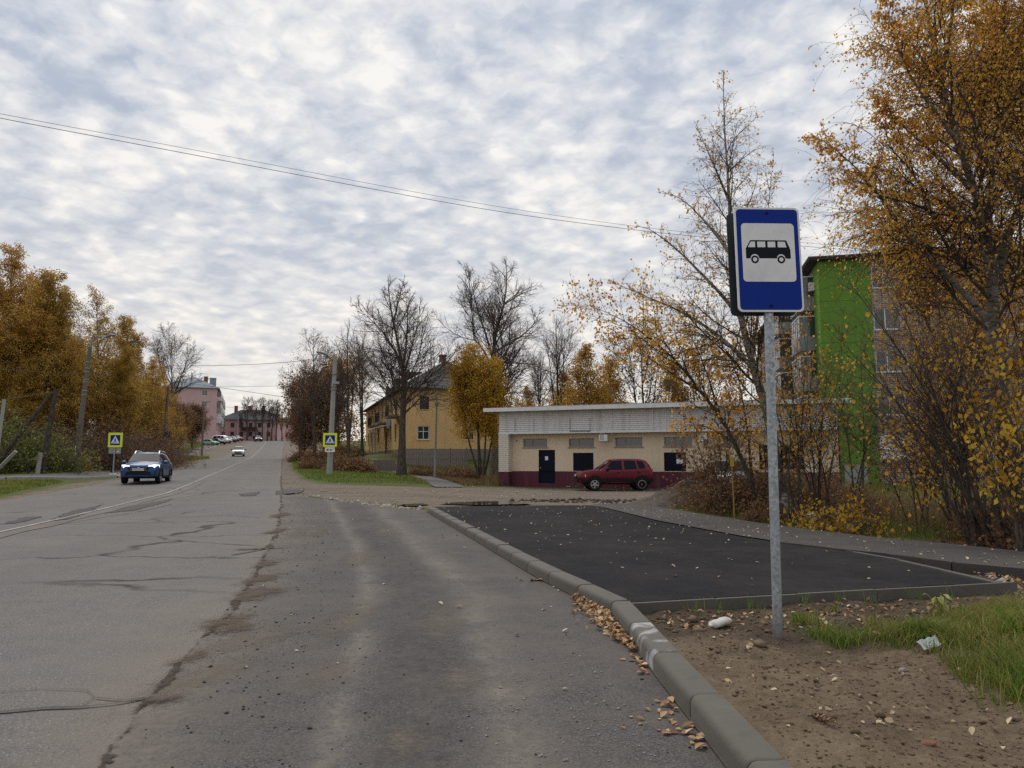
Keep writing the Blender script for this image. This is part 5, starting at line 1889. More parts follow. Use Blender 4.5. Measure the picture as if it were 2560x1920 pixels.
    if mirrors:
        mx, mz = mirrors
        for s in (1, -1):
            y = sd_(mx, mz - .05, 0)
            mm = MB().lathe([(.03, -.11), (.085, -.07), (.09, .03), (.05, .10)], (mx - .02, s * (y + .13), mz + .03), (0, s, .1), 10)
            mm.tube([(mx, s * (y - .03), mz - .03), (mx - .01, s * (y + .08), mz)], .028, 5)
            mm.build('mirror', M_PLASTIC if dark_lower or clad is None else paint_m, root, True)
    if rails:
        for s in (1, -1):
            a0, a1 = rails
            zz = lambda x: float(np.interp(x, S[:, 0], S[:, 3]))
            wr = lambda x: float(np.interp(x, S[:, 0], S[:, 5])) * .93
            pts = [(a1, s * wr(a1), zz(a1) - .03), (a1 - .15, s * wr(a1), zz(a1) + .05)] + [(x, s * wr(x), zz(x) + .055) for x in np.linspace(a1 - .3, a0 + .3, 5)] + [(a0 + .12, s * wr(a0), zz(a0) + .05), (a0, s * wr(a0), zz(a0) - .03)]
            MB().tube(pts, .022, 6).build('roof_rail', M_CHROME, root, True)
    hz = float(np.interp(0, S[:, 0], S[:, 2])) - .14
    for x in (wins[0][2][0] if len(wins[0]) > 2 else -.1,):
        for s in (1, -1):
            for dx in (.12, -.95):
                MB().box(x + dx, x + dx + .17, *sorted((s * sd_(x + dx, hz, .004), s * sd_(x + dx, hz, .03))), hz, hz + .03).build('door_handle', M_PLASTIC if dark_lower else paint_m, root)
    if clad:                     # door shut lines, and dark bumpers on the boxy one
        for x in (wins[0][2][0] - .04, wins[0][0][0] + .10, wins[1][3][0] - .04):
            zb = float(np.interp(x, S[:, 0], S[:, 2]))
            side([(x - .007, .42), (x + .007, .42), (x + .007, zb), (x - .007, zb)], M_RECESS, 'door_gap', .0045)
    if dark_lower:
        for x0, x1, a0, a1 in ((wheels[1] + rw * 1.22, xf - .03, .42, .50), (wheels[0] - rw * 1.22, xr + .03, .44, .50)):
            side([(x0, a0), (x1, a1), (x1, .66), (x0, .60)], clad, 'bumper_side', .022)
        MB().box(xf - .10, xf + .05, -.66, .66, .42, .64).build('front_bumper', clad, root)
        MB().box(xr - .05, xr + .10, -.66, .66, .44, .66).build('rear_bumper', clad, root)
    return root, side

SUV = [(-2.12, .46, .86, .98, .76, .70), (-2.06, .36, .95, 1.12, .83, .68), (-1.9, .30, 1.02, 1.42, .87, .62), (-1.6, .27, 1.03, 1.56, .885, .60), (-1.0, .25, 1.02, 1.61, .89, .60), (0, .25, .99, 1.62, .89, .60),
       (.38, .25, .98, 1.55, .89, .60), (.75, .25, .97, 1.31, .89, .64), (1.05, .25, .965, 1.10, .89, .72), (1.5, .26, .94, 1.045, .88, .74), (1.88, .30, .86, .98, .85, .72), (2.06, .33, .72, .86, .79, .66), (2.13, .37, .62, .70, .72, .58)]
SUVW = [[(.86, 1.03), (.36, 1.47), (-.12, 1.51), (-.12, 1.02)], [(-.20, 1.02), (-.20, 1.51), (-.92, 1.49), (-1.05, 1.04)], [(-1.13, 1.05), (-1.02, 1.48), (-1.45, 1.42), (-1.6, 1.10)]]
M_CBLUE = paint('blue_car_paint', (.012, .052, .155))
BC = P(349, 1206, 36.6)
bz = float(H(BC[0], BC[1]))
make_car('blue_suv', 'blue compact SUV with lit headlights driving on the near left lane', (BC[0] - .62, BC[1] + 2.0, bz + .02), R(-90 + 17 - 2), SUV, (-1.33, 1.28), .335, M_CBLUE, SUVW,
         (1.06, 1.10, .72, .42, 1.53, .60), (-1.95, 1.12, .64, -1.68, 1.5, .58), ((1.62, .78, 2.0, .93), (-2.10, .92, -2.03, 1.10)), 1.78, lit=True, clad=M_PLASTIC, rails=(-1.5, .45),
         grille=(.60, .80, .50), mirrors=(.78, 1.04), emblem=True, plate_text='A708OM 37', tilt=-R(.9))

NIVA = [(-1.93, .50, .88, .98, .78, .72), (-1.90, .42, 1.04, 1.16, .83, .70), (-1.80, .38, 1.09, 1.36, .85, .66), (-1.62, .36, 1.10, 1.58, .865, .63), (-1.35, .34, 1.10, 1.645, .87, .61), (-.4, .33, 1.08, 1.66, .87, .61), (.18, .33, 1.06, 1.62, .87, .61),
        (.40, .33, 1.055, 1.50, .87, .63), (.70, .33, 1.05, 1.26, .87, .68), (.88, .33, 1.04, 1.13, .87, .74), (1.3, .35, 1.00, 1.07, .86, .76), (1.62, .38, .95, 1.01, .84, .74), (1.84, .42, .86, .94, .81, .70), (1.95, .46, .70, .80, .75, .62)]
NW = [[(.52, 1.09), (.18, 1.53), (-.34, 1.55), (-.34, 1.08)], [(-.46, 1.09), (-.46, 1.56), (-1.04, 1.55), (-1.12, 1.12)], [(-1.22, 1.14), (-1.13, 1.54), (-1.46, 1.50), (-1.56, 1.22), (-1.5, 1.15)]]
M_CRED = paint('dark_red_paint', (.14, .008, .02), .3, .2)
NV = P(1533, 1229, 39.3)
NV[2] = float(H(NV[0], NV[1])) + .005
make_car('red_off_roader', 'dark red boxy off roader parked before the beige building', tuple(NV), R(180 + 2), NIVA, (-1.36, 1.09), .335, M_CRED, NW,
         (.90, 1.12, .74, .22, 1.60, .60), (-1.90, 1.14, .68, -1.68, 1.52, .60), ((1.56, .68, 1.84, .83), (-1.93, .92, -1.84, 1.12)), 1.76, clad=M_PLASTIC, dark_lower=True,
         grille=(.62, .78, .42), mirrors=(.44, 1.10), steel_rear=True)

HB = [(-2.0, .42, .80, .92, .72, .66), (-1.95, .34, .92, 1.08, .80, .62), (-1.7, .26, .96, 1.36, .84, .58), (-1.2, .22, .96, 1.48, .85, .56), (-.2, .2, .93, 1.50, .85, .56), (.25, .2, .92, 1.42, .85, .57), (.75, .2, .90, 1.10, .85, .62), (.95, .2, .89, .97, .85, .68),
      (1.5, .22, .84, .92, .83, .70), (1.88, .26, .74, .82, .78, .64), (2.0, .32, .60, .68, .68, .56)]
HBW = [[(.66, .95), (.22, 1.33), (-.2, 1.38), (-.2, .95)], [(-.28, .96), (-.28, 1.38), (-1.0, 1.34), (-1.15, .99)], [(-1.23, 1.0), (-1.1, 1.32), (-1.45, 1.24), (-1.55, 1.04)]]
SD = [(-2.2, .42, .84, .96, .74, .66), (-2.1, .34, .92, 1.04, .80, .68), (-1.6, .26, .95, 1.10, .84, .66), (-1.35, .24, .95, 1.28, .85, .58), (-.9, .22, .94, 1.46, .85, .56), (-.1, .2, .92, 1.48, .85, .56), (.25, .2, .91, 1.40, .85, .57), (.75, .2, .90, 1.08, .85, .64), (.95, .2, .89, .97, .85, .68),
      (1.5, .22, .84, .92, .83, .70), (1.95, .26, .74, .80, .78, .64), (2.1, .32, .60, .66, .68, .56)]
SDW = [[(.64, .95), (.22, 1.30), (-.2, 1.36), (-.2, .95)], [(-.28, .96), (-.28, 1.36), (-.9, 1.33), (-1.1, .99)]]
VAN = [(-2.4, .45, 1.1, 1.3, .86, .80), (-2.36, .35, 1.15, 1.85, .9, .76), (-2.2, .3, 1.15, 1.95, .92, .76), (0, .28, 1.12, 1.97, .93, .76), (.7, .28, 1.1, 1.93, .93, .76), (1.2, .28, 1.08, 1.55, .93, .76), (1.6, .28, 1.05, 1.2, .92, .78), (2.1, .32, .95, 1.05, .88, .72), (2.3, .38, .7, .8, .76, .62)]
VANW = [[(1.2, 1.15), (.75, 1.75), (.2, 1.82), (.2, 1.14)], [(.1, 1.16), (.1, 1.82), (-.95, 1.82), (-.95, 1.16)], [(-1.05, 1.16), (-1.05, 1.82), (-2.1, 1.8), (-2.1, 1.16)]]
def simple_car(name, label, u, v, Y, yaw, kind, col, lit=False, group=None, dz=0.0, rough=.3):
    c = P(u, v, Y)
    z = float(H(c[0], c[1])) + dz
    m_ = paint('paint_' + name + str(u), col, rough, .2)
    if kind == 'hb':
        a = (HB, (-1.25, 1.25), .30, HBW, (.96, .98, .68, .28, 1.42, .55), (-1.86, 1.05, .6, -1.5, 1.4, .54), ((1.5, .66, 1.86, .80), (-2.0, .84, -1.9, 1.0)), 1.70, (.56, .68, .40), (.62, .96))
    elif kind == 'sd':
        a = (SD, (-1.3, 1.25), .30, SDW, (.96, .98, .68, .28, 1.40, .55), (-1.6, 1.1, .62, -1.0, 1.42, .54), ((1.6, .64, 1.95, .78), (-2.2, .80, -2.1, .96)), 1.70, (.54, .66, .40), (.62, .96))
    elif kind == 'van':
        a = (VAN, (-1.5, 1.5), .34, VANW, (1.62, 1.2, .8, .74, 1.86, .72), (-2.43, 1.2, .74, -2.40, 1.8, .7), ((1.8, .78, 2.15, .98), (-2.42, .9, -2.3, 1.2)), 1.88, (.6, .75, .45), (1.2, 1.2))
    else:
        a = (SUV, (-1.33, 1.28), .35, SUVW, (1.06, 1.10, .72, .42, 1.53, .60), (-1.95, 1.12, .64, -1.68, 1.5, .58), ((1.62, .78, 2.0, .93), (-2.10, .92, -2.03, 1.10)), 1.78, (.60, .80, .50), (.78, 1.04))
    return make_car(name, label, (c[0], c[1], z + .015), yaw, a[0], a[1], a[2], m_, a[3], a[4], a[5], a[6], a[7], group, lit, None, False, a[8], True, 'car' if kind != 'van' else 'van', a[9])
simple_car('white_car', 'white hatchback coming down the road behind the blue SUV', 596, 1140, 110, R(-72), 'hb', (.62, .63, .64), True)
simple_car('dark_car', 'dark grey car at the crest of the far road', 645, 1103, 203, R(-66), 'suv', (.05, .06, .075), True)
PKG = 'cars parked beside the pink apartment block'
simple_car('parked_car', 'pale green hatchback, nearest of the parked row', 526, 1110, 165, R(-18), 'hb', (.20, .33, .20), group=PKG)
simple_car('parked_car', 'black hatchback just behind the pale green one in the parked row', 545, 1109, 172, R(-22), 'hb', (.012, .013, .015), group=PKG)
simple_car('parked_car', 'white minivan standing between dark cars in the parked row', 556, 1106, 180, R(-20), 'van', (.6, .6, .6), group=PKG)
simple_car('parked_car', 'dark blue car after the white minivan in the parked row', 572, 1104, 186, R(-28), 'suv', (.015, .035, .11), group=PKG)
simple_car('parked_car', 'dark small car half hidden near the far end of the parked row', 582, 1102, 196, R(-30), 'hb', (.03, .035, .04), group=PKG)
simple_car('parked_car', 'dark red SUV with white roof, farthest of the parked row', 591, 1101, 200, R(-32), 'suv', (.14, .02, .025), group=PKG)
simple_car('silver_car', 'silver grey car half hidden behind the undergrowth by the beige building', 1826, 1207, 33, R(-100), 'suv', (.16, .18, .19), rough=.2)

# ------------------------------------------------------------------ people
M_COAT = plain('dark_brown_coat', (.035, .018, .014), .9, var=.25, scale=5)
M_SKIN = plain('skin', (.42, .25, .18), .6, var=.05)
M_HAIR = plain('hair_dark', (.03, .02, .015), .8)
M_TROUS = plain('dark_trousers', (.012, .012, .015), .9, var=.2)
def person(loc, yaw, label, coat=M_COAT, long=True):
    root = empty('person', loc, yaw, label, 'person')
    pts = {'pel': (0, 0, .95), 'sp': (0, .01, 1.18), 'ch': (0, .0, 1.36), 'nk': (0, -.01, 1.5), 'hd': (0, -.03, 1.60), 'top': (0, -.02, 1.72),
           'hl': (.10, 0, .90), 'kl': (.11, -.10, .50), 'al': (.11, .02, .09), 'tl': (.12, -.13, .05),
           'hr': (-.10, 0, .90), 'kr': (-.10, .02, .50), 'ar': (-.10, .20, .12), 'tr': (-.11, .07, .05),
           'sl': (.19, 0, 1.42), 'el': (.25, .06, 1.14), 'wl': (.24, -.04, .90), 'fl': (.235, -.07, .80),
           'sr': (-.19, 0, 1.42), 'er_': (-.25, .02, 1.14), 'wr': (-.25, -.12, .92), 'fr': (-.245, -.15, .83)}
    ed = [('pel', 'sp'), ('sp', 'ch'), ('ch', 'nk'), ('nk', 'hd'), ('hd', 'top'), ('pel', 'hl'), ('hl', 'kl'), ('kl', 'al'), ('al', 'tl'), ('pel', 'hr'), ('hr', 'kr'), ('kr', 'ar'), ('ar', 'tr'),
          ('ch', 'sl'), ('sl', 'el'), ('el', 'wl'), ('wl', 'fl'), ('ch', 'sr'), ('sr', 'er_'), ('er_', 'wr'), ('wr', 'fr')]
    rad = {'pel': .15, 'sp': .135, 'ch': .155, 'nk': .055, 'hd': .095, 'top': .07, 'hl': .10, 'kl': .065, 'al': .045, 'tl': .04, 'hr': .10, 'kr': .065, 'ar': .045, 'tr': .04,
           'sl': .075, 'el': .05, 'wl': .035, 'fl': .03, 'sr': .075, 'er_': .05, 'wr': .035, 'fr': .03}
    ks = list(pts)
    me = bpy.data.meshes.new('body')
    me.from_pydata([pts[k] for k in ks], [(ks.index(a), ks.index(b)) for a, b in ed], [])
    o = link('body', me, M_TROUS, root)
    o.modifiers.new('skin', 'SKIN')
    for i, k in enumerate(ks):
        me.skin_vertices[0].data[i].radius = (rad[k], rad[k] * .85)
    me.skin_vertices[0].data[0].use_root = True
    sub = o.modifiers.new('sub', 'SUBSURF')
    sub.levels = sub.render_levels = 1
    prof = [(1.50, .09, .08), (1.45, .20, .13), (1.36, .225, .15), (1.15, .21, .15), (1.0, .22, .16), (.7, .25, .19), (.48, .28, .22)] if long else [(1.50, .09, .08), (1.45, .20, .13), (1.36, .225, .15), (1.1, .21, .15), (.85, .22, .16)]
    vs, fs = [], []
    n = 14
    for z, a, b in prof:
        vs += [(a * math.cos(2 * math.pi * k / n) * (1 + .05 * math.sin(3 * k)), b * math.sin(2 * math.pi * k / n), z) for k in range(n)]
    for i in range(len(prof) - 1):
        fs += [(i * n + k, i * n + (k + 1) % n, (i + 1) * n + (k + 1) % n, (i + 1) * n + k) for k in range(n)]
    ct = MB().add(vs, fs)
    for s, e, w in (('sl', 'el', 'wl'), ('sr', 'er_', 'wr')):
        ct.tube([pts[s], pts[e], pts[w]], [.10, .075, .06], 9)
    ct.build('coat', coat, root, True)
    hp = MB().lathe([(.0, -.13), (.06, -.12), (.09, -.05), (.095, .02), (.075, .08), (.03, .115)], (0, -.035, 1.63), (0, 0, 1), 14)
    hp.add([(0, -.145, 1.62), (.018, -.125, 1.59), (-.018, -.125, 1.59), (0, -.12, 1.65)], [(0, 1, 3), (0, 3, 2), (0, 2, 1)])
    for s in (1, -1):
        hp.lathe([(.012, -.01), (.028, 0), (.012, .012)], (s * .095, -.03, 1.625), (1, 0, 0), 8)
    hd_ = hp.build('head', M_SKIN, root, True)
    for s in (1, -1):
        MB().lathe([(.004, 0), (.010, .004), (.004, .010)], (s * .034, -.122, 1.645), (0, -1, 0), 8).build('eye', M_BLACK, hd_)
    MB().box(-.022, .022, -.124, -.116, 1.565, 1.573).build('mouth', M_REDL, hd_)
    MB().lathe([(.08, -.06), (.103, 0), (.103, .06), (.08, .11), (.02, .135)], (0, -.015, 1.63), (0, .25, 1), 14).build('hair', M_HAIR, root, True)
    for s in ('fl', 'fr'):
        hmb = MB().box(-.02, .02, -.04, .03, -.05, .03, Matrix.Translation(pts[s]))
        for k in range(4):
            hmb.tube([(pts[s][0], pts[s][1] - .03 + k * .02, pts[s][2] - .045), (pts[s][0] + .006, pts[s][1] - .035 + k * .02, pts[s][2] - .085), (pts[s][0] + .002, pts[s][1] - .028 + k * .02, pts[s][2] - .115 + .01 * abs(k - 1.5))], .009, 5)
        hmb.tube([(pts[s][0], pts[s][1] - .04, pts[s][2] - .01), (pts[s][0] + .004, pts[s][1] - .06, pts[s][2] - .05)], .010, 5)
        hmb.build('hand', M_SKIN, root, True)
    return root
PP = P(281, 1172, 48)
person((PP[0], PP[1], float(H(PP[0], PP[1])) + .1), R(160), 'person in a long dark brown coat walking behind the left crossing sign')
PP = P(634, 1099, 206)
person((PP[0], PP[1], float(H(PP[0], PP[1])) + .02), R(20), 'person in dark clothes standing by the far dark car', M_TROUS, False)

# ------------------------------------------------------------------ trees
def unit(a):
    return a / (np.linalg.norm(a, axis=-1, keepdims=True) + 1e-9)

def children(P0, R0, L0, n, t0, t1, ang, angsd, ratio, prof, npts, wob, grav, r, rk=.62, minr=.004, rtap=.25):
    """n shoots on every parent polyline; returns polylines, radii, lengths"""
    B, N, _ = P0.shape
    cnt = np.maximum(0, np.floor(n * (L0 / L0.mean()) ** .6 + r.random(B)).astype(int)) if B > 1 else np.array([int(n)])
    par = np.repeat(np.arange(B), cnt)
    K = len(par)
    idx = np.concatenate([np.arange(c) for c in cnt]) if K else np.zeros(0)
    t = t0 + (t1 - t0) * (idx + r.random(K)) / np.maximum(cnt[par], 1)
    f = t * (N - 1)
    i = np.minimum(f.astype(int), N - 2)
    w = (f - i)[:, None]
    pos = P0[par, i] * (1 - w) + P0[par, i + 1] * w
    rad = R0[par, i] * (1 - w[:, 0]) + R0[par, i + 1] * w[:, 0]
    tan = unit(P0[par, i + 1] - P0[par, i])
    az = idx * 2.399 + r.random(K) * 1.6 + par * 1.3
    ref = np.where(np.abs(tan[:, 2:3]) < .9, np.array([[0, 0, 1.0]]), np.array([[1.0, 0, 0]]))
    b1 = unit(np.cross(tan, ref))
    b2 = np.cross(tan, b1)
    perp = b1 * np.cos(az)[:, None] + b2 * np.sin(az)[:, None]
    a = R(1) * (ang + angsd * r.standard_normal(K))
    d = tan * np.cos(a)[:, None] + perp * np.sin(a)[:, None]
    L = L0[par] * ratio * prof((t - t0) / (t1 - t0)) * (.7 + .6 * r.random(K))
    rr = np.maximum(np.minimum(rad * rk, .011 * L + .003), minr)
    pts = np.zeros((K, npts, 3))
    pts[:, 0] = pos
    for k in range(1, npts):
        d = unit(d + wob * r.standard_normal((K, 3)) / math.sqrt(npts) + np.array([0, 0, grav / npts]))
        pts[:, k] = pts[:, k - 1] + d * (L / (npts - 1))[:, None]
    R1 = rr[:, None] * np.linspace(1, rtap, npts)[None]
    return pts, R1, L

def tubes(P0, R0, k):
    B, N, _ = P0.shape
    t = unit(np.gradient(P0, axis=1))
    ref = np.where(np.abs(t[..., 2:3]) < .95, np.array([0, 0, 1.0]), np.array([1.0, 0, 0]))
    b1 = unit(np.cross(t, ref))
    b2 = np.cross(t, b1)
    a = 2 * math.pi * np.arange(k) / k
    V = P0[:, :, None] + R0[:, :, None, None] * (b1[:, :, None] * np.cos(a)[None, None, :, None] + b2[:, :, None] * np.sin(a)[None, None, :, None])
    base = (np.arange(B) * N * k)[:, None, None] + (np.arange(N - 1) * k)[None, :, None]
    j = np.arange(k)[None, None]
    q = np.stack([base + j, base + (j + 1) % k, base + k + (j + 1) % k, base + k + j], -1)
    return V.reshape(-1, 3), q.reshape(-1, 4)

def leaves_on(P0, per, size, r, droop=.35, spread=.06, t0=.15, shape='birch', clump=None):
    B, N, _ = P0.shape
    K = int(B * per)
    par = r.integers(0, B, K)
    t = t0 + (1 - t0) * r.random(K) ** .8
    f = t * (N - 1)
    i = np.minimum(f.astype(int), N - 2)
    w = (f - i)[:, None]
    pos = P0[par, i] * (1 - w) + P0[par, i + 1] * w + r.standard_normal((K, 3)) * spread
    return leaf_quads(pos, size, r, droop)

def leaf_quads(pos, size, r, droop=.35):
    K = len(pos)
    d = unit(r.standard_normal((K, 3)) + np.array([0, 0, -droop * 2]))
    s = unit(np.cross(d, r.standard_normal((K, 3))))
    sz = size * (.6 + .8 * r.random(K))[:, None]
    nrm = np.cross(d, s)
    a = pos
    b = pos + d * sz * .5 + s * sz * .38 + nrm * sz * .10
    c = pos + d * sz
    e = pos + d * sz * .5 - s * sz * .38 + nrm * sz * .10
    V = np.stack([a, b, c, e], 1).reshape(-1, 3)
    q = np.arange(K * 4).reshape(K, 4)
    return V, q

def tint_for(pos, n, r, sc=1.0):
    """leaf colour: each leaf its own, with sprays that have turned further than others"""
    g = vnoise(pos[:, 0] + pos[:, 2] * .37, pos[:, 1] + pos[:, 2] * .81, sc, 91)
    return np.clip(.25 + .5 * g + .22 * r.standard_normal(n), 0, 1)

ONE = lambda t: np.ones_like(t)
CONE = lambda t: np.clip(1.05 - t, .12, 1) ** .8
OVAL = lambda t: np.sin(np.pi * np.clip(t * .86 + .12, 0, 1)) ** .7
VASE = lambda t: .55 + .45 * np.sin(np.pi * np.clip(t, 0, 1))

def make_tree(name, label, cat, base, trunks, r0, spec, bark_m, twig_m, leaf_m=None, leaf=None, seed=1, group=None, rz=0.0, taper=.06):
    """trunks: list of polylines relative to the base. spec: one tuple per branching level.
    leaf: (levels, per shoot, size, droop, spread)"""
    r = np.random.default_rng(seed)
    root = empty(name, tuple(base), rz, label, cat, group)
    NT = 14
    TP = []
    for tr in trunks:
        p = smooth_line(tr, 2)
        d = np.concatenate([[0], np.cumsum(np.linalg.norm(np.diff(p, axis=0), axis=1))])
        u = np.linspace(0, d[-1], NT)
        p = np.stack([np.interp(u, d, p[:, k]) for k in range(3)], 1)
        p[1:-1, :2] += r.standard_normal((NT - 2, 2)) * .012 * d[-1] / 10
        TP.append(p)
    TP = np.array(TP)
    TL = np.linalg.norm(np.diff(TP, axis=1), axis=2).sum(1)
    r0s = np.asarray(r0 if isinstance(r0, (list, tuple)) else [r0] * len(trunks), float)
    TR = r0s[:, None] * (taper + (1 - taper) * (1 - np.linspace(0, 1, NT)) ** 1.25)[None]
    TR[:, 0] *= 1.35
    TR[:, 1] *= 1.06
    levels = [(TP, TR, TL)]
    for s in spec:
        levels.append(children(*levels[-1], *s[:10], r, *s[10:]))
    Vt, Qt = tubes(TP, TR, 10)
    V1, Q1 = tubes(levels[1][0], levels[1][1], 5)
    me = np_mesh('trunk', np.concatenate([Vt, V1]), np.concatenate([Qt, Q1 + len(Vt)]), smooth=True, mat_idx=np.concatenate([np.zeros(len(Qt)), np.ones(len(Q1))]))
    link('trunk', me, [bark_m, bark_m if bark_m not in (M_BIRCH, M_BIRCHD) else M_BARK], root)
    VV, QQ, MI, TT, nv = [], [], [], [], 0
    for li, (p, rr, L) in enumerate(levels[2:]):
        v, q = tubes(p, rr, 3)
        VV.append(v)
        QQ.append(q + nv)
        nv += len(v)
        MI.append(np.zeros(len(q)))
        TT.append(np.zeros(len(q)))
    if leaf_m is not None:
        for (lev, per, size, droop, spread) in leaf:
            v, q = leaves_on(levels[lev][0], per, size, r, droop, spread)
            VV.append(v)
            QQ.append(q + nv)
            nv += len(v)
            MI.append(np.ones(len(q)))
            TT.append(tint_for(v[::4], len(q), r))
    me = np_mesh('crown', np.concatenate(VV), np.concatenate(QQ), mat_idx=np.concatenate(MI), attr={'tint': ('FACE', np.concatenate(TT))})
    link('crown', me, [twig_m] + ([leaf_m] if leaf_m else []), root)
    return root

def rel(b, pts, Y):
    """trunk polyline through photo pixels at distance Y, relative to base b"""
    return [tuple(P(u, v, Y + (dy[0] if dy else 0)) - b) for u, v, *dy in pts]

def gbase(u, v, Y):
    b = P(u, v, Y)
    b[2] = float(H(b[0], b[1]))
    return b

def tcopy(src, label, base, rz, sc, group=None):
    c = copy_tree(src, label)
    c.location = tuple(base)
    c.rotation_euler = (0, 0, rz)
    c.scale = (sc, sc, sc * (.95 + .1 * random.random()))
    if group:
        c['group'] = group
    return c

# level tuples: n, t0, t1, angle, sd, ratio, profile, npts, wobble, gravity, [rk, minr, taper]
def birch_spec(n1=34, n2=11, n3=5, ang=42, ratio=.36, prof=CONE, t0=.22, droop=-.9, minr=.006):
    return [(n1, t0, .985, ang, 9, ratio, prof, 7, .25, .35, .55, .012, .3),
            (n2, .15, .97, 42, 12, .42, ONE, 5, .35, droop * .4, .6, minr, .4),
            (n3, .1, 1.0, 35, 14, .50, ONE, 4, .3, droop, .7, minr * .8, .5)]

# --- golden birch wood on the left
GB = 'golden birches on the left roadside'
def birch_at(u, v, Y, topv, topu, seed, lm, label, lean=0, n1=40, n2=12, n3=5, per=9, size=.15, t0=.08, ratio=.27, r0=.2, group=None, name='birch_tree', prof=CONE, leaf2=3, bk=None, spread=.16):
    b = gbase(u, v, Y)
    t = P(topu, topv, Y) - b
    return make_tree(name, label, 'tree', b, [[(0, 0, 0), (t[0] * .4 + lean, .1, t[2] * .5), tuple(t)]], r0, birch_spec(n1, n2, n3, 40, ratio, prof, t0, minr=.008), bk or M_BIRCH, M_TWIGB,
                     lm, [(3, per, size, .5, spread), (2, leaf2, size, .5, spread)], seed, group)
bA = birch_at(10, 1172, 56, 618, 30, 11, M_LGOLD, 'tallest golden birch at the far left edge of the wood', per=26, size=.105, n1=46, ratio=.32, group=GB, r0=.26, spread=.13)
bB = birch_at(128, 1168, 58, 690, 135, 12, M_LOLIVE, 'second tall dense olive golden birch behind the wooden pole', per=26, size=.105, n1=46, ratio=.32, group=GB, spread=.13)
bC = birch_at(245, 1160, 62, 722, 240, 13, M_LOLIVE, 'birch with half bare top behind the leaning street lamp', per=7, n1=36, size=.10, ratio=.31, group=GB, spread=.12)
tcopy(bA, 'golden birch filling the gap left of the leaning street lamp', gbase(178, 1165, 64), 1.0, .62, GB)
tcopy(bA, 'broad orange tinged birch at the outer edge of the frame', gbase(-95, 1172, 58), 2.1, .96, GB)
tcopy(bB, 'lower olive birch right of the leaning street lamp', gbase(318, 1152, 70), .7, .86, GB)
tcopy(bA, 'small golden birch in front of the bare street tree', gbase(365, 1145, 74), 2.9, .60, GB)
tcopy(bB, 'short dense olive birch behind the crossing sign', gbase(285, 1158, 60), 4.0, .60, GB)
tcopy(bB, 'tall olive birch between the two front birches, set back', gbase(62, 1160, 66), 2.2, 1.06, GB)
tcopy(bC, 'thin topped birch deep in the left wood', gbase(75, 1160, 74), 1.9, 1.12, GB)
tcopy(bC, 'pale half bare birch between the two dense left birches', gbase(205, 1156, 78), 3.3, 1.05, GB)
tcopy(bB, 'low olive birch low behind the wooden strut', gbase(55, 1172, 54), 5.0, .55, GB)
tcopy(bA, 'small brown gold birch beside the second street lamp', gbase(395, 1138, 86), 4.4, .52, GB)
for u_, y_, z_, c_, l_ in ((-230, 60, 1.1, .95, 'golden birch just beyond the left edge of the wood'), (-390, 62, 3.0, .9, 'golden birch farther along the left wood'), (-560, 64, 4.6, 1.0, 'golden birch at the outer end of the left wood')):
    tcopy(bB if u_ == -390 else bA, l_, gbase(u_, 1172, y_), z_, c_, GB)
# brown thicket trees along the far left road
BRN = 'brown roadside trees before the pink block'
bD = birch_at(405, 1134, 104, 985, 408, 17, M_LBROWN, 'brown leaved tree before the pink block beside the second lamp', per=7, size=.2, n1=34, ratio=.34, prof=OVAL, group=BRN, bk=M_BARK, name='brown_tree', t0=.1, spread=.25)
tcopy(bD, 'brown tree nearest the farther slim street lamp', gbase(447, 1122, 122), 1.4, .85, BRN)
tcopy(bD, 'small brown tree just right of the bare street tree', gbase(372, 1138, 92), 2.6, .75, BRN)
tcopy(bD, 'low brown tree at the foot of the pink block', gbase(480, 1112, 140), 2.6, .9, BRN)
# bare tree left
def bare_spec(n1=16, n2=12, n3=7, n4=0, ang=38, ratio=.45, t0=.3, prof=VASE, up=.5, minr=.012, g3=.1):
    s = [(n1, t0, .97, ang, 9, ratio, prof, 9, .35, up, .62, .03, .25),
         (n2, .2, .97, 40, 12, .42, CONE, 6, .45, .25, .6, minr, .35),
         (n3, .12, .98, 40, 15, .42, ONE, 4, .45, g3, .65, minr * .75, .45)]
    if n4:
        s.append((n4, .1, 1., 40, 15, .5, ONE, 3, .4, g3, .7, minr * .65, .5))
    return s
def bare_at(u, v, Y, tops, seed, label, r0=.22, spec=None, bk=M_BARK, lm=None, leaf=None, group=None, name='bare_tree', fork=.35):
    b = gbase(u, v, Y)
    tr = []
    f = np.array(P(*tops[0], Y)) - b
    for k, tp in enumerate(tops):
        t = P(*tp, Y + (k % 2) * .8) - b
        z0 = f[2] * fork * (.9 + .1 * k)
        a = f * (z0 / f[2])
        if k == 0:
            tr.append([(0, 0, 0), tuple(a), tuple(t * .5 + a * .4 + (t - a) * .1), tuple(t)])
        else:
            tr.append([tuple(a * .92), tuple(a + (t - a) * np.array([.55, .55, .42])), tuple(t)])
    rr = [r0] + [r0 * .6] * (len(tops) - 1)
    return make_tree(name, label, 'tree', b, tr, rr, spec or bare_spec(), bk, M_TWIG, lm, leaf, seed, group)
bare_at(428, 1130, 92, [(430, 862), (392, 868), (478, 872), (508, 945)], 21, 'tall bare birch with drooping twigs in front of the pink block', .24, bare_spec(12, 11, 8, 0, 35, .40, .35, g3=-.5, minr=.016), fork=.5)

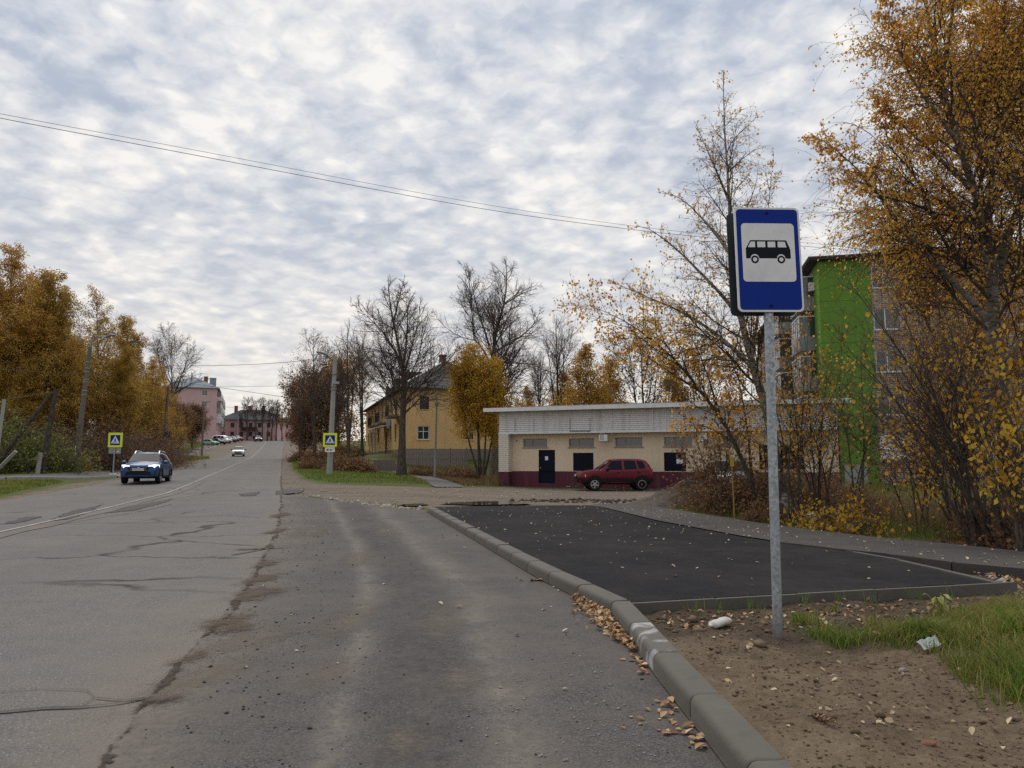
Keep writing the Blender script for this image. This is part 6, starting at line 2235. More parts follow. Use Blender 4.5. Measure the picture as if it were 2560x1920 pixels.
# --- dark trees right of the road
DT = 'dark nearly bare trees beside the far verge'
dA = bare_at(787, 1150, 68, [(783, 846), (770, 925)], 31, 'dark bare tree left of the pale lamp post', .18, bare_spec(18, 10, 8, 0, 40, .34, .22, OVAL, .5, .008), lm=M_LBROWN, leaf=[(3, .7, .10, .4, .1)], group=DT, fork=.2)
dB = bare_at(872, 1150, 64, [(868, 818), (890, 850), (850, 870)], 32, 'dark bare tree with many stems right of the lamp post', .17, bare_spec(13, 10, 8, 0, 30, .34, .3, OVAL, .7, .008), group=DT, fork=.12)
tcopy(dB, 'dark bare tree nearest the yellow house balconies', gbase(905, 1150, 72), 1.2, 1.0, DT)
tcopy(dA, 'lower dark tree at the left end of the verge thicket', gbase(752, 1142, 80), 2.2, .86, DT)
tcopy(dB, 'dark thin tree close behind the lamp post', gbase(835, 1150, 72), 2.9, .80, DT)
dC = birch_at(752, 1132, 96, 960, 750, 33, M_LBROWN, 'rusty brown leafy tree at the bend of the road', per=7, size=.17, n1=30, ratio=.36, prof=OVAL, group=DT, bk=M_BARK, name='brown_tree', spread=.2)
tcopy(dC, 'small rusty tree low beside the dirt shoulder', gbase(762, 1140, 84), 2, .62, DT)
tcopy(dC, 'rusty foliage tree behind the dark stems', gbase(812, 1145, 84), 3, 1.0, DT)
yb_ = birch_at(845, 1146, 92, 900, 845, 34, M_LGOLD, 'golden tree glimpsed through the dark stems', per=7, size=.17, n1=30, ratio=.4, prof=OVAL, spread=.2)
FT = 'bare trees by the far pink houses'
fA = bare_at(618, 1101, 228, [(618, 996), (610, 1010)], 35, 'tallest of the bare trees before the far pink house', .28, bare_spec(14, 9, 6, 0, 30, .30, .3, OVAL, .8, .035), group=FT)
for k, (u, v, sc, rz, lab) in enumerate(((640, 1101, .95, 1, 'bare tree beside the far dark car'), (655, 1101, .98, 2, 'bare tree right of the far dark car'), (668, 1101, .92, 3, 'bare tree between the two far pink houses'), (678, 1101, 1.0, 4, 'bare tree at the left end of the pale far house'),
                                         (690, 1101, .9, 5, 'dark trunked bare tree before the pale far house'), (705, 1101, .75, .5, 'slanting small bare tree at the right of the pale far house'), (602, 1100, .7, 1.5, 'small bare tree before the dark roofed pink house'))):
    tcopy(fA, lab, gbase(u, v, 226 + k * 2), rz, sc, FT)

# --- big bare poplar by the path, poplars behind the yellow birch
bT = gbase(1004, 1188, 51)
bare_tr = [rel(bT, [(1004, 1188), (1006, 1080), (1010, 960), (1004, 900), (975, 770), (970, 690)], 51), rel(bT, [(1008, 930), (975, 850), (930, 800), (868, 748)], 51),
           rel(bT, [(1012, 930), (1040, 830), (1050, 770), (1052, 735)], 51), rel(bT, [(1010, 905), (1022, 800), (1010, 700)], 52), rel(bT, [(1012, 1010), (1060, 975), (1095, 940)], 50.5),
           rel(bT, [(985, 800), (1000, 740), (1012, 690)], 51.5)]
make_tree('bare_poplar', 'big dark trunked bare tree standing beside the path to the yellow house', 'tree', bT, bare_tr, [.30, .085, .08, .085, .06, .06], [(15, .2, .97, 40, 12, .42, CONE, 9, .4, .45, .6, .026, .25), (11, .12, 1., 42, 12, .46, CONE, 6, .45, .3, .6, .011, .5), (7, .1, 1., 40, 15, .55, ONE, 4, .45, .15, .65, .006, .6)],
          M_BARK, M_TWIG, None, None, 41)
bP = gbase(1238, 1186, 57)
pop = [rel(bP, [(1238, 1186), (1236, 1000), (1232, 850), (1262, 760), (1268, 700), (1262, 640)], 57), rel(bP, [(1234, 900), (1212, 830), (1190, 760), (1176, 700), (1168, 660)], 57.5),
       rel(bP, [(1232, 920), (1195, 850), (1184, 860), (1176, 700), (1150, 655)], 58), rel(bP, [(1236, 880), (1290, 850), (1330, 820), (1360, 760)], 56.5),
       rel(bP, [(1236, 905), (1290, 908), (1350, 912)], 57), rel(bP, [(1236, 990), (1280, 980), (1345, 988), (1370, 1000)], 56.5), rel(bP, [(1262, 760), (1300, 735), (1345, 720)], 57)]
make_tree('bare_poplar', 'tallest forked bare poplar rising behind the yellow birch', 'tree', bP, pop, [.33, .11, .095, .10, .075, .075, .065], [(16, .2, .97, 40, 12, .40, CONE, 9, .4, .45, .6, .028, .25), (11, .12, 1., 42, 12, .46, CONE, 6, .45, .3, .6, .012, .5), (7, .1, 1., 40, 15, .55, ONE, 4, .45, .15, .65, .0065, .6)],
          M_BARKG, M_TWIG, None, None, 42)
bY = gbase(1205, 1188, 53)
make_tree('birch_tree', 'bright yellow leafy birch between the yellow house and the low building', 'tree', bY, [rel(bY, [(1200, 1188), (1195, 1050), (1180, 868)], 53), rel(bY, [(1208, 1188), (1215, 1080), (1222, 905)], 52.6), rel(bY, [(1196, 1188), (1160, 1060), (1150, 925)], 52.8),
          rel(bY, [(1210, 1188), (1232, 1100), (1240, 960)], 53)], [.14, .10, .09, .09], birch_spec(26, 9, 5, 38, .24, OVAL, .30, minr=.007), M_BARK, M_TWIGB, M_LYEL, [(3, 5.5, .105, .7, .12), (2, 4, .105, .7, .12)], 43)
BB = 'trees behind the low beige building'
qA = bare_at(1398, 1150, 78, [(1390, 796), (1368, 850), (1412, 850)], 44, 'bare rounded tree above the building roof, left of centre', .25, bare_spec(16, 11, 8, 0, 32, .34, .3, OVAL, .7, .009), group=BB, fork=.25)
tcopy(qA, 'thin bare tree left of the rounded bare one', gbase(1350, 1150, 84), 2, .82, BB)
qB = bare_at(1615, 1150, 72, [(1600, 815), (1570, 850), (1650, 850)], 45, 'fan shaped bare tree with green leaves clinging low', .22, bare_spec(14, 11, 7, 0, 36, .38, .25, OVAL, .6, .013), lm=M_LGREEN, leaf=[(2, 2.0, .24, .3, .25)], group=BB, fork=.15)
qC = birch_at(1468, 1150, 74, 868, 1465, 46, M_LGOLD, 'golden birch above the roof between the bare trees', per=8, size=.17, n1=32, ratio=.36, group=BB, spread=.2)
tcopy(qC, 'golden brown birch right of the first one above the roof', gbase(1528, 1150, 80), 2, .95, BB)
tcopy(qC, 'low golden birch behind the rounded bare tree', gbase(1410, 1150, 88), 3, .88, BB)
tcopy(qC, 'golden birch far behind the poplar branches', gbase(1318, 1150, 100), 4, .75, BB)
tcopy(qC, 'amber birch close beside the fan shaped tree', gbase(1690, 1150, 76), 5, .92, BB)
tcopy(qC, 'amber birch behind the yellow house roof', gbase(1165, 1140, 96), .6, 1.05, BB)
tcopy(qB, 'green leafed tree behind the birch with orange leaves', gbase(1760, 1150, 70), 2.4, .9, BB)

# --- birch behind the bus stop sign
bR = gbase(1968, 1290, 19.5)
r1 = [rel(bR, [(1968, 1290), (1945, 1190), (1925, 1050), (1880, 900), (1845, 780), (1825, 600), (1818, 430), (1808, 175)], 19.5),
      rel(bR, [(1890, 925), (1800, 840), (1700, 775), (1600, 735), (1520, 700)], 19.2), rel(bR, [(1850, 790), (1770, 700), (1690, 620), (1610, 560), (1570, 575)], 19.8),
      rel(bR, [(1880, 900), (1905, 700), (1920, 520), (1935, 380)], 20.2), rel(bR, [(1830, 640), (1770, 560), (1700, 490), (1640, 480)], 19.0), rel(bR, [(1822, 500), (1770, 380), (1735, 300)], 20)]
make_tree('birch_tree', 'slender birch with sparse brown leaves rising behind the bus stop sign', 'tree', bR, r1, [.15, .065, .06, .05, .05, .04],
          [(24, .22, .99, 38, 10, .20, CONE, 7, .3, .35, .55, .008, .3), (9, .12, .98, 40, 12, .42, ONE, 5, .35, -.2, .6, .0045, .4), (4, .1, 1., 35, 14, .5, ONE, 4, .3, -.9, .7, .0032, .5)],
          M_BIRCH, M_TWIGB, M_LORANGE, [(3, .75, .060, .8, .03), (2, .6, .065, .8, .03)], 51, taper=.05)
# orange leafed maple / rowan leaning left
bM_ = gbase(1900, 1250, 21.5)
m1 = [rel(bM_, [(1900, 1250), (1860, 1160), (1815, 1060), (1740, 960), (1640, 850), (1520, 780), (1460, 760)], 21.5), rel(bM_, [(1800, 1040), (1770, 940), (1740, 860), (1690, 790)], 21.8),
      rel(bM_, [(1760, 985), (1690, 940), (1600, 880), (1500, 850)], 21.2), rel(bM_, [(1880, 1200), (1870, 1080), (1850, 960), (1830, 860)], 22.2), rel(bM_, [(1840, 1110), (1780, 1070), (1730, 1060), (1690, 1075)], 21)]
make_tree('maple_tree', 'leaning thin maple with orange leaf clusters left of the sign pole', 'tree', bM_, m1, [.085, .04, .04, .05, .03],
          [(17, .22, .99, 42, 12, .22, VASE, 7, .35, .4, .6, .007, .3), (6, .2, .98, 42, 14, .40, ONE, 5, .4, .1, .6, .0045, .4), (3, .2, 1., 40, 15, .5, ONE, 3, .4, -.2, .7, .0035, .5)],
          M_BARK, M_TWIG, M_LORANGE, [(3, 2.3, .08, .8, .05), (2, 2.3, .085, .8, .05)], 52)

# --- huge orange birches on the right
bO = gbase(2520, 1320, 15.5)
r2 = [rel(bO, [(2535, 1320), (2520, 1150), (2490, 900), (2478, 700), (2462, 560), (2405, 380), (2330, 150), (2300, -150)], 15.5), rel(bO, [(2480, 720), (2540, 520), (2600, 300), (2640, 0), (2660, -300)], 15.9),
      rel(bO, [(2470, 800), (2380, 700), (2260, 580), (2180, 460), (2100, 380), (2020, 330)], 15.2), rel(bO, [(2440, 480), (2330, 380), (2240, 300), (2180, 230)], 15), rel(bO, [(2462, 600), (2480, 420), (2500, 200), (2520, -120)], 16.2),
      rel(bO, [(2400, 360), (2290, 220), (2230, 90), (2210, -40)], 14.8), rel(bO, [(2500, 900), (2620, 800), (2760, 720)], 15), rel(bO, [(2350, 210), (2380, 60), (2400, -200)], 15.8)]
big_birch = make_tree('birch_tree', 'huge orange leafed birch with rough dark trunk at the right edge', 'tree', bO, r2, [.20, .11, .07, .065, .10, .05, .07, .06],
          [(26, .30, .99, 42, 11, .25, CONE, 7, .3, .3, .55, .010, .3), (10, .12, .98, 42, 12, .42, ONE, 5, .35, -.3, .6, .006, .4), (5, .1, 1., 36, 14, .55, ONE, 4, .3, -1.1, .7, .0038, .5)],
          M_BIRCHD, M_TWIGB, M_LORANGE, [(3, 4.3, .058, .8, .04), (2, 6.5, .060, .8, .05)], 53, taper=.06)
bO2 = gbase(2700, 1300, 19)
r3 = [rel(bO2, [(2700, 1300), (2680, 900), (2640, 500), (2600, 100), (2590, -250)], 19), rel(bO2, [(2680, 900), (2560, 700), (2430, 560), (2330, 480)], 19.5), rel(bO2, [(2660, 700), (2540, 480), (2420, 300), (2330, 180)], 20),
      rel(bO2, [(2640, 500), (2500, 200), (2440, -50)], 20)]
make_tree('birch_tree', 'second dense orange birch filling the background of the right edge', 'tree', bO2, r3, [.2, .10, .09, .09],
          [(26, .33, .99, 44, 11, .26, CONE, 7, .3, .3, .55, .009, .3), (10, .12, .98, 42, 12, .42, ONE, 5, .35, -.3, .6, .005, .4), (5, .1, 1., 36, 14, .55, ONE, 3, .3, -1.0, .7, .004, .5)],
          M_BIRCHD, M_TWIGB, M_LORANGE, [(3, 6.5, .062, .8, .05), (2, 8, .062, .8, .06)], 54, taper=.06)

tcopy(big_birch, 'smaller orange birch between the huge birch and the brick block', gbase(2440, 1275, 25), 2.3, .72)
# --- multi stemmed shrubs and saplings on the right verge
SH_ = 'bare saplings along the right footpath'
def sapling(u, v, Y, tips, seed, label, r0=.03, lm=M_LYEL, per=.5, size=.085, n1=12, n2=6, group=SH_, lev2=.4, ratio=.30, name='sapling_clump', bend=1.0, n3=3):
    b = gbase(u, v, Y)
    r = np.random.default_rng(seed)
    trs = []
    for tu, tv in tips:
        t = P(tu, tv, Y + r.uniform(-.7, .7)) - b
        s = np.array([r.uniform(-.25, .25), r.uniform(-.25, .25), 0])
        trs.append([tuple(s), tuple(s + t * np.array([.35 * bend, .4, .48])), tuple(t)])
    return make_tree(name, label, 'shrub', b, trs, r0, [(n1, .2, .99, 36, 12, ratio, CONE, 6, .3, .35, .6, .006, .3), (n2, .15, .98, 40, 14, .42, ONE, 4, .4, .1, .65, .004, .4), (n3, .15, 1., 40, 15, .5, ONE, 3, .4, 0, .7, .003, .5)],
                     M_BARK, M_TWIG, lm, [(3, per, size, .9, .05), (2, lev2, size, .9, .05)], seed, group)
sapling(2480, 1310, 13.5, [(2130, 700), (2200, 640), (2270, 760), (2050, 800), (2330, 690), (2400, 800), (2180, 900), (2060, 620)], 61, 'fan of bare maple stems leaning left in front of the brick block', .042, per=.13, n1=13, lev2=.12, size=.085)
sapling(2390, 1300, 16, [(2140, 850), (2230, 820), (2300, 900), (2330, 780), (2120, 960), (2420, 850)], 62, 'bare stems with few yellow leaves before the lower brick windows', .032, per=.35, lev2=.3, lm=M_LORANGE)
sapling(2050, 1260, 20, [(1960, 900), (2010, 820), (2080, 840), (1920, 980), (2060, 950), (2130, 900), (1990, 1000)], 63, 'thin sapling clump between the sign pole and green wall', .03, lm=M_LOLIVE, per=.55)
sapling(2130, 1240, 22, [(2080, 880), (2150, 830), (2190, 900), (2220, 960), (2110, 780)], 64, 'sapling clump with olive leaves against the green wall', .03, lm=M_LGREEN, per=.8)
sapling(1985, 1270, 19, [(1900, 860), (1950, 760), (2000, 800), (2040, 880), (1880, 1000), (2030, 720)], 65, 'sapling clump with golden leaves right behind the sign pole', .03, lm=M_LORANGE, per=.55)
sapling(2560, 1330, 12, [(2470, 830), (2560, 780), (2620, 850), (2400, 950), (2520, 980), (2600, 1000), (2440, 1060)], 66, 'maple shrub with large yellow leaves at the right edge', .028, per=.42, size=.10, lm=M_LYEL, lev2=.3)
sapling(1800, 1245, 23, [(1720, 1010), (1790, 960), (1850, 1000), (1690, 1080), (1830, 900), (1760, 1050)], 67, 'thin brown leafed saplings by the yellow marker post', .022, lm=M_LBROWN, per=.9)
sapling(2300, 1290, 17.5, [(2200, 1000), (2280, 960), (2360, 1010), (2180, 1090), (2380, 1080), (2250, 1050)], 68, 'low brown twiggy shrub below the bare stems', .02, lm=M_LBROWN, per=1.0, n1=12, size=.07)
sapling(2440, 1305, 14.5, [(2330, 880), (2400, 840), (2460, 900), (2520, 860), (2300, 1000), (2380, 1020), (2480, 1020), (2560, 980), (2240, 900), (2280, 800), (2340, 760), (2210, 1060)], 69, 'dense thin stems with orange brown leaves before the right birch trunk', .022, lm=M_LORANGE, per=.7, size=.075, lev2=.5)

# --- low shrubs and bramble mounds
def bush(u, v, Y, w, h, seed, label, lm, size=.09, n=60, group=None, per=3, name='shrub', base=None, depth=None):
    b = gbase(u, v, Y) if base is None else np.asarray(base, float)
    r = np.random.default_rng(seed)
    K = n
    a = r.random(K) * 2 * math.pi
    rad = np.sqrt(r.random(K))
    P0 = np.zeros((K, 6, 3))
    s = np.stack([rad * np.cos(a) * w * .32, rad * np.sin(a) * (depth or w) * .32, np.zeros(K)], 1)
    d = unit(np.stack([np.cos(a) * rad * w, np.sin(a) * rad * (depth or w), h * (1.3 - .6 * rad)], 1) + .15 * r.standard_normal((K, 3)))
    L = h * (.6 + .55 * r.random(K))
    P0[:, 0] = s
    for k in range(1, 6):
        d = unit(d + .22 * r.standard_normal((K, 3)) + np.array([0, 0, -.06 * k]))
        P0[:, k] = P0[:, k - 1] + d * (L / 5)[:, None]
    R0 = np.full((K, 1), .012 if Y > 30 else .008) * np.linspace(1, .4, 6)[None]
    C1 = children(P0, R0, L, 7, .2, 1, 45, 15, .45, ONE, 4, .5, -.1, r, .7, .008 if Y > 30 else .004, .5)
    C2 = children(*C1, 3, .2, 1, 45, 15, .5, ONE, 3, .5, -.1, r, .7, .006 if Y > 30 else .003, .5)
    root = empty(name, tuple(b), 0, label, 'shrub', group)
    v0, q0 = tubes(P0, R0, 4)
    v1, q1 = tubes(C1[0], C1[1], 3)
    v2, q2 = tubes(C2[0], C2[1], 3)
    link('stems', np_mesh('stems', np.concatenate([v0, v1, v2]), np.concatenate([q0, q1 + len(v0), q2 + len(v0) + len(v1)])), M_TWIG, root)
    v, q = leaves_on(C2[0], per, size, r, .5, size * .8)
    link('foliage', np_mesh('foliage', v, q, attr={'tint': ('FACE', tint_for(v[::4], len(q), r))}), lm, root)
    return root
def bcopy(src, u, v, Y, rz, sc, label):
    return tcopy(src, label, gbase(u, v, Y), rz, sc)
LU = 'undergrowth shrubs below the left birches'
s1 = bush(60, 1186, 45, 3.6, 2.6, 71, 'green olive bush behind the old wooden strut', M_LGREEN, .13, 90, LU, 5)
s2 = bush(165, 1178, 52, 4.0, 3.0, 72, 'brown twiggy shrub between the pole and the leaning lamp', M_LBROWN, .12, 100, LU, 3)
s3 = bush(230, 1172, 54, 4.2, 3.2, 73, 'dark brown shrub right of the leaning lamp', M_LBROWN, .12, 100, LU, 2)
s4 = bush(130, 1184, 48, 2.6, 1.8, 74, 'low yellow green bush at the foot of the wooden pole', M_LOLIVE, .12, 70, LU, 4)
for src, u, v, Y, rz, sc, lab in ((s3, 310, 1164, 58, 1, 1.1, 'dark shrub behind the blue SUV roof'), (s2, 335, 1158, 64, 2, 1.1, 'brown shrub left of the second street lamp'), (s1, -30, 1188, 45, 3, 1.2, 'green bush at the very left edge'),
                                  (s2, 365, 1150, 74, 3, 1.1, 'brown shrub at the foot of the second lamp'), (s3, 275, 1168, 53, 4, .95, 'shrub right behind the person in the coat'), 
                                  (s2, 15, 1182, 50, .5, 1.3, 'brown shrub behind the short pale post'), (s3, 100, 1176, 55, 5.5, 1.1, 'dark shrub between strut and pole')):
    bcopy(src, u, v, Y, rz, sc, lab)
RU = 'undergrowth shrubs on the far right verge'
s5 = bush(880, 1166, 55, 2.4, 1.1, 75, 'reddish brown low shrub right of the pale lamp post', M_LBROWN, .12, 90, None, 3)
for u, v, Y, rz, sc, lab in ((783, 1160, 58, 2, .7, 'low brown shrub left of the pale lamp post'), (838, 1160, 60, 3, .9, 'brown shrub behind the pale lamp post'), (765, 1146, 74, 4, 1.0, 'dark shrub at the shoulder of the far road'),
                              (812, 1152, 68, 2.2, 1.15, 'tall brown shrub among the dark trees'), (862, 1150, 74, 3.7, 1.3, 'brown shrub between the dark stems'), (1040, 1155, 59, 5, .5, 'shrub below the board fence'), (1075, 1158, 60, .5, .5, 'brown weeds at the fence centre'), (1135, 1160, 58, 1.5, .8, 'shrub left of the yellow birch foot'), (1165, 1172, 56, 2.5, .85, 'low weeds beside the yellow birch stems')):
    bcopy(s5, u, v, Y, rz, sc, lab)
s6 = bush(1890, 1240, 22.5, 2.2, 1.5, 76, 'dark bramble mound left of the sign pole', M_LBROWN, .075, 110, None, 4)
s7 = bush(2140, 1258, 20, 1.6, .8, 77, 'tangled dark bramble right of the sign pole', M_LBROWN, .07, 80, None, 2)
for src, u, v, Y, rz, sc, lab in ((s6, 1965, 1242, 23, 1, .95, 'dark bramble behind the white birch foot'), (s6, 2040, 1240, 24, 2, .75, 'bramble mound below the green wall'), (s7, 2480, 1292, 15, 4, .8, 'brown tangle at the foot of the leaning stems'),
                                  (s7, 2570, 1305, 13.5, 5, 1.1, 'brown leafy tangle before the right birch trunk'), (s6, 1800, 1235, 24.5, 3, .7, 'low bramble near the silver car'), (s7, 1920, 1268, 19.5, 1, .6, 'small bramble just left of the sign pole')):
    bcopy(src, u, v, Y, rz, sc, lab)
bush(2110, 1286, 16.6, .9, .75, 78, 'low maple bush with bright yellow leaves behind the log', M_LYEL, .085, 26, None, 1.5)
bush(1995, 1282, 18, .6, .6, 79, 'small yellow leafed bush beside the sign pole', M_LYEL, .08, 12, None, .9)

# far tree mass that closes the horizon
r_ = np.random.default_rng(99)
def woods(name, xs, ys, hs, lm, size, per, wid):
    V = []
    for x, y, h in zip(xs, ys, hs):
        z = float(H(x, y))
        n = per
        t = r_.random(n)
        a = r_.random(n) * 2 * math.pi
        rr = wid * np.sqrt(r_.random(n)) * np.sin(np.pi * np.clip(t * .9 + .08, 0, 1)) ** .6
        V.append(np.stack([x + rr * np.cos(a), y + rr * np.sin(a), z + h * t], 1))
    pos = np.concatenate(V)
    v, q = leaf_quads(pos, size, r_, .2)
    o = link(name, np_mesh(name, v, q, attr={'tint': ('FACE', tint_for(pos, len(q), r_, .2))}), lm)
    o['kind'] = 'stuff'
ux = np.linspace(-220, 1000, 22)
woods('far_woods', [(-0.69 - .02 * k) * (120 + 6 * k) for k in range(14)], [120 + 6 * k for k in range(14)], 11 + 4 * r_.random(14), M_LOLIVE, .5, 700, 4.5)
woods('far_woods', list(np.linspace(-40, 150, 30)), list(150 + 25 * r_.random(30)), 7 + 4 * r_.random(30), M_LBROWN, .5, 500, 5)

# ------------------------------------------------------------------ grass, leaves, stones
def blades(name, xy, hgt, wid, lm, r, lean=.5, zf=gz, tint=None):
    K = len(xy)
    z = zf(xy[:, 0], xy[:, 1])
    b = np.stack([xy[:, 0], xy[:, 1], z - .005], 1)
    a = r.random(K) * 2 * math.pi
    side_ = np.stack([np.cos(a), np.sin(a), np.zeros(K)], 1)
    la = r.random(K) * 2 * math.pi
    ln = np.stack([np.cos(la), np.sin(la), np.zeros(K)], 1) * (lean * (.2 + r.random(K)))[:, None]
    h = hgt * (.45 + .9 * r.random(K)) if np.isscalar(hgt) else hgt * (.5 + .7 * r.random(K))
    w = wid * (.6 + .8 * r.random(K))
    up = np.array([0, 0, 1.0])
    m = b + (up * .62 + ln * .35) * h[:, None]
    t = b + (up * .92 + ln * 1.05) * h[:, None]
    V = np.stack([b - side_ * w[:, None], b + side_ * w[:, None], m + side_ * w[:, None] * .75, m - side_ * w[:, None] * .75, t], 1).reshape(-1, 3)
    i = np.arange(K)[:, None] * 5
    q = i + np.array([0, 1, 2, 3])
    tr = i + np.array([3, 2, 4])
    tn = np.clip(.42 * vnoise(xy[:, 0], xy[:, 1], 1.3, 95) + .2 + .25 * r.standard_normal(K) + (0 if tint is None else tint), 0, 1)
    o = link(name, np_mesh(name, V, q, tr, attr={'tint': ('FACE', np.concatenate([tn, tn]))}), lm)
    o['kind'] = 'stuff'
    return o

r5 = np.random.default_rng(5)
def gpoly(px):
    return np.array(GL(px))[:, :2]
# corner verge with the lamp post
pv_ = gpoly([(725, 1150), (735, 1172), (770, 1198), (830, 1207), (930, 1209), (1035, 1211), (1010, 1196), (1000, 1180), (940, 1178), (860, 1166), (780, 1152)])
blades('verge_grass', scatter(pv_, 16000, r5), .14, .009, M_GRASS, r5, .5)
blades('verge_grass', scatter(gpoly([(1095, 1196), (1165, 1216), (1270, 1214), (1262, 1200), (1200, 1180), (1040, 1165), (1015, 1172), (1050, 1182)]), 9000, r5), .26, .010, M_DRY, r5, .5)
blades('verge_grass', scatter(gpoly([(1010, 1196), (1040, 1211), (1078, 1213), (1050, 1200), (1015, 1188)]), 1500, r5), .2, .010, M_GRASSY, r5, .5)
blades('verge_grass', scatter(gpoly([(1200, 1208), (1215, 1217), (1272, 1217), (1270, 1195), (1230, 1190)]), 1500, r5), .55, .009, M_DRY, r5, .4)
# left verges
blades('verge_grass', scatter(gpoly([(-150, 1198), (-150, 1186), (0, 1184), (120, 1176), (270, 1166), (262, 1176), (150, 1188), (0, 1196)]), 12000, r5), .16, .011, M_GRASS, r5, .5)
blades('verge_grass', scatter(gpoly([(-150, 1205), (0, 1203), (130, 1201), (160, 1205), (80, 1222), (0, 1240), (-150, 1255)]), 9000, r5), .13, .010, M_GRASSY, r5, .5)
blades('verge_grass', scatter(gpoly([(405, 1147), (460, 1130), (500, 1120), (520, 1108), (480, 1112), (420, 1135), (395, 1142)]), 6000, r5), .25, .018, M_GRASS, r5, .5)
blades('verge_grass', scatter(gpoly([(440, 1150), (470, 1140), (520, 1142), (525, 1147), (470, 1153)]), 2500, r5), .25, .016, M_GRASSY, r5, .5)
# right verge behind the footpath
blades('verge_grass', scatter(gpoly([(1650, 1266), (1803, 1290), (1900, 1305), (2049, 1324), (2198, 1341), (2347, 1353), (2560, 1375), (2560, 1330), (2400, 1300), (2200, 1282), (1900, 1262), (1750, 1250)]), 15000, r5), .20, .005, M_GRASSY, r5, .6, H)
blades('dry_grass', scatter(gpoly([(1700, 1262), (1900, 1290), (2150, 1322), (2400, 1345), (2560, 1362), (2700, 1380), (2700, 1300), (2500, 1280), (2300, 1262), (2000, 1240), (1750, 1235)]), 14000, r5), .55, .0045, M_DRY, r5, .7, H)
blades('dry_grass', scatter(gpoly([(2110, 1262), (2560, 1275), (2560, 1225), (2150, 1212)]), 5000, r5), .4, .007, M_GRASSY, r5, .5, H)
# near grass right of the sign
pg = gpoly([(1985, 1560), (2080, 1612), (2200, 1640), (2330, 1670), (2420, 1740), (2560, 1800), (2700, 1800), (2700, 1500), (2540, 1500), (2400, 1545), (2250, 1560), (2100, 1545)])
xy = scatter(pg, 9000, r5)
dens_ = vnoise(xy[:, 0], xy[:, 1], 2.3, 96)
xy = xy[dens_ > .42]
blades('near_grass', xy, .10, .0035, M_GRASSY, r5, .9)
for (u, v, n, h, rad, mt) in ((2540, 1690, 1300, .17, .24, M_GRASSY), (2570, 1620, 1200, .20, .24, M_GRASS), (2310, 1600, 650, .17, .14, M_GRASS), (2530, 1540, 900, .20, .22, M_GRASSY), (2420, 1620, 600, .15, .25, M_GRASSY),
                            (2120, 1590, 350, .12, .18, M_GRASS), (2230, 1600, 350, .14, .2, M_GRASSY), (2050, 1578, 200, .10, .14, M_GRASS), (2440, 1570, 500, .18, .2, M_GRASSY), (2000, 1555, 110, .12, .08, M_GRASS), (2620, 1740, 1000, .22, .3, M_GRASS)):
    c_ = G(u, v, .1)
    xy = c_[:2] + r5.standard_normal((n, 2)) * rad * .55
    xy = xy[xy[:, 0] > 1.5]
    blades('grass_tuft', xy, h, .0032, mt, r5, .95)
for (u, v) in ((1800, 1535), (1890, 1530), (2010, 1520), (2090, 1515), (2180, 1518), (2290, 1505), (1735, 1545), (2380, 1500)):
    c_ = G(u, v, .03)
    blades('grass_tuft', c_[:2] + r5.standard_normal((14, 2)) * .04, .16, .003, M_GRASS, r5, 1.0)

def litter(name, xy, size, lm, zf, r, flat=.25, lift=.006, stack=0.0):
    K = len(xy)
    z = zf(xy[:, 0], xy[:, 1]) + lift + stack * r.random(K)
    c = np.stack([xy[:, 0], xy[:, 1], z], 1)
    a = r.random(K) * 2 * math.pi
    tl = flat * r.standard_normal((K, 2))
    d = unit(np.stack([np.cos(a), np.sin(a), tl[:, 0]], 1))
    s = unit(np.stack([-np.sin(a), np.cos(a), tl[:, 1]], 1))
    sz = (size * (.55 + .8 * r.random(K)))[:, None]
    cu = (.10 + .2 * r.random(K))[:, None] * sz
    up = np.array([0, 0, 1.0])
    o = [c - d * sz * .55, c - d * sz * .18 + s * sz * .36 + up * cu, c + d * sz * .22 + s * sz * .30 + up * cu, c + d * sz * .58 + up * cu * .6, c + d * sz * .22 - s * sz * .30 + up * cu, c - d * sz * .18 - s * sz * .36 + up * cu]
    V = np.stack(o, 1)
    low = (V[..., 2] - zf(V[..., 0], V[..., 1])).min(1)
    V[..., 2] += np.maximum(0, .003 - low)[:, None]
    V = V.reshape(-1, 3)
    i = np.arange(K)[:, None] * 6
    q = np.concatenate([i + np.array([0, 1, 2, 3])[[3, 2, 1, 0]], i + np.array([0, 3, 4, 5])[[3, 2, 1, 0]]])
    tn = np.clip(.5 + .26 * r.standard_normal(K), 0, 1)
    ob = link(name, np_mesh(name, V, q, attr={'tint': ('FACE', np.concatenate([tn, tn]))}), lm)
    ob['kind'] = 'stuff'
    return ob
padz = lambda x, y: H(x, y) + .150
bayz = lambda x, y: H(x, y) + .019
pathz = lambda x, y: H(x, y) + .170
r6 = np.random.default_rng(6)
xy = scatter(np.concatenate([pad_left, np.array(pad_right)[::-1]]), 330, r6)
xy = xy[(r6.random(len(xy)) < np.interp(xy[:, 1], [7.5, 10, 16], [.25, .5, 1]))]
litter('fallen_leaves', xy, .045, M_PALELEAF, padz, r6)
litter('fallen_leaves', scatter(np.concatenate([np.array(pf)[:8], np.array(pb)[:8][::-1]]), 260, r6), .045, M_PALELEAF, pathz, r6)
litter('fallen_leaves', scatter(np.concatenate([bl[20:], br[2:][::-1]]), 60, r6), .045, M_PALELEAF, bayz, r6)
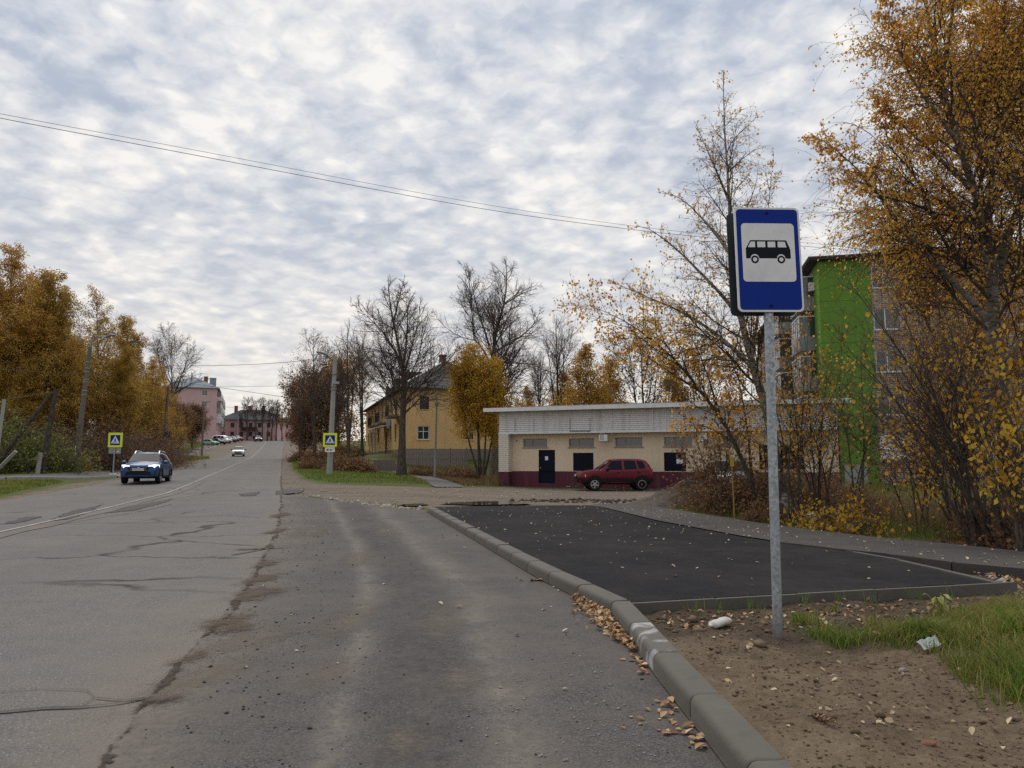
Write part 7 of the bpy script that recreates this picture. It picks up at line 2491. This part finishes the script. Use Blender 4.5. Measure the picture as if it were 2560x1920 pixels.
# heaps blown against the kerb
def kerb_heap(s0, s1, n, wid, stack):
    ln = resample(KW[2:10], .02)
    d = np.concatenate([[0], np.cumsum(np.linalg.norm(np.diff(ln, axis=0), axis=1))])
    s = s0 + (s1 - s0) * r6.beta(1.5, 1.5, n)
    p = np.stack([np.interp(s, d, ln[:, k]) for k in range(2)], 1)
    w = np.abs(r6.standard_normal(n)) * wid * np.sin(np.pi * (s - s0) / (s1 - s0)).clip(.25)
    p[:, 0] -= .02 + w
    zf = lambda x, y: bayz(x, y)
    litter('leaf_heap', p, .050, M_LITTER, zf, r6, .5 if n > 200 else .16, .002, stack if n > 200 else 0)
s_at = lambda u, v: float(np.linalg.norm(np.diff(np.concatenate([[KW[2]], KW[3:][KW[3:, 1] < G(u, v)[1]], [G(u, v)[:2]]]), axis=0), axis=1).sum())
kerb_heap(s_at(1590, 1640), s_at(1425, 1500), 620, .12, .05)
kerb_heap(s_at(1790, 1890), s_at(1680, 1755), 46, .16, .012)
kerb_heap(s_at(1650, 1700), s_at(1590, 1640), 22, .10, .006)
kerb_heap(s_at(1425, 1490), s_at(1250, 1394), 40, .10, .006)
litter('fallen_leaves', scatter(gpoly([(1620, 1560), (1700, 1535), (2480, 1500), (2540, 1560), (2200, 1610), (1990, 1590), (1850, 1600), (1700, 1590)]), 330, r6), .045, M_LITTER, gz, r6, .4)
litter('fallen_leaves', scatter(gpoly([(1650, 1600), (2560, 1700), (2560, 1920), (1990, 1920)]), 70, r6), .04, M_PALELEAF, gz, r6, .4)
tri = gpoly([(2000, 1362), (2200, 1397), (2470, 1450), (2560, 1510), (2640, 1480), (2560, 1424), (2407, 1414), (2258, 1394), (2100, 1380)])
litter('fallen_leaves', scatter(tri, 260, r6), .055, M_LITTER, gz, r6, .5, .02, .02)
litter('fallen_leaves', scatter(gpoly([(760, 1205), (1050, 1214), (1280, 1216), (1850, 1232), (1640, 1262), (1480, 1260), (1300, 1254), (1080, 1250), (800, 1230)]), 260, r6), .06, M_PALELEAF, H, r6, .3)
litter('fallen_leaves', scatter(gpoly([(1290, 1209), (1800, 1218), (1800, 1226), (1290, 1216)]), 900, r6), .09, M_LITTER, H, r6, .5, .01, .06)
litter('fallen_leaves', scatter(gpoly([(1010, 1172), (1050, 1180), (1100, 1195), (1165, 1214), (1230, 1212), (1200, 1185), (1100, 1165)]), 700, r6), .08, M_LITTER, H, r6, .5, .1, .05)
litter('fallen_leaves', scatter(gpoly([(770, 1190), (1040, 1205), (1010, 1185), (860, 1172)]), 200, r6), .06, M_LITTER, H, r6, .5, .08, .05)

def pebbles(name, xy, size, mat, zf, r, sink=.25):
    base = np.array([[1, 0, 0], [-1, 0, 0], [0, 1, 0], [0, -1, 0], [0, 0, 1], [0, 0, -1]], float)
    F = np.array([[0, 2, 4], [2, 1, 4], [1, 3, 4], [3, 0, 4], [2, 0, 5], [1, 2, 5], [3, 1, 5], [0, 3, 5]])
    K = len(xy)
    sz = size * np.exp(.45 * r.standard_normal(K))
    V = base[None] * (sz[:, None, None] * (.6 + .8 * r.random((K, 6, 1)))) * np.array([1, 1, .65])
    a = r.random(K) * 2 * math.pi
    c, s = np.cos(a)[:, None], np.sin(a)[:, None]
    V = np.stack([V[..., 0] * c - V[..., 1] * s, V[..., 0] * s + V[..., 1] * c, V[..., 2]], 2)
    z = zf(xy[:, 0], xy[:, 1]) + sz * (.5 - sink)
    V = V + np.stack([xy[:, 0], xy[:, 1], z], 1)[:, None]
    T = (np.arange(K)[:, None, None] * 6 + F[None]).reshape(-1, 3)
    o = link(name, np_mesh(name, V.reshape(-1, 3), None, T, smooth=True), mat)
    o['kind'] = 'stuff'
M_PEB = plain('dark_gravel', (.05, .047, .045), .9, var=.5, scale=8)
M_PEBL = plain('pale_gravel', (.30, .27, .23), .9, var=.4, scale=8)
band = np.concatenate([bl[6:], (bl[6:] + [2.0, 0])[::-1]])
xy = scatter(band, 2200, r6)
dd = (xy[:, 0] - er(xy[:, 1]))
xy = xy[r6.random(len(xy)) < np.exp(-((dd - .7) / .55) ** 2)]
pebbles('loose_gravel', xy, .007, M_PEB, bayz, r6)
allb = scatter(np.concatenate([bl[6:], br[2:][::-1]]), 900, r6)
pebbles('loose_gravel', allb, .005, M_PEB, bayz, r6)
pebbles('loose_gravel', scatter(gpoly([(1100, 1920), (1700, 1920), (1480, 1640), (1200, 1700)]), 700, r6), .004, M_PEBL, bayz, r6)
pebbles('loose_gravel', scatter(gpoly([(1620, 1600), (2540, 1600), (2560, 1920), (1990, 1920)]), 500, r6), .0055, plain('soil_pebble', (.16, .125, .095), .95, var=.5, scale=9), gz, r6)
M_CLOD = plain('soil_clod', (.145, .105, .069), .97, var=.5, scale=7, spec=.1)
pebbles('soil_clods', scatter(gpoly([(1600, 1570), (1700, 1545), (2500, 1505), (2750, 1600), (2750, 2080), (2060, 2080), (1800, 1760)]), 5200, r6), .0062, M_CLOD, gz, r6, .25)
pebbles('soil_clods', scatter(gpoly([(1600, 1570), (1700, 1545), (2500, 1505), (2600, 1600), (1700, 1600)]), 500, r6), .015, M_CLOD, gz, r6, .3)
pebbles('soil_clods', scatter(gpoly([(1700, 1610), (2560, 1700), (2700, 2000), (2060, 2000)]), 160, r6), .016, M_CLOD, gz, r6, .4)
pebbles('gravel_edge', scatter(tri, 420, r6), .022, M_PEBL, gz, r6)
ed_ = gpoly([(765, 1236), (860, 1252), (952, 1262), (1063, 1274), (1063, 1280), (952, 1269), (860, 1257), (765, 1240)])
pebbles('gravel_edge', scatter(ed_, 260, r6), .04, M_PEBL, H, r6)
pebbles('gravel_edge', scatter(DRIVE, 900, r6), .025, M_PEBL, H, r6)
pebbles('gravel_edge', scatter(gpoly([(1260, 1254), (1480, 1258), (1640, 1262), (1640, 1254), (1480, 1248), (1300, 1250)]), 260, r6), .05, plain('soil_clods', (.07, .05, .035), .95, var=.4), H, r6)

# ------------------------------------------------------------------ small single things
def rock_mesh(name, sx, sy, sz, seed, mat, sub=2, rough=.22):
    import bmesh
    bm = bmesh.new()
    bmesh.ops.create_icosphere(bm, subdivisions=sub, radius=1)
    r = np.random.default_rng(seed)
    ph = r.random((4, 3)) * 6
    for v in bm.verts:
        d = sum(math.sin(v.co.x * (2 + k) + p[0]) * math.sin(v.co.y * (2 + k) + p[1]) * math.sin(v.co.z * (2 + k) + p[2]) / (1 + .5 * k) for k, p in enumerate(ph))
        v.co *= 1 + rough * d
        v.co = Vector((v.co.x * sx, v.co.y * sy, v.co.z * sz))
    me = bpy.data.meshes.new(name)
    bm.to_mesh(me)
    bm.free()
    me.materials.append(mat)
    return me
def drop(name, label, cat, u, v, me, yaw=0.0, off=.0, rx=0.0, smooth=False, zf=gz):
    p = G(u, v, .06)
    z = float(zf(np.array([p[0]]), np.array([p[1]]))[0])
    o = link(name, me, [])
    if smooth:
        me.polygons.foreach_set('use_smooth', [True] * len(me.polygons))
    o.location = (p[0], p[1], z + off)
    o.rotation_euler = (rx, 0, yaw)
    return tag(o, label, cat)
M_ROCK = plain('field_stone', (.27, .225, .185), .9, var=.3, scale=9, bmp=.5)
drop('stone', 'pale angular stone lying in the middle of the bare soil', 'stone', 2085, 1690, rock_mesh('stone', .035, .026, .022, 1, M_ROCK), .4, .012)
drop('stone', 'tan stone at the edge of the grass right of the sign', 'stone', 2258, 1673, rock_mesh('stone', .04, .022, .018, 2, M_ROCK), 0, .01)
drop('stone', 'small pale stone near the kerb below the sign pole', 'stone', 1880, 1617, rock_mesh('stone', .018, .013, .012, 3, M_ROCK), 1, .008)
drop('brick_shard', 'reddish brick shard pressed into the soil at the bottom right', 'brick piece', 2325, 1880, rock_mesh('brick_shard', .05, .02, .014, 4, M_REDB), .2, .006)
# crumpled white plastic bottle
bt = MB().lathe([(.018, -.16), (.022, -.135), (.055, -.11), (.06, -.05), (.052, 0), (.061, .05), (.055, .10), (.045, .125)], (0, 0, .04), (1, .0, .12), 14)
M_BOT = plain('dull_white_plastic', (.52, .50, .46), .5, var=.08, dirt=((.25, .16, .11), .8), scale=14)
bo_ = bt.build('plastic_bottle', M_BOT, None, True)
for v_ in bo_.data.vertices:
    c_ = v_.co
    k = 1 + .07 * math.sin(c_.x * 90) * math.sin(c_.y * 70 + 1)
    v_.co = (c_.x * .95, c_.y * k, .026 + (c_.z - .03) * .62 * k)
p_ = G(1800, 1566, .06)
bo_.location = (p_[0], p_[1], float(gz(np.array([p_[0]]), np.array([p_[1]]))[0]) + .008)
bo_.rotation_euler = (0, 0, R(35))
tag(bo_, 'crushed dirty white plastic bottle lying on soil left of the sign pole', 'bottle')
pp_ = MB()
g_ = 8
pts_ = [[((i / g_ - .5) * .2, (j / 3 - .5) * .09, .03 + .035 * (i / g_) + .012 * math.sin(i * 2.1 + j) ) for i in range(g_ + 1)] for j in range(4)]
pp_.add([p for row in pts_ for p in row], [(j * (g_ + 1) + i, j * (g_ + 1) + i + 1, (j + 1) * (g_ + 1) + i + 1, (j + 1) * (g_ + 1) + i) for j in range(3) for i in range(g_)])
po_ = pp_.build('paper_scrap', plain('pale_wrapper', (.42, .47, .43), .6, var=.1), None, True)
p_ = G(2316, 1618, .12)
po_.location = (p_[0], p_[1], float(gz(np.array([p_[0]]), np.array([p_[1]]))[0]) + .02)
po_.rotation_euler = (R(35), 0, R(25))
tag(po_, 'pale greenish wrapper caught in the grass right of the sign', 'litter')
# dry cone with scales
p_ = G(2060, 1828, .1)
cn = empty('dry_cone', (p_[0], p_[1], float(gz(np.array([p_[0]]), np.array([p_[1]]))[0]) + .02), R(-55), 'dry scaly brown seed head lying on the bare soil', 'seed head')
M_CONE = plain('dry_scale', (.26, .17, .10), .9, var=.4, scale=30)
MB().tube([(-.085, 0, 0), (0, 0, .006), (.085, 0, 0)], [.006, .012, .003], 6).build('stalk', M_CONE, cn)
sc_ = MB().add([(0, -.011, 0), (0, .011, 0), (.03, .012, .016), (.042, 0, .022), (.03, -.012, .016)], [(0, 1, 2, 3, 4)]).build('scale', M_CONE, cn)
for k in range(26):
    o_ = sc_ if k == 0 else sc_.copy()
    if k:
        COL.objects.link(o_)
    t = k / 25
    o_.matrix_local = Matrix.Translation((-.075 + .14 * t, 0, .005)) @ Matrix.Rotation(k * 2.4, 4, 'X') @ Matrix.Scale(1.1 - .6 * t, 4)
# leafy yellow-green plant
p_ = G(2355, 1548, .08)
pl_ = empty('leafy_plant', (p_[0], p_[1], float(gz(np.array([p_[0]]), np.array([p_[1]]))[0])), 0, 'small yellow green leafy plant in front of the platform kerb', 'plant')
stm = MB()
lv = MB().add([(0, 0, 0), (.03, .02, .006), (.055, .016, -.002), (.075, 0, -.02), (.055, -.016, -.002), (.03, -.02, .006)], [(0, 1, 2, 3), (0, 3, 4, 5)])
M_PL = plain('plant_leaf_yellow_green', (.24, .25, .045), .6, var=.3, scale=20)
lo_ = lv.build('leaf', M_PL, pl_)
for k in range(16):
    a = k * 2.4
    h = .10 + .16 * random.random()
    rr_ = .02 + .10 * random.random()
    tip = (rr_ * math.cos(a), rr_ * math.sin(a), h)
    stm.tube([(0, 0, 0), (tip[0] * .3, tip[1] * .3, h * .6), tip], .003, 4)
    o_ = lo_ if k == 0 else lo_.copy()
    if k:
        COL.objects.link(o_)
    o_.location = tip
    o_.rotation_euler = (random.uniform(-.4, .4), random.uniform(.1, .7), a)
    s_ = random.uniform(.8, 1.4)
    o_.scale = (s_, s_, s_)
stm.build('stems', M_PL, pl_)
# yellow marker post
mp_ = gbase(1836, 1276, 20.5)
mk = empty('marker_post', tuple(mp_), 0, 'thin rusty marker post with small yellow plate in the undergrowth', 'marker post')
mt_ = P(1829, 1142, 20.5) - mp_
MB().tube([(0, 0, -.2), (mt_[0], 0, mt_[2])], .022, 8).build('post', plain('rusty_yellow', (.30, .19, .05), .8, var=.35, scale=8), mk)
MB().box(mt_[0] - .05, mt_[0] + .05, -.04, -.024, mt_[2] - .26, mt_[2]).build('plate', plain('yellow_plate', (.55, .40, .03), .6), mk)
# old log, slabs and planks beside the path
M_LOG = bark('old_log', (.25, .205, .15), (.06, .045, .035))
la, lb = G(2090, 1306, .16), G(2185, 1318, .05)
lg = empty('fallen_log', (la[0], la[1], float(H(la[0], la[1])) + .02), 0, 'weathered split log lying among dry grass by the footpath', 'log')
d_ = lb - la
MB().tube([(0, 0, .24), (d_[0] * .5, d_[1] * .5, .20), (d_[0] * 1.25, d_[1] * 1.25, .10)], [.13, .12, .09], 9).build('trunk', M_LOG, lg)
for k in range(9):
    a = k * .7
    MB().tube([(0.02, -.08 + .02 * k, .30), (-.10 - .01 * k, -.14, .20 + .05 * math.sin(a)), (-.12, -.12 + .01 * k, .05), (.04 + .02 * k, -.15, 0)], .006, 4).build('root', M_TWIG, lg)
def slab(name, label, cat, u0, v0, u1, v1, h, w, mat, off=.0):
    a, b = G(u0, v0, .0), G(u1, v1, .0)
    o = empty(name, (a[0], a[1], float(H(a[0], a[1])) + off), math.atan2(b[1] - a[1], b[0] - a[0]), label, cat)
    L = float(np.linalg.norm((b - a)[:2]))
    mb = MB()
    n = 6
    vs = []
    for i in range(n + 1):
        x = L * i / n
        j = lambda s: random.uniform(-s, s)
        vs += [(x, j(.02), -.05), (x, w + j(.02), -.05), (x, w - .02 + j(.02), h + j(.015)), (x, .02 + j(.02), h + j(.015))]
    fs = [(i * 4 + k, i * 4 + (k + 1) % 4, i * 4 + 4 + (k + 1) % 4, i * 4 + 4 + k) for i in range(n) for k in range(4)] + [(3, 2, 1, 0), (n * 4, n * 4 + 1, n * 4 + 2, n * 4 + 3)]
    mb.add(vs, [f[::-1] for f in fs]).build(name + '_body' if False else 'block', mat, o)
    return o
slab('concrete_block', 'low pale concrete block in the grass below the log', 'concrete block', 2082, 1326, 2140, 1330, .17, .25, M_CONC)
slab('concrete_slab', 'grey concrete slab lying behind the sign pole', 'concrete slab', 1995, 1312, 2035, 1316, .18, .3, M_CONC)
slab('old_beam', 'dark old beam half hidden in dry grass', 'beam', 2262, 1330, 2330, 1336, .12, .14, M_LOG)
slab('old_beam', 'dark old beam at the right edge beside the footpath', 'beam', 2510, 1362, 2600, 1368, .16, .16, M_LOG)
sbm = rock_mesh('plastic_bag', .16, .10, .09, 8, M_TRIM, 2, .3)
b_ = drop('plastic_bag', 'small white plastic bag on the slab by the footpath', 'bag', 2028, 1300, sbm, .3, .16, zf=H)
# heap of dug soil at the driveway corner
hp = P(1725, 1250, 26)
hm = MB()
nr, na = 9, 28
vs = [(0, 0, .85)]
for i in range(1, nr + 1):
    for k in range(na):
        a = 2 * math.pi * k / na
        t = i / nr
        rr_ = t * (1.9 + .3 * math.sin(2 * a + 1) + .2 * math.sin(5 * a))
        vs.append((rr_ * math.cos(a) * 1.15, rr_ * math.sin(a) * .8, .85 * (1 - t) ** 1.1 * (1 + .3 * math.sin(a)) - .05 * t + random.uniform(-.05, .05)))
fs = [(0, 1 + k, 1 + (k + 1) % na) for k in range(na)] + [(1 + (i - 1) * na + k, 1 + i * na + k, 1 + i * na + (k + 1) % na, 1 + (i - 1) * na + (k + 1) % na) for i in range(1, nr) for k in range(na)]
ho = MB().add(vs, fs).build('soil_heap', plain('dug_soil', (.055, .040, .030), .95, var=.5, scale=3, bmp=1.0, bscale=14), None, True)
ho.location = (hp[0], hp[1], float(H(hp[0], hp[1])))
tag(ho, 'dark heap of dug soil with fallen leaves at the driveway corner', 'soil heap')
hxy = np.stack([r6.standard_normal(260) * 1.1 + hp[0], r6.standard_normal(260) * .8 + hp[1]], 1)
def heapz(x, y):
    dx, dy = (x - hp[0]) / (2.1 * 1.15), (y - hp[1]) / (2.1 * .8)
    t = np.clip(np.sqrt(dx ** 2 + dy ** 2), 0, 1)
    return H(x, y) + .85 * (1 - t) ** 1.1 * (1 + .3 * dy / (t + .05)) + .02
litter('fallen_leaves', hxy, .06, M_LITTER, heapz, r6, .5, .03)
